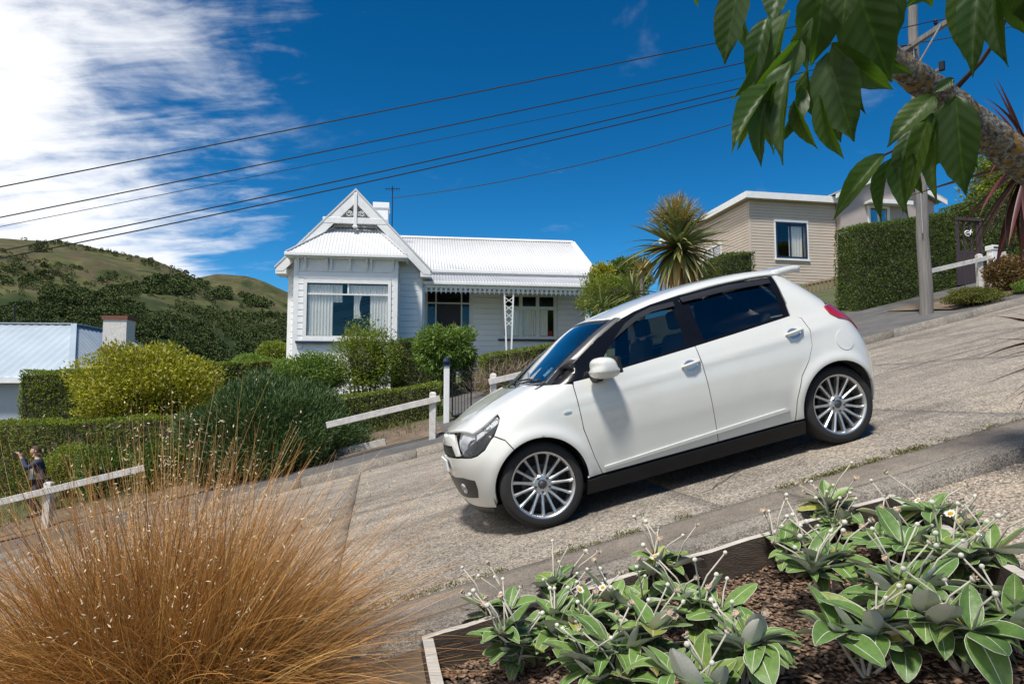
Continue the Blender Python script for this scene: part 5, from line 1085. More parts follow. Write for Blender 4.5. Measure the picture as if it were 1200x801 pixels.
def bush(label, px, py, rx, ry, Y, mat, n=6000, leaf=.06, asp=.5, rd=None, lum=.32, cat='shrub', name='shrub', down=.0, up=.3, spread=.7, core=True, k=2.2, seed=None, shell=.30, stem=True, flat=1.0, outward=.7):
    c = at(px, py, Y); ax, az = rx * Y / FPX, ry * Y / FPX; ay = rd if rd else ax * .8; g = min(gz(c.x, c.y), c.z - az * .9)
    root = empty(name, (c.x, c.y, g), 0, label, cat); sd = RNG.uniform(0, 50) if seed is None else seed
    n = int(n * 1.5); m_ = max(40, n // 42); cd_ = rnd_dir(m_)[RNG.integers(0, m_, n)]; d = unit(cd_ + RNG.normal(0, .20, (n, 3))); rad = 1.04 - np.abs(RNG.normal(0, shell, (n, 1))) - .5 * (1 - np.clip((cd_ * d).sum(1, keepdims=True), 0, 1)) * 3; rad = np.clip(rad, .35, 1.15); sup = (np.abs(d) ** 2.6).sum(1, keepdims=True) ** (-1 / 2.6) * (1 + lum * lump(d, k, sd)[:, None])
    q = d * sup * rad * np.array([ax, ay, az]) + np.array([0, 0, c.z - g])
    keep = q[:, 2] > .02; q = q[keep]; d = d[keep]
    leaf_cloud('foliage', q, d * outward + np.array([0, 0, up - down]) + RNG.normal(0, spread, d.shape), rnd_dir(len(q)), leaf * RNG.uniform(.55, 1.4, len(q)), leaf * asp, mat, root)
    if stem:
        mb = MB()
        for j in range(7): a = 2 * math.pi * j / 7 + random.random(); mb.tube([(.05 * math.cos(a), .05 * math.sin(a), -.2), (.3 * ax * math.cos(a), .3 * ay * math.sin(a), (c.z - g) * .6), (.62 * ax * math.cos(a), .62 * ay * math.sin(a), (c.z - g) + .35 * az)], [.03, .02, .008], 5)
        mb.build('stems', 'hedge_wood', root)
    if core:
        bm = bmesh.new(); bmesh.ops.create_icosphere(bm, subdivisions=3, radius=1.0)
        for v in bm.verts:
            dv = np.array(v.co); s_ = (np.abs(dv) ** 2.6).sum() ** (-1 / 2.6) * (1 + lum * float(lump(dv[None], k, sd)[0])) * .50; v.co = Vector(dv * s_ * np.array([ax, ay, az])) + Vector((0, 0, c.z - g))
        me = bpy.data.meshes.new('branches'); bm.to_mesh(me); bm.free(); link('branches', me, 'hedge_wood', root, True)
    return root
hedge('long clipped green hedge behind the white handrail beside the gate', 362, 520, 469, 14.4, 517, 505, 448, 14.9, 1.0, 'hedge_green', 1100, .05, .05, .5, 'clipped hedges')
hedge('tall clipped hedge in front of the hipped house', 22, 500, 437, 19.5, 318, 475, 421, 20.2, 1.2, 'hedge_green', 700, .07, .07, 1.0, 'clipped hedges')
hedge('low broad hedge behind the person with the camera', -60, 548, 498, 15.8, 250, 527, 487, 15.2, 1.8, 'hedge_green', 800, .06, .09, .9, 'clipped hedges')
hedge('clipped hedge with dry twiggy base to the right of the gate path', 568, 452, 415, 16.6, 672, 428, 399, 17.2, .9, 'hedge_green', 1000, .05, .05, .5, 'clipped hedges')
hedge('square dark box hedge in front of the verandah', 458, 460, 399, 18.3, 533, 455, 394, 18.5, 1.1, 'hedge_dark', 900, .06, .06, .8, 'clipped hedges')
hedge('tall dense hedge behind the power pole', 1006, 382, 263, 17.3, 1119, 348, 248, 17.9, .95, 'hedge_dark', 1300, .05, .05, .5, 'clipped hedges')
hedge('tall dark hedge beyond the timber door', 1153, 335, 228, 18.4, 1330, 290, 200, 19.2, 1.6, 'hedge_dark', 700, .07, .08, 1.0, 'clipped hedges')
hedge('dark clipped hedge beside the cream house', 846, 345, 298, 22, 884, 342, 294, 22.3, 1.4, 'hedge_dark', 800, .06, .05, 2.0, 'clipped hedges')
bush('bright golden-green rounded shrub in front of the tall clipped hedge', 172, 460, 74, 52, 17.2, 'gold_leaf', 16000, .10, .45, lum=.30)
bush('big dark needle-leaved shrub sprawling over the verge', 316, 516, 86, 60, 12.7, 'needle_green', 42000, .12, .17, lum=.36, up=.8, spread=.55, rd=.85, shell=.20)
bush('dense rounded fresh-green shrub under the bay window', 362, 442, 42, 26, 17.6, 'fresh_leaf', 8000, .07, .5)
bush('tall feathery rose bush growing up in front of the bay window', 430, 424, 38, 44, 17.8, 'hedge_green', 6500, .075, .45, lum=.35, shell=.4, core=True)
bush('glossy long-leaved shrub beside the verandah steps', 520, 409, 34, 25, 17.4, 'fresh_leaf', 5000, .13, .28, lum=.42, up=0, down=.3)
bush('drooping leafy shrub stem at the corner of the verandah steps', 547, 430, 9, 26, 17.6, 'fresh_leaf', 1100, .10, .3, core=False)
bush('yellow-green shrub against the end of the verandah', 706, 338, 15, 30, 23, 'gold_leaf', 4000, .10, .45)
bush('dark round tree behind the end of the villa', 736, 322, 26, 20, 34, 'hedge_dark', 5000, .16, .5, cat='tree', name='tree')
bush('olive shrub behind the cordyline', 720, 350, 42, 28, 21, 'hedge_green', 7000, .09, .4)
bush('rusty brown shrub beside the right-hand handrail', 1183, 322, 27, 21, 15.4, 'rusty_leaf', 5000, .06, .5)
bush('low mounded bright green shrub at the foot of the handrail post', 1142, 347, 29, 9, 14.4, 'hedge_yellow', 5000, .04, .5, rd=.4)
bush('small bright green shrub at the edge of the uphill verge', 1205, 336, 16, 8, 14.6, 'fresh_leaf', 2500, .04, .5, rd=.3)
bush('dark leafy tree over the hedge behind the red cordyline', 1190, 215, 45, 38, 24, 'hedge_green', 9000, .14, .5, cat='tree', name='tree')
bush('round green shrub at the far corner of the villa', 322, 418, 22, 18, 27, 'hedge_green', 5000, .10, .5)
bush('bushy garden tree between the hipped house and the villa', 300, 432, 32, 14, 24, 'fresh_leaf', 5000, .10, .5)
bush('low dark leafy shrub on the verge beside the needle-leaved one', 205, 548, 46, 32, 13.4, 'hedge_dark', 6000, .07, .5, rd=.6)
bush('ragged dark shrub half hidden behind the tussock stalks', 128, 556, 40, 28, 13.7, 'hedge_dark', 5000, .07, .5, rd=.6)
bush('small olive shrub behind the person at the rail', 84, 548, 30, 26, 14.4, 'hedge_green', 3500, .06, .5, rd=.5)
# scrubby dry twigs at the foot of the gate hedge and long grass on the verge
def twigs(name, label, pts, mat, ln, n, cat, spread=.6, width=.010):
    P_ = np.repeat(np.array([tuple(p) for p in pts]), n, 0) + RNG.normal(0, .13, (len(pts) * n, 3)) * np.array([1, 1, .25]); D_ = RNG.normal(0, spread, P_.shape) + np.array([0, 0, .9])
    o = leaf_cloud(name, P_, D_, rnd_dir(len(P_)), ln * RNG.uniform(.5, 1.2, len(P_)), width, mat, None, fold=.05); return tag(o, label, cat, kind='stuff')
twigs('dry_twigs', 'pale dry twigs at the foot of the gate hedge', [at(x, y, 16.2) for x, y in ((562, 452), (570, 448), (578, 444), (586, 450), (572, 460), (594, 444), (604, 440), (560, 462), (615, 436))], 'dry_twig', .55, 60, 'twigs', .7)
leafmat('verge_grass', [(0.10, 0.11, 0.03), (0.16, 0.14, 0.05), (0.075, 0.095, 0.022), (0.20, 0.16, 0.07)], .2)
vp = [P3(s, n, 0, zg(s, n) - .03) for s, n in zip(RNG.uniform(-13, 1, 420), RNG.uniform(13.3, 17.0, 420))]
twigs('verge_grass', 'rough grass along the verge below the hedges', vp, 'verge_grass', .22, 22, 'grass', .45, .012)
leafmat('moss_blade', [(0.10, 0.115, 0.02), (0.15, 0.15, 0.03), (0.07, 0.085, 0.018)], .2)
mp = []
for s0_, s1_, n_, k in ((-.6, .75, 4.0, 46), (1.0, 1.35, 3.97, 12), (1.42, 1.62, 3.98, 10), (2.55, 3.3, 3.98, 50), (3.38, 3.62, 3.98, 20), (1.85, 1.92, 3.97, 4), (3.75, 4.4, 3.97, 10), (-2.6, -.8, 3.98, 30)):
    for j in range(k): s = RNG.uniform(s0_, s1_); mp.append(P3(s, n_ + RNG.normal(0, .012), .0))
P_ = np.repeat(np.array([tuple(p) for p in mp]), 26, 0); P_ = P_ + RNG.normal(0, 1, P_.shape) * np.array([.045, .016, .0]); o = leaf_cloud('seam_moss', P_, RNG.normal(0, .7, P_.shape) + np.array([0, 0, .6]), rnd_dir(len(P_)), .02 * RNG.uniform(.5, 1.3, len(P_)), .006, 'moss_blade'); tag(o, 'moss and tiny grass along the seam of the road and gutter', 'moss')

# ------------------------------------------------------------------ sword-leaved plants
def sword(name, L_=1.0, w_=.05, bend=.3, seg=9, fold=.25):
    vs_, fs_ = [], []
    for i in range(seg + 1):
        t_ = i / seg; x = L_ * t_ * (1 - .12 * bend * t_); z = -bend * L_ * t_ ** 2.2; ww = w_ * (.55 + .9 * t_ * (1 - t_) * 2) * (1 - t_ ** 3) * .5 + .0008
        vs_ += [(x, -ww, z + fold * ww), (x, 0, z), (x, ww, z + fold * ww)]
    for i in range(seg): fs_ += [(3 * i, 3 * i + 1, 3 * i + 4, 3 * i + 3), (3 * i + 1, 3 * i + 2, 3 * i + 5, 3 * i + 4)]
    me = bpy.data.meshes.new(name); me.from_pydata(vs_, [], fs_); me.update(); me.polygons.foreach_set('use_smooth', [True] * len(me.polygons)); return me
def swordmat(name, cols, tipc, trans=.12):
    m, t, b = newmat(name); L = t.links.new; oi = N(t, 'ShaderNodeObjectInfo'); c = ramp(t, oi.outputs['Random'], [(i / (len(cols) - 1), q) for i, q in enumerate(cols)])
    tc = N(t, 'ShaderNodeTexCoord'); sx = N(t, 'ShaderNodeSeparateXYZ'); L(tc.outputs['Generated'], sx.inputs[0]); f = ramp(t, sx.outputs[0], [(.62, (0, 0, 0)), (1.0, (1, 1, 1))])
    mx = N(t, 'ShaderNodeMix', data_type='RGBA'); L(f, mx.inputs['Factor']); L(c, mx.inputs['A']); mx.inputs['B'].default_value = (*tipc, 1); L(mx.outputs['Result'], b.inputs['Base Color']); b.inputs['Roughness'].default_value = .38
    tr = N(t, 'ShaderNodeBsdfTranslucent'); L(mx.outputs['Result'], tr.inputs[0]); ms = N(t, 'ShaderNodeMixShader', inp={0: trans}); L(b.outputs[0], ms.inputs[1]); L(tr.outputs[0], ms.inputs[2]); L(ms.outputs[0], t.nodes['Material Output'].inputs[0])
swordmat('cordyline_green', [(0.085, 0.13, 0.040), (0.15, 0.19, 0.06), (0.065, 0.10, 0.035), (0.22, 0.24, 0.075)], (0.30, 0.26, 0.10))
swordmat('cordyline_gold', [(0.30, 0.22, 0.06), (0.36, 0.24, 0.07), (0.22, 0.20, 0.06), (0.28, 0.16, 0.05)], (0.36, 0.20, 0.07))
swordmat('cordyline_red', [(0.045, 0.010, 0.012), (0.070, 0.015, 0.017), (0.032, 0.009, 0.011), (0.090, 0.022, 0.020)], (0.13, 0.035, 0.028), .10)
swordmat('flax_green', [(0.10, 0.14, 0.04), (0.16, 0.19, 0.05), (0.07, 0.11, 0.03)], (0.24, 0.22, 0.08))
def rosette(root, centre, specs, meshes, mat):
    """specs: (count, elevation lo, hi, length lo, hi, azimuth lo, hi)"""
    for n, e0, e1, l0, l1, a0, a1 in specs:
        for k in range(n):
            az = R(a0 + (a1 - a0) * (k + RNG.uniform(0, 1)) / n); el = R(RNG.uniform(e0, e1)); o = link('leaf', RNG.choice(meshes), None, root); o.location = centre
            o.rotation_euler = (RNG.normal(0, .25), -el, az); s_ = RNG.uniform(l0, l1); o.scale = (s_, s_ * RNG.uniform(.85, 1.2), s_)
def swords(mat, tag_, **kw):
    out = []
    for b_ in (.05, .18, .34, .5):
        me = sword('leaf', 1.0, kw.get('w', .05), b_); me.materials.append(MATS[mat]); out.append(me)
    return out
sg_, so_, sr_, sf_ = swords('cordyline_green', 1, w=.082), swords('cordyline_gold', 1, w=.078), swords('cordyline_red', 1, w=.060), swords('flax_green', 1, w=.05)
q = at(795, 290, 15.2); g0_ = gz(q.x, q.y); cd = empty('cordyline', (q.x, q.y, g0_), 0, 'green and gold cordyline with spiky crown behind the car roof', 'cordyline'); zc = q.z - g0_
mb = MB(); mb.tube([(0, 0, -.2), (.03, 0, zc * .5), (0, 0, zc)], [.14, .11, .10], 10); mb.tube([(0, 0, zc * .6), (-.04, .12, zc + .3), (0, .1, zc + .55)], [.09, .08, .07], 8); mb.build('trunk', 'pole_wood', cd)
rosette(cd, (0, 0, zc), [(62, -15, 30, 1.0, 1.5, 0, 360), (40, -50, -15, 1.05, 1.45, 0, 360), (34, 30, 75, .95, 1.3, 0, 360)], sg_, 0)
rosette(cd, (0, 0, zc), [(44, -78, -30, 1.0, 1.45, 0, 360), (18, -30, 0, 1.0, 1.35, 0, 360)], so_, 0)
rosette(cd, (.02, .1, zc + .42), [(66, 35, 88, .65, 1.0, 0, 360), (36, 0, 45, .65, 1.0, 0, 360)], [sg_[0], so_[0], so_[1], so_[0]], 0)
leafmat('panicle', [(0.289, 0.250, 0.099), (0.238, 0.190, 0.063), (0.357, 0.330, 0.153), (0.187, 0.200, 0.063)], .2)
n = 2200; d = rnd_dir(n); d[:, 2] = np.abs(d[:, 2]) * 1.1 - .15; qq = d * RNG.uniform(.25, 1.0, (n, 1)) * np.array([.62, .55, .62]) + np.array([0, .1, zc + .62]); leaf_cloud('flower_panicle', qq, d + RNG.normal(0, .35, d.shape), rnd_dir(n), .15 * RNG.uniform(.5, 1.3, n), .012, 'panicle', cd, fold=.05)
for px, py, Y, n_, ln, lb in ((742, 345, 16.5, 46, .85, 'small green cordyline below the spiky crown'), (705, 362, 17.5, 46, .9, 'green flax clump at the end of the villa hedge'), (752, 318, 18.5, 30, .7, 'pale cordyline head to the left of the big spiky crown')):
    q = at(px, py, Y); g0_ = gz(q.x, q.y); r_ = empty('flax', (q.x, q.y, g0_), 0, lb, 'flax'); mb = MB(); mb.tube([(0, 0, -.2), (0, 0, q.z - g0_)], [.09, .06], 8); mb.build('trunk', 'pole_wood', r_); rosette(r_, (0, 0, q.z - g0_), [(n_, 5, 85, ln * .7, ln * 1.1, 0, 360), (n_ // 3, -35, 10, ln * .7, ln, 0, 360)], sf_ if 'pale' not in lb else so_, 0)
q = at(1208, 190, 3.6); g0_ = gz(q.x, q.y); rc = empty('red_cordyline', (q.x, q.y, g0_), 0, 'dark red cordyline with drooping sword leaves beside the lichened branch', 'cordyline'); zc = q.z - g0_
mb = MB(); mb.tube([(0, 0, -.1), (.05, .02, zc * .5), (0, 0, zc)], [.06, .05, .045], 10); mb.build('trunk', 'pole_wood', rc)
rosette(rc, (0, 0, zc), [(26, 20, 80, .40, .60, 0, 360), (26, -30, 20, .42, .62, 0, 360), (34, -80, -35, .42, .66, 0, 360)], sr_, 0)
q = at(1290, 405, 3.5); g0_ = gz(q.x, q.y); rc2 = empty('red_cordyline', (q.x, q.y, g0_), 0, 'low red cordyline whose leaf tips reach over the road edge', 'cordyline'); zc = q.z - g0_
mb = MB(); mb.tube([(0, 0, -.1), (0, 0, zc)], [.05, .045], 10); mb.build('trunk', 'pole_wood', rc2)
rosette(rc2, (0, 0, zc), [(18, 0, 45, .42, .58, 90, 270), (14, -35, 0, .42, .62, 90, 270), (16, 0, 80, .38, .5, -90, 90)], sr_, 0)
# ------------------------------------------------------------------ planter bed
SOILDZ = -0.17
def hits(px, py, dz):
    r = at(px, py, 1.0) - Vector((0, 0, CAMZ)); t_ = (0.4127 + dz - CAMZ) / (r.z - GR * r.dot(SV)); return Vector((0, 0, CAMZ)) + r * t_
bed = empty('planter', P3(1.3, 2.4, SOILDZ), 0, 'low timber-edged planter bed of bark mulch beside the kerb', 'planter'); BO = Vector(bed.location)
def plank(sa, na, sb, nb, th=.05, h=.21, top=-.002, name='edge_board'):
    a, b_ = P3(sa, na, top) - BO, P3(sb, nb, top) - BO; d = (b_ - a); sd = Vector((-d.y, d.x, 0)).normalized() * th / 2; k = 12; mb = MB()
    for i in range(k):
        p, q = a.lerp(b_, i / k), a.lerp(b_, (i + 1) / k); w0_, w1_ = Vector((0, 0, .003 * math.sin(i * 2.1))), Vector((0, 0, .003 * math.sin((i + 1) * 2.1))); dn = Vector((0, 0, -h))
        mb.cur = 1; mb.add([p - sd + w0_, q - sd + w1_, q + sd + w1_, p + sd + w0_], [(0, 1, 2, 3)]); mb.cur = 0
        mb.add([p - sd + w0_, q - sd + w1_, q - sd + dn, p - sd + dn], [(0, 1, 2, 3)]); mb.add([p + sd + w0_, q + sd + w1_, q + sd + dn, p + sd + dn], [(0, 1, 2, 3)])
    mb.add([a - sd, a + sd, a + sd + Vector((0, 0, -h)), a - sd + Vector((0, 0, -h))], [(0, 1, 2, 3)]); mb.add([b_ - sd, b_ + sd, b_ + sd + Vector((0, 0, -h)), b_ - sd + Vector((0, 0, -h))], [(0, 1, 2, 3)])
    return mb.build(name, ['dark_timber', 'bleached_timber'], bed)
plank(.222, 3.335, 1.46, 3.318); plank(1.464, 3.318, 2.765, 3.30); plank(.247, 3.308, .25, 1.6); plank(2.742, 3.272, 2.13, 1.66)
S_, N_ = np.meshgrid(np.linspace(.24, 2.74, 50), np.linspace(1.5, 3.31, 40), indexing='ij'); S_ = np.minimum(S_, 2.742 - (3.272 - N_) * .38)
p = np.stack([S_, N_, 0 * S_], -1); Z = 0.4127 + GR * S_ + SOILDZ + .022 * lump(p, 3, 1) + .012 * lump(p, 9, 4) - BO.z
gridmesh('soil', S_ * SV.x + N_ * NV.x - BO.x, S_ * SV.y + N_ * NV.y - BO.y, Z, 'soil', bed)
p = scatter(15000, .26, 2.72, 1.6, 3.29, SOILDZ + .012); sv = p[:, 0] * SV.x + p[:, 1] * SV.y; nvv = p[:, 0] * NV.x + p[:, 1] * NV.y; keep = (sv < 2.70 - (3.272 - nvv) * .38); p = p[keep]; sv = sv[keep]; nvv = nvv[keep]
p[:, 2] += .022 * lump(np.stack([sv, nvv, sv * 0], -1), 3, 1)
pebbles('bark_mulch', p, RNG.uniform(.005, .014, len(p)), 'bark_chips', ('reddish bark mulch covering the planter bed', 'mulch'), .4, 1.9)
pe = scatter(6000, -4.5, .2, 1.2, 3.38, -.075); pebbles('earth_crumbs', pe, RNG.uniform(.003, .010, len(pe)), 'bark_chips', ('crumbs of earth and dead stalks between the tussock and the kerb', 'litter'), .5, 1.6)
pk = np.concatenate([scatter(900, -3, 6, 3.57, 3.63, .0), scatter(700, -3, 6, 3.93, 4.0, .0), scatter(500, -2, 5, 4.0, 4.6, .003, 2.0)]); pebbles('gutter_grit', pk, RNG.uniform(.002, .006, len(pk)), 'stones', ('loose grit lying in the gutter', 'grit'))

# ------------------------------------------------------------------ rock daisies in the bed
m, t, b = newmat('daisy_leaf'); L = t.links.new; v_ = coords(t, 'Object', (1, 1, 1)); oi = N(t, 'ShaderNodeObjectInfo')
c = ramp(t, oi.outputs['Random'], [(0, (0.085, 0.165, 0.036)), (.4, (0.135, 0.225, 0.052)), (.75, (0.10, 0.185, 0.046)), (.90, (0.16, 0.23, 0.045)), (.96, (0.26, 0.26, 0.045)), (1, (0.20, 0.12, 0.05))]); f = ramp(t, tnoise(t, v_, 9, 4, .6), [(.3, (.75, .78, .75)), (.7, (1.15, 1.12, 1.1))])
mu = N(t, 'ShaderNodeMix', data_type='RGBA', blend_type='MULTIPLY', inp={'Factor': 1.0}); L(c, mu.inputs['A']); L(f, mu.inputs['B']); L(mu.outputs['Result'], b.inputs['Base Color']); b.inputs['Roughness'].default_value = .45; b.inputs['Specular IOR Level'].default_value = .4
bump(t, b, tnoise(t, v_, 9, 3, .5), .12, .02)
simple('felt', (0.62, 0.61, 0.54), (0.50, 0.49, 0.42), 30, .95, kind='Object'); simple('felt_stem', (0.50, 0.47, 0.40), (0.36, 0.33, 0.27), 20, .95)
simple('petal', (0.80, 0.79, 0.72), (0.66, 0.64, 0.56), 30, .8, kind='Object'); simple('disc_yellow', (0.60, 0.36, 0.03), (0.42, 0.24, 0.03), 60, .9, bmp=.6, bscale=120, kind='Object'); simple('faded', (0.33, 0.23, 0.15), (0.48, 0.40, 0.31), 40, .95, kind='Object')
def daisy_leaf(bend, width, cup, seed):
    rr = random.Random(seed); rows = 9; cols = [-1, -.965, -.5, -.025, .025, .5, .965, 1]; vs_, fs_, mi = [], [], []
    for layer in (0, 1):
        for i in range(rows):
            t_ = i / (rows - 1); ww = width * (.10 + .90 * max(0, math.sin(math.pi * min(1, max(0, (t_ - .05) / .97)) ** .80)) ** .75) * (1 if t_ < 1 else .12) * .5
            if t_ == 1: ww = width * .05
            x = math.sin(t_ * bend) / bend if abs(bend) > 1e-3 else t_; z = -(1 - math.cos(t_ * bend)) / bend if abs(bend) > 1e-3 else 0
            for cc in cols:
                e = .010 if abs(cc) > .9 else 0
                vs_.append((x, cc * ww, z + cup * abs(cc) ** 1.6 * ww - .010 * (abs(cc) < .1) + e * 0 + .012 * math.sin(t_ * 9 + cc * 3 + seed) * abs(cc) - .006 * layer))
    k = len(cols); off = rows * k
    for i in range(rows - 1):
        for j in range(k - 1):
            a = i * k + j; fs_.append((a, a + k, a + k + 1, a + 1)); mi.append(1 if j in (0, k - 2) or (j == 3) else 0)
            a += off; fs_.append((a, a + 1, a + k + 1, a + k)); mi.append(1)
    me = bpy.data.meshes.new('leaf'); me.from_pydata(vs_, [], fs_); me.update(); me.polygons.foreach_set('material_index', mi); me.polygons.foreach_set('use_smooth', [True] * len(fs_)); me.materials.append(MATS['daisy_leaf']); me.materials.append(MATS['felt']); return me
LEAVES = [daisy_leaf(b_, w_, c_, i) for i, (b_, w_, c_) in enumerate(((.25, .52, .3), (.7, .50, .25), (1.1, .55, .2), (.45, .44, .5), (-.35, .46, .4), (.9, .58, .15), (.6, .54, -.15), (1.4, .48, .3)))]
def head_mesh(kind, seed):
    rr = random.Random(seed); mb = MB(); mats = {'bud': ['felt'], 'daisy': ['felt', 'petal', 'disc_yellow'], 'faded': ['felt', 'faded']}[kind]
    if kind == 'bud': mb.lathe([(.001, -.004), (.007, 0), (.0115, .006), (.012, .012), (.008, .019), (.001, .022)], 12)
    else:
        mb.lathe([(.001, -.006), (.008, -.003), (.013, .004), (.013, .008)], 14); n = 26
        mb.cur = 1
        for k in range(n):
            a = 2 * math.pi * k / n + rr.uniform(-.1, .1); l_ = .026 if kind == 'daisy' else .020; l_ *= rr.uniform(.8, 1.1); up_ = rr.uniform(.001, .006) if kind == 'daisy' else rr.uniform(.004, .016); d = Vector((math.cos(a), math.sin(a), 0)); sd = Vector((-d.y, d.x, 0)) * .0026
            p0, p1, p2 = d * .010 + Vector((0, 0, .007)), d * (l_ * .65) + Vector((0, 0, .009 + up_ * .5)), d * l_ + Vector((0, 0, .008 + up_)); mb.add([p0 - sd, p0 + sd, p1 + sd * 1.2, p2, p1 - sd * 1.2], [(0, 1, 2, 3, 4)])
        mb.cur = 2 if kind == 'daisy' else 1
        mb.lathe([(.012, .006), (.012, .010), (.008, .0135), (.001, .0145)], 12)
    me = mb.mesh('flower_head')
    for q in mats: me.materials.append(MATS[q])
    me.polygons.foreach_set('use_smooth', [kind == 'bud'] * len(me.polygons)); return me
HEADS = {'bud': [head_mesh('bud', 1)], 'daisy': [head_mesh('daisy', i) for i in (2, 3)], 'faded': [head_mesh('faded', i) for i in (4, 5)]}
def rock_daisy(px, py, label, nl, ns, seed, lean=(0, 0), size=.125, spread=.17):
    rr = random.Random(seed); p = hits(px, py, SOILDZ); root = empty('rock_daisy', p, 0, label, 'plant', 'rock daisies in the planter')
    mb = MB(); crown = []
    for k in range(5):
        a = rr.uniform(0, 6.28); r_ = rr.uniform(.02, spread * .7); q = Vector((r_ * math.cos(a) + lean[0] * .5, r_ * math.sin(a) + lean[1] * .5, rr.uniform(.07, .20))); crown.append(q); mb.tube([(0, 0, -.02), (q.x * .6, q.y * .6, q.z * .5), q], [.007, .006, .005], 6)
    mb.build('stem', 'felt_stem', root)
    nl = int(nl * 1.75)
    for k in range(nl):
        c = crown[k % 5]; ring = (k // 5) / max(1, nl / 5); az = rr.uniform(0, 6.28) if k % 3 else 2 * math.pi * k / nl * 2.4; el = R(52 - 60 * ring + rr.uniform(-14, 14)); o = link('leaf', rr.choice(LEAVES), None, root); o.location = c + Vector((0, 0, .01 * ring)); o.rotation_euler = (rr.uniform(-.35, .35), -el, az); s_ = size * 1.36 * rr.uniform(.55, 1.15); o.scale = (s_, s_ * rr.uniform(.8, 1.12), s_)
    for k in range(ns):
        c = crown[rr.randrange(5)]; a = rr.uniform(0, 6.28); l_ = rr.uniform(.14, .27); d = Vector((math.cos(a) * rr.uniform(.25, .9) + lean[0] * 2, math.sin(a) * rr.uniform(.25, .9) + lean[1] * 2, 1)).normalized(); pts = [c, c + d * l_ * .5 + Vector((0, 0, .02)), c + d * l_ + Vector((d.x * .03, d.y * .03, -.01 * rr.random()))]
        mb = MB(); mb.tube(pts, [.0042, .0036, .0032], 6); st = mb.build('flower_stalk', 'felt_stem', root, True)
        kd = rr.choices(('bud', 'daisy', 'faded'), (.62, .08, .30))[0]; h = link('flower_head', rr.choice(HEADS[kd]), None, st); h.location = pts[2]; dd = (pts[2] - pts[1]).normalized() + Vector((0, -.25, .2)); h.rotation_mode = 'QUATERNION'; h.rotation_quaternion = dd.to_track_quat('Z', 'Y'); s_ = rr.uniform(.65, .95); h.scale = (s_, s_, s_)
    return root
DA = [(655, 735, 'rock daisy with upright felted leaves against the front edge board', 34, 12, (0, .03), .125), (600, 800, 'rock daisy spilling over the lower corner of the planter', 32, 10, (-.03, 0), .12), (735, 742, 'rock daisy with grey-green cupped leaves halfway along the front board', 34, 9, (0, 0), .13), (700, 815, 'rock daisy with broad drooping leaves below the halfway clump', 34, 8, (0, -.03), .135), (815, 765, 'rock daisy with one large white bud standing above its leaves', 30, 8, (0, 0), .13), (868, 812, 'rock daisy with flat shiny rosettes beside the bare mulch', 32, 6, (.02, 0), .13), (800, 840, 'low rock daisy with wide glossy leaves in front of the white-bud clump', 28, 4, (0, 0), .14),
      (985, 640, 'rock daisy with a fan of budded stalks at the upper corner of the planter', 32, 15, (-.04, .02), .115), (1045, 665, 'rock daisy with yellowing inner leaves near the corner post', 34, 8, (0, 0), .12), (975, 720, 'rock daisy leaning over the mulch with long curved flower stalks', 34, 12, (-.05, -.01), .125), (1060, 745, 'rock daisy with large white-edged leaves in the middle of the upper clump', 36, 8, (0, 0), .14), (1150, 705, 'rock daisy with tall leaf tufts beside the right edge board', 34, 7, (.02, .02), .13), (1130, 790, 'dark shaded rock daisy at the foot of the upper clump', 36, 4, (0, 0), .14), (1200, 770, 'rock daisy pressed against the lower end of the right edge board', 34, 5, (0, 0), .14)]
DA += [(575, 765, 'small rock daisy tucked into the lower corner by the edge boards', 22, 9, (-.02, .02), .11), (770, 705, 'rock daisy leaning on the front board with faded brown heads', 28, 8, (0, .03), .115), (665, 775, 'rock daisy with crowded pale rosettes in the lower clump', 30, 8, (0, 0), .13), (760, 800, 'rock daisy with folded silvery leaves between the broad-leaved ones', 30, 7, (0, 0), .13), (935, 668, 'rock daisy sprawling onto the bare mulch with silky buds', 26, 10, (-.05, 0), .115), (1015, 790, 'rock daisy with long tongue-shaped leaves at the front of the upper clump', 30, 5, (0, -.02), .135), (1100, 650, 'rock daisy overhanging the right edge board near its corner', 30, 6, (.02, 0), .12), (1090, 700, 'rock daisy with a pale faded head in the heart of the upper clump', 30, 6, (0, 0), .13)]
for i, (px, py, lb, nl, ns, ln, sz) in enumerate(DA): rock_daisy(px, py, lb, nl, ns, 100 + i, ln, sz)
# the single tall white bud
p = hits(835, 760, SOILDZ)

# ------------------------------------------------------------------ the tussock
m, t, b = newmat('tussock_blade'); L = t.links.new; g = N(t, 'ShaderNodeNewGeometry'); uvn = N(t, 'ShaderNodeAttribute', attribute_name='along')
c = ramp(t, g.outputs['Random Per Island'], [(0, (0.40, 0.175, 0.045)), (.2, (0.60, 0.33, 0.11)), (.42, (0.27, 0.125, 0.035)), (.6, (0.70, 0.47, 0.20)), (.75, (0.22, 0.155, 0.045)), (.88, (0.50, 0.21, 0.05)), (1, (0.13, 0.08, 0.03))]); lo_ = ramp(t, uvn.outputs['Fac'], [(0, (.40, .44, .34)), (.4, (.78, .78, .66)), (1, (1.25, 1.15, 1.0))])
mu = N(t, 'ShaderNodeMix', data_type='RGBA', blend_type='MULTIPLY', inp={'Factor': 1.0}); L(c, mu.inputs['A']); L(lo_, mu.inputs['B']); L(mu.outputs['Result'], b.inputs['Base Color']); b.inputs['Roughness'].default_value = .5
tr = N(t, 'ShaderNodeBsdfTranslucent'); L(mu.outputs['Result'], tr.inputs[0]); ms = N(t, 'ShaderNodeMixShader', inp={0: .22}); L(b.outputs[0], ms.inputs[1]); L(tr.outputs[0], ms.inputs[2]); L(ms.outputs[0], t.nodes['Material Output'].inputs[0])
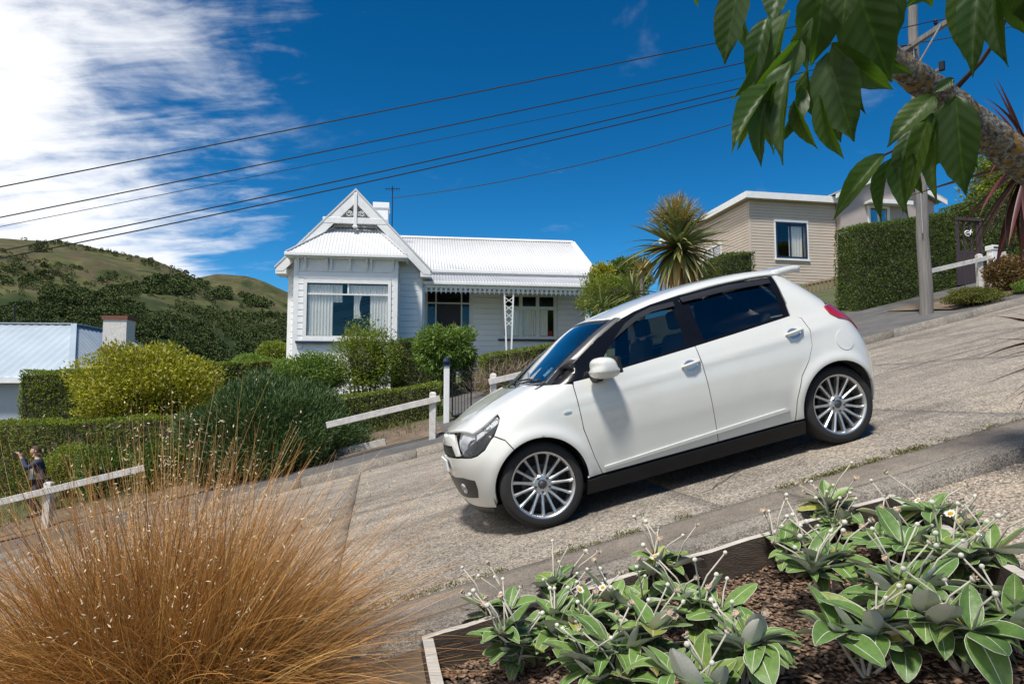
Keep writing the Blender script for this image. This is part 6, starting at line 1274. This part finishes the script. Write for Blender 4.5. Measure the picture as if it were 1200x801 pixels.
simple('seed_pale', (0.62, 0.52, 0.36), (0.46, 0.36, 0.22), 30, .8); simple('stalk_tan', (0.50, 0.31, 0.13), (0.36, 0.20, 0.08), 20, .6)
def ribbons(name, base, d, ln, droop, wd, seg, mat, parent, curl=None):
    n = len(base); d = unit(d); k = np.linspace(0, 1, seg + 1); ln = ln[:, None, None]; K = k[None, :, None]
    side = RNG.normal(0, 1, (n, 3)); side = unit(np.cross(d, side)); drift = (np.zeros((n, 3)) if curl is None else curl)[:, None]
    c = base[:, None] + d[:, None] * ln * K + np.array([0, 0, -1.0]) * (droop[:, None, None] * ln * K ** 2.2) + drift * ln * K ** 2
    hor = np.sqrt(np.maximum(1e-6, 1)); w_ = (wd * (1 - K * .85)) ; a = c - side[:, None] * w_; b_ = c + side[:, None] * w_
    v = np.stack([a, b_], 2).reshape(-1, 3); i = (np.arange(n) * (seg + 1) * 2)[:, None, None] + (np.arange(seg) * 2)[None, :, None]; f = (i + np.array([0, 1, 3, 2])).reshape(-1, 4)
    me = npmesh(name, v, f); at_ = me.attributes.new('along', 'FLOAT', 'POINT'); at_.data.foreach_set('value', np.broadcast_to(k[None, :, None], (n, seg + 1, 2)).ravel().astype(np.float32))
    o = link(name, me, mat, parent); o['kind'] = 'stuff'; return c
tp = at(190, 800, 3.15); tz_ = gz(tp.x, tp.y) - .02; tus = empty('tussock', (tp.x, tp.y, tz_), 0, 'big orange-brown tussock grass with pale seed stalks beside the kerb', 'grass')
n = 14000; az = RNG.uniform(0, 2 * np.pi, n); q = RNG.uniform(0, 1, n); el = np.radians(88 - 66 * q ** 0.8 + RNG.normal(0, 7, n)); d = np.stack([np.cos(el) * np.cos(az), np.cos(el) * np.sin(az), np.sin(el)], -1)
nt_ = 60; ta = RNG.uniform(0, 6.283, nt_); tr_ = .30 * np.sqrt(RNG.uniform(0, 1, nt_)); ti = RNG.integers(0, nt_, n); base = np.stack([tr_[ti] * np.cos(ta[ti]), tr_[ti] * np.sin(ta[ti]), -.02 + 0 * az], -1) + RNG.normal(0, .018, (n, 3)) * np.array([1, 1, 0]); d = unit(d * np.array([.85, .85, 1]) + base * 1.1 + RNG.normal(0, .09, (nt_, 3))[ti])
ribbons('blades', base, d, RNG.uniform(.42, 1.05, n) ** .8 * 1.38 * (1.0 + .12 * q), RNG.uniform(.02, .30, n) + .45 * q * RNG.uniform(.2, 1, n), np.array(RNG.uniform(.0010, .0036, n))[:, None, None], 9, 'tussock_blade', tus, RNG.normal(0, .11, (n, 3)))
n = 1500; az = RNG.uniform(0, 2 * np.pi, n); el = np.radians(RNG.uniform(5, 60, n)); d = np.stack([np.cos(el) * np.cos(az), np.cos(el) * np.sin(az), np.sin(el)], -1)
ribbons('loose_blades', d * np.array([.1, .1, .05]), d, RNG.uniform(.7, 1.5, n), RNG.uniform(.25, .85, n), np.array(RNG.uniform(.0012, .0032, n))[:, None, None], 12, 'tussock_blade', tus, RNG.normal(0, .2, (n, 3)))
# flowering stalks with spikelets
n = 240; az = RNG.uniform(0, 2 * np.pi, n); el = np.radians(86 - 48 * RNG.uniform(0, 1, n) ** 1.5); d = np.stack([np.cos(el) * np.cos(az), np.cos(el) * np.sin(az), np.sin(el)], -1); base = RNG.normal(0, .08, (n, 3)) * np.array([1, 1, 0])
st = MB(); sp_p, sp_d = [], []
c = ribbons('seed_stalks', base, d, RNG.uniform(1.05, 1.62, n), RNG.uniform(.0, .12, n), .0030, 12, 'stalk_tan', tus)
for k in range(n):
    for j in range(7, 13):
        for q in range(2):
            p_ = c[k, j] + RNG.normal(0, .007, 3); sp_p.append(p_ + np.array([0, 0, RNG.uniform(-.05, .05)])); sp_d.append(RNG.normal(0, .6, 3) + np.array([0, 0, .6]))
sp_p = np.array(sp_p); leaf_cloud('spikelets', sp_p, np.array(sp_d), rnd_dir(len(sp_p)), .018 * RNG.uniform(.6, 1.3, len(sp_p)), .006, 'seed_pale', tus)

# ------------------------------------------------------------------ cherry branch overhead
m, t, b = newmat('cherry_leaf'); L = t.links.new; oi = N(t, 'ShaderNodeObjectInfo'); c = ramp(t, oi.outputs['Random'], [(0, (0.035, 0.075, 0.016)), (.5, (0.055, 0.105, 0.020)), (1, (0.075, 0.125, 0.022))])
tc = N(t, 'ShaderNodeTexCoord'); sx = N(t, 'ShaderNodeSeparateXYZ'); L(tc.outputs['Object'], sx.inputs[0]); ab = N(t, 'ShaderNodeMath', operation='ABSOLUTE'); L(sx.outputs[1], ab.inputs[0])
vv = N(t, 'ShaderNodeMath', operation='MULTIPLY_ADD', inp={1: -1.1}); L(ab.outputs[0], vv.inputs[0]); L(sx.outputs[0], vv.inputs[2]); sn_ = N(t, 'ShaderNodeMath', operation='MULTIPLY', inp={1: 48.0}); L(vv.outputs[0], sn_.inputs[0]); si = N(t, 'ShaderNodeMath', operation='SINE'); L(sn_.outputs[0], si.inputs[0])
vein = ramp(t, si.outputs[0], [(.90, (1, 1, 1)), (1.0, (1.22, 1.20, 1.15))]); mid = ramp(t, ab.outputs[0], [(.006, (1.6, 1.5, 1.3)), (.014, (1, 1, 1))])
m1 = N(t, 'ShaderNodeMix', data_type='RGBA', blend_type='MULTIPLY', inp={'Factor': 1.0}); L(c, m1.inputs['A']); L(vein, m1.inputs['B']); m2 = N(t, 'ShaderNodeMix', data_type='RGBA', blend_type='MULTIPLY', inp={'Factor': 1.0}); L(m1.outputs['Result'], m2.inputs['A']); L(mid, m2.inputs['B'])
L(m2.outputs['Result'], b.inputs['Base Color']); b.inputs['Roughness'].default_value = .45; bump(t, b, si.outputs[0], .10, .004)
tr = N(t, 'ShaderNodeBsdfTranslucent'); mt = N(t, 'ShaderNodeMix', data_type='RGBA', blend_type='MULTIPLY', inp={'Factor': 1.0}); L(m2.outputs['Result'], mt.inputs['A']); mt.inputs['B'].default_value = (1.5, 1.7, .5, 1); L(mt.outputs['Result'], tr.inputs[0]); ms = N(t, 'ShaderNodeMixShader', inp={0: .45}); L(b.outputs[0], ms.inputs[1]); L(tr.outputs[0], ms.inputs[2]); L(ms.outputs[0], t.nodes['Material Output'].inputs[0])
m, t, b = newmat('lichen_bark'); L = t.links.new; v_ = coords(t, 'World'); n1_ = tnoise(t, v_, 95, 6, .75); n2_ = tnoise(t, v_, 34, 6, .72, .6)
c1 = ramp(t, n1_, [(.36, (0.03, 0.027, 0.024)), (.48, (0.13, 0.12, 0.11)), (.60, (0.40, 0.39, 0.36))]); f2 = ramp(t, n2_, [(.545, (0, 0, 0)), (.61, (1, 1, 1))]); mx = N(t, 'ShaderNodeMix', data_type='RGBA'); L(f2, mx.inputs['Factor']); L(c1, mx.inputs['A']); mx.inputs['B'].default_value = (0.36, 0.20, 0.035, 1); L(mx.outputs['Result'], b.inputs['Base Color']); b.inputs['Roughness'].default_value = .95; bump(t, b, n1_, 1.0, .012)
simple('twig_bark', (0.075, 0.045, 0.035), (0.045, 0.028, 0.022), 30, .7); simple('petiole', (0.28, 0.09, 0.05), (0.20, 0.08, 0.04), 20, .6)
def cherry_leaf(bend, fold, twist, seed):
    rr = random.Random(seed); rows = 15; cols = [-1, -.66, -.33, 0, .33, .66, 1]; vs_, fs_ = [], []
    for i in range(rows):
        t_ = i / (rows - 1); ww = .5 * .44 * (math.sin(math.pi * t_ ** .78) ** .85 if t_ < .80 else math.sin(math.pi * .80 ** .78) ** .85 * ((1 - t_) / .20) ** 1.35); ww = max(ww, .0015); x = math.sin(t_ * bend) / bend; z = -(1 - math.cos(t_ * bend)) / bend; tw = twist * t_
        for cc in cols:
            jag = (1 + (.05 if (i % 2 and abs(cc) == 1) else 0)); y = cc * ww * jag; h = fold * abs(y) + .02 * math.sin(7 * t_ + 4 * cc + seed) * abs(cc)
            vs_.append((x, y * math.cos(tw) - h * math.sin(tw), z + y * math.sin(tw) + h * math.cos(tw)))
    k = len(cols)
    for i in range(rows - 1):
        for j in range(k - 1): a = i * k + j; fs_.append((a, a + k, a + k + 1, a + 1))
    me = bpy.data.meshes.new('leaf'); me.from_pydata(vs_, [], fs_); me.update(); me.polygons.foreach_set('use_smooth', [True] * len(fs_)); me.materials.append(MATS['cherry_leaf']); return me
CH = [cherry_leaf(b_, f_, w_, i) for i, (b_, f_, w_) in enumerate(((.3, .35, .2), (.6, .5, -.3), (.9, .25, .4), (.45, .7, 0.1), (1.1, .4, -.2)))]
tb = at(1560, 420, 2.3); tree = empty('cherry_tree', (tb.x, tb.y, gz(tb.x, tb.y)), 0, 'cherry tree branch with lichen and hanging serrated leaves overhead', 'tree'); TO = Vector(tree.location)
def T_(px, py, Y): return at(px, py, Y) - TO
def bend(pts, rad, k=3):
    pts = [Vector(p) for p in pts]
    for _ in range(k):
        np_, nr = [pts[0]], [rad[0]]
        for i in range(len(pts) - 1): np_ += [pts[i].lerp(pts[i + 1], .25), pts[i].lerp(pts[i + 1], .75)]; nr += [rad[i] * .75 + rad[i + 1] * .25, rad[i] * .25 + rad[i + 1] * .75]
        pts, rad = np_ + [pts[-1]], nr + [rad[-1]]
    return pts, [r_ * random.uniform(.93, 1.07) for r_ in rad]
mb = MB(); mb.tube(*bend([(0, 0, -.2), (.03, 0, .5), (-.02, -.02, .95), T_(1440, 318, 2.0), T_(1300, 262, 1.55), T_(1205, 196, 1.42), T_(1150, 150, 1.38), T_(1100, 110, 1.34), T_(1060, 82, 1.30), T_(1030, 55, 1.28), T_(985, 18, 1.24), T_(930, -40, 1.2)], [.11, .095, .08, .058, .042, .036, .032, .030, .027, .022, .013, .007], 2), 14); autosmooth(mb.build('branch', 'lichen_bark', tree), 70)
mb = MB(); mb.tube(*bend([(0, -.01, .75), Vector((2.5, 1.9, 2.5)) - TO, Vector((1.9, 1.0, 3.2)) - TO, Vector((.9, .5, 3.6)) - TO, Vector((-.2, .1, 3.5)) - TO], [.075, .06, .045, .03, .01]), 10); mb.tube(*bend([Vector((2.45, 1.8, 2.5)) - TO, Vector((2.9, 1.5, 3.4)) - TO, Vector((2.7, .9, 4.2)) - TO], [.045, .03, .012]), 8); mb.build('limb', 'lichen_bark', tree, True)
def twig(pts, r0, r1=.002): mb = MB(); k = len(pts); mb.tube([T_(*q) for q in pts], [r0 + (r1 - r0) * i / (k - 1) for i in range(k)], 7); return mb.build('twig', 'twig_bark', tree, True)
twig([(1122, 102, 1.34), (1150, 72, 1.3), (1168, 46, 1.26), (1180, 20, 1.22), (1182, -30, 1.18)], .0055); twig([(985, 18, 1.24), (945, 40, 1.18), (938, 62, 1.14), (925, 80, 1.12)], .0045); twig([(930, -40, 1.2), (915, 10, 1.14), (905, 40, 1.1)], .004); twig([(1120, 125, 1.34), (1095, 132, 1.26), (1060, 170, 1.2), (1035, 182, 1.16)], .0045)
def leaf(bx, by, tx, ty, Y, face=0.0, var=None, dy=.0, width=1.0):
    a, b_ = T_(bx, by, Y), T_(tx, ty, Y + dy); d = b_ - a; L0 = d.length; x = d.normalized(); view = (a + TO - Vector((0, 0, CAMZ))).normalized(); z = (-view - x * (-view).dot(x)).normalized(); z = Quaternion(x, face) @ z; y = z.cross(x)
    o = link('leaf', CH[RNG.integers(5)] if var is None else CH[var], None, tree); k = L0 / .97; o.matrix_local = Matrix.Translation(a) @ Matrix((x, y, z)).transposed().to_4x4() @ Matrix.Diagonal((k, k * width * .78, k, 1))
    mb = MB(); mb.tube([a - x * .0 - Vector((0, 0, -.016)) - x * .012, a], [.0014, .0011], 5); mb.build('petiole', 'petiole', o).matrix_parent_inverse = o.matrix_local.inverted()
LV = [(868, -25, 846, 70, 1.0, .3, 0, 1.25), (925, 12, 876, 128, 1.04, .9, 1, .9), (938, 45, 884, 122, 1.0, -.5, 3, 1.0), (930, 70, 900, 178, .98, .75, 3, .8), (948, 30, 925, 60, 1.05, .2, 0, 1.2), (965, -30, 962, 70, .98, -.25, 2, 1.5), (1000, -30, 1038, 92, 1.0, .2, 0, 1.5), (1030, -35, 1030, 80, 1.04, -.3, 4, 1.35), (970, 62, 996, 160, 1.02, .15, 0, 1.45), (975, 50, 1036, 116, 1.0, .5, 1, 1.1), (945, 82, 948, 140, 1.05, .6, 3, 1.0), (930, 118, 952, 178, 1.0, .5, 3, .8), (905, 100, 852, 160, .98, .8, 3, .8), (895, 118, 880, 186, .98, .6, 1, .7), (910, 95, 893, 182, .96, .8, 3, .7), (920, -40, 905, 20, 1.1, .2, 0, 1.2), (958, 90, 985, 158, 1.08, -.2, 0, 1.3), (888, 60, 868, 120, 1.03, -.7, 1, .8),
      (1095, 112, 1043, 162, 1.2, .4, 0, 1.1), (1090, 130, 1050, 205, 1.2, .5, 1, 1.0), (1088, 140, 1052, 245, 1.16, .3, 3, .8), (1060, 172, 1078, 228, 1.18, .3, 0, .9), (1036, 180, 975, 240, 1.14, .5, 1, .7), (1045, 185, 1022, 260, 1.14, .7, 3, .7), (1055, 178, 1055, 250, 1.16, .5, 3, .7), (1120, 112, 1128, 224, 1.18, .15, 0, 1.15), (1115, 118, 1098, 205, 1.22, -.4, 2, 1.2), (1118, 92, 1095, 108, 1.26, .2, 0, 1.3), (1140, 130, 1138, 200, 1.25, .5, 3, .8),
      (900, 20, 872, 100, 1.06, .5, 1, .8), (915, 60, 905, 150, 1.02, .4, 0, .7), (940, 100, 925, 165, 1.03, -.6, 1, .7), (952, 20, 930, 90, .98, .6, 2, .8), (985, 60, 1005, 130, 1.06, .4, 3, .9), (960, 110, 972, 190, 1.0, .7, 1, .7), (870, 10, 882, 75, 1.08, .8, 3, .7), (1005, 40, 1060, 100, 1.08, .6, 1, .6), (890, 130, 862, 175, 1.0, .3, 0, .6), (1070, 150, 1040, 215, 1.15, .8, 1, .6), (1100, 140, 1085, 230, 1.2, .6, 3, .6),
      (1140, -30, 1118, 62, 1.05, .6, 3, .9), (1150, -25, 1128, 75, 1.02, .4, 1, .8), (1165, -20, 1168, 72, 1.04, .5, 3, .8), (1185, -25, 1200, 42, 1.0, .2, 0, 1.3), (1195, -40, 1225, 50, .98, .3, 2, 1.3), (1150, -40, 1135, 20, 1.1, .1, 0, 1.2), (1078, -40, 1088, 12, 1.12, .3, 1, 1.0), (1045, -30, 1044, 14, 1.1, .2, 0, .9), (818, -20, 815, 12, 1.05, .6, 3, .8), (1000, -55, 985, 10, .95, .2, 2, 1.5)]
for bx, by, tx, ty, Y, fc, va, wd in LV: leaf(bx, by, tx, ty, Y, fc, va, RNG.normal(0, .02), wd)
n = 550; dd = rnd_dir(n); q = dd * np.cbrt(RNG.uniform(.05, 1, (n, 1))) * np.array([1.0, .85, .45]) * (1 + .2 * lump(dd, 2.2, 3))[:, None] + np.array([.35, .35, 3.45]) - np.array(TO)
leafmat('cherry_shade_crown', [(0.04, 0.085, 0.017), (0.055, 0.105, 0.02), (0.07, 0.12, 0.022)], .3)
leaf_cloud('crown', q, RNG.normal(0, .5, q.shape) + np.array([0, 0, -.7]), rnd_dir(n), .115 * RNG.uniform(.7, 1.2, n), .055, 'cherry_shade_crown', tree)  # unseen leaf cluster added overhead, sized to shade the hanging leaves in view
for k in range(130):                                           # the crown goes on above the picture
    px, py, Y = RNG.uniform(760, 1650), RNG.uniform(-700, -60), RNG.uniform(.95, 2.0); leaf(px, py, px + RNG.normal(0, 30), py + RNG.uniform(40, 90), Y, RNG.normal(0, .6))

# ------------------------------------------------------------------ the person with the camera
simple('skin', (0.50, 0.30, 0.21), (0.44, 0.26, 0.18), 20, .55); simple('hair_brown', (0.06, 0.035, 0.02), None, 30, .7); simple('jacket_navy', (0.030, 0.045, 0.085), (0.020, 0.03, 0.06), 12, .85, bmp=.3); simple('shirt_white', (0.62, 0.63, 0.64), None, 10, .85); simple('trouser_dark', (0.035, 0.035, 0.045), None, 10, .9); simple('camera_black', (0.02, 0.02, 0.022), None, 20, .5)
def skinned(name, chains, mat, parent, root_i=0, sub=1):
    verts, edges, rad, idx = [], [], [], {}
    for ch in chains:
        prev = None
        for key, co, r_ in ch:
            if key not in idx: idx[key] = len(verts); verts.append(co); rad.append(r_)
            if prev is not None: edges.append((prev, idx[key]))
            prev = idx[key]
    me = bpy.data.meshes.new(name); me.from_pydata(verts, edges, []); o = link(name, me, mat, parent); o.modifiers.new('skin', 'SKIN'); 
    if not me.skin_vertices: me.skin_vertices.new()
    for i, q in enumerate(me.skin_vertices[0].data): q.radius = rad[i] if isinstance(rad[i], tuple) else (rad[i], rad[i]); q.use_root = (i == root_i)
    s_ = o.modifiers.new('sub', 'SUBSURF'); s_.levels = s_.render_levels = sub; o.modifiers['skin'].use_smooth_shade = True; return o
pp = at(46, 552, 13.0); pz = gz(pp.x, pp.y); head_z = at(46, 524, 13.0).z - pz
per = empty('person', (pp.x, pp.y, pz), R(-62), 'person in a navy jacket holding a camera up to their eye behind the rail', 'person'); k = head_z / 1.50
per.scale = (k, k, k)
# faces along -y: knees bent, leaning a little forward, both hands up at the camera
J = dict(pel=(0, .06, .78), sp=(0, .03, .95), ch=(0, -.02, 1.13), nk=(0, -.05, 1.27), hd0=(0, -.07, 1.34), hd=(0, -.08, 1.40))
body = [[('pel', J['pel'], (.15, .11)), ('sp', J['sp'], (.135, .10)), ('ch', J['ch'], (.155, .105)), ('nk', J['nk'], .055), ('hd0', J['hd0'], .055)]]
arms, legs = [], []
for sd, tg_ in ((-1, 'r'), (1, 'l')):
    arms.append([('ch', J['ch'], (.155, .105)), ('sh' + tg_, (sd * .17, -.03, 1.20), .062), ('el' + tg_, (sd * .26, -.20, 1.06), .045), ('wr' + tg_, (sd * .08, -.33, 1.28), .032)])
    legs.append([('pel', J['pel'], (.15, .11)), ('hp' + tg_, (sd * .10, .05, .72), .088), ('kn' + tg_, (sd * .15, -.16, .42), .062), ('an' + tg_, (sd * .16, .05, .09), .042), ('to' + tg_, (sd * .18, -.12, .045), .038)])
hands = []
for sd, tg_ in ((-1, 'r'), (1, 'l')):
    arms[0 if sd < 0 else 1].append(('pm' + tg_, (sd * .065, -.36, 1.36), (.032, .018)))
    for q in range(4): hands.append([('pm' + tg_, (sd * .065, -.36, 1.36), (.032, .018)), (f'f{q}a' + tg_, (sd * (.085 - .0 * q), -.375 - .016 * q, 1.395), .009), (f'f{q}b' + tg_, (sd * .055, -.385 - .016 * q, 1.425), .008), (f'f{q}c' + tg_, (sd * .03, -.388 - .015 * q, 1.43), .007)])
    hands.append([('pm' + tg_, (sd * .065, -.36, 1.36), (.032, .018)), ('t0' + tg_, (sd * .05, -.335, 1.37), .010), ('t1' + tg_, (sd * .03, -.325, 1.385), .008)])
bo = skinned('body', body + arms + legs + hands, 'skin', per)
fat = lambda ch, a: [(k_, c_, tuple(x + a for x in (r_ if isinstance(r_, tuple) else (r_, r_)))) for k_, c_, r_ in ch]
jb = [('pel', (0, .055, .80), (.15, .11)), ('sp', J['sp'], (.135, .10)), ('ch', J['ch'], (.155, .105)), ('nk0', (0, -.035, 1.23), (.075, .065))]
skinned('jacket', [fat(jb, .022)] + [fat(a[:-1], .018) for a in arms], 'jacket_navy', bo); skinned('trousers', [fat([('pel', J['pel'], (.15, .11))] + l_[1:-1], .014) for l_ in legs], 'trouser_dark', bo)
mb = MB(); mb.hexa([(-.05, -.165, .80), (.05, -.165, .80), (.05, -.10, .80), (-.05, -.10, .80)], [(-.06, -.178, 1.16), (.06, -.178, 1.16), (.05, -.10, 1.16), (-.05, -.10, 1.16)]); mb.build('shirt_front', 'shirt_white', bo, bevel=.012)
for sd in (-1, 1): mb = MB(); mb.hexa([(sd * .17 - .05, -.19, 0), (sd * .17 + .05, -.19, 0), (sd * .16 + .045, .10, 0), (sd * .16 - .045, .10, 0)], [(sd * .17 - .04, -.16, .06), (sd * .17 + .04, -.16, .06), (sd * .16 + .04, .09, .10), (sd * .16 - .04, .09, .10)]); mb.build('shoe', 'camera_black', bo, bevel=.02)
bm = bmesh.new(); bmesh.ops.create_uvsphere(bm, u_segments=24, v_segments=18, radius=1.0)
for v in bm.verts:
    x, y, z = v.co; jaw = 1 - .22 * max(0, -z) ; v.co = Vector((x * .075 * jaw, y * .095 * (1 - .1 * max(0, -z)), z * .115)); 
    if y < -.8 and abs(x) < .3 and -.45 < z < .25: v.co.y -= .016 * (1 - abs(x) / .3) * (1 if z < 0 else .5)
    if y < -.7 and .2 < abs(x) < .5 and 0 < z < .3: v.co.y += .010
    if y < -.75 and abs(x) < .35 and -.65 < z < -.5: v.co.y += .006
me = bpy.data.meshes.new('head'); bm.to_mesh(me); bm.free(); hd_ = link('head', me, 'skin', bo, True); hd_.location = (0, -.085, 1.42)
mb = MB()
for sd in (-1, 1): mb.lathe([(.001, -.012), (.016, -.008), (.022, .006), (.010, .012), (.001, .01)], 10, 'X', (sd * .078, .01, 0))
mb.build('ear', 'skin', bo, True).location = hd_.location
bm = bmesh.new(); bmesh.ops.create_uvsphere(bm, u_segments=24, v_segments=16, radius=1.0)
bmesh.ops.delete(bm, geom=[v for v in bm.verts if v.co.z < -.35 or (v.co.y < -.45 and v.co.z < .45)], context='VERTS')
for v in bm.verts: v.co = Vector((v.co.x * .083, v.co.y * .103, v.co.z * .122 + .004)) * (1 + .02 * math.sin(40 * v.co.x + 30 * v.co.z))
me = bpy.data.meshes.new('hair'); bm.to_mesh(me); bm.free(); ho = link('hair', me, 'hair_brown', bo, True); ho.location = hd_.location; ho.modifiers.new('t', 'SOLIDIFY').thickness = .008
cm = empty('handheld_camera', (0, 0, 0), 0, 'small black camera held up by the person behind the rail', 'camera'); M_ = Matrix.Translation(per.location) @ Matrix.Rotation(R(-62), 4, 'Z') @ Matrix.Diagonal((k, k, k, 1)) @ Matrix.Translation((0, -.40, 1.40)); cm.matrix_world = M_
mb = MB(); mb.box(-.065, .065, -.03, .03, -.045, .045); mb.box(-.02, .02, -.028, .028, .045, .062); mb.build('camera_body', 'camera_black', cm, bevel=.006); mb = MB(); mb.lathe([(.034, -.03), (.034, -.085), (.028, -.085), (.026, -.07), (.001, -.068)], 18, 'Y'); mb.build('lens', 'camera_black', cm, True)
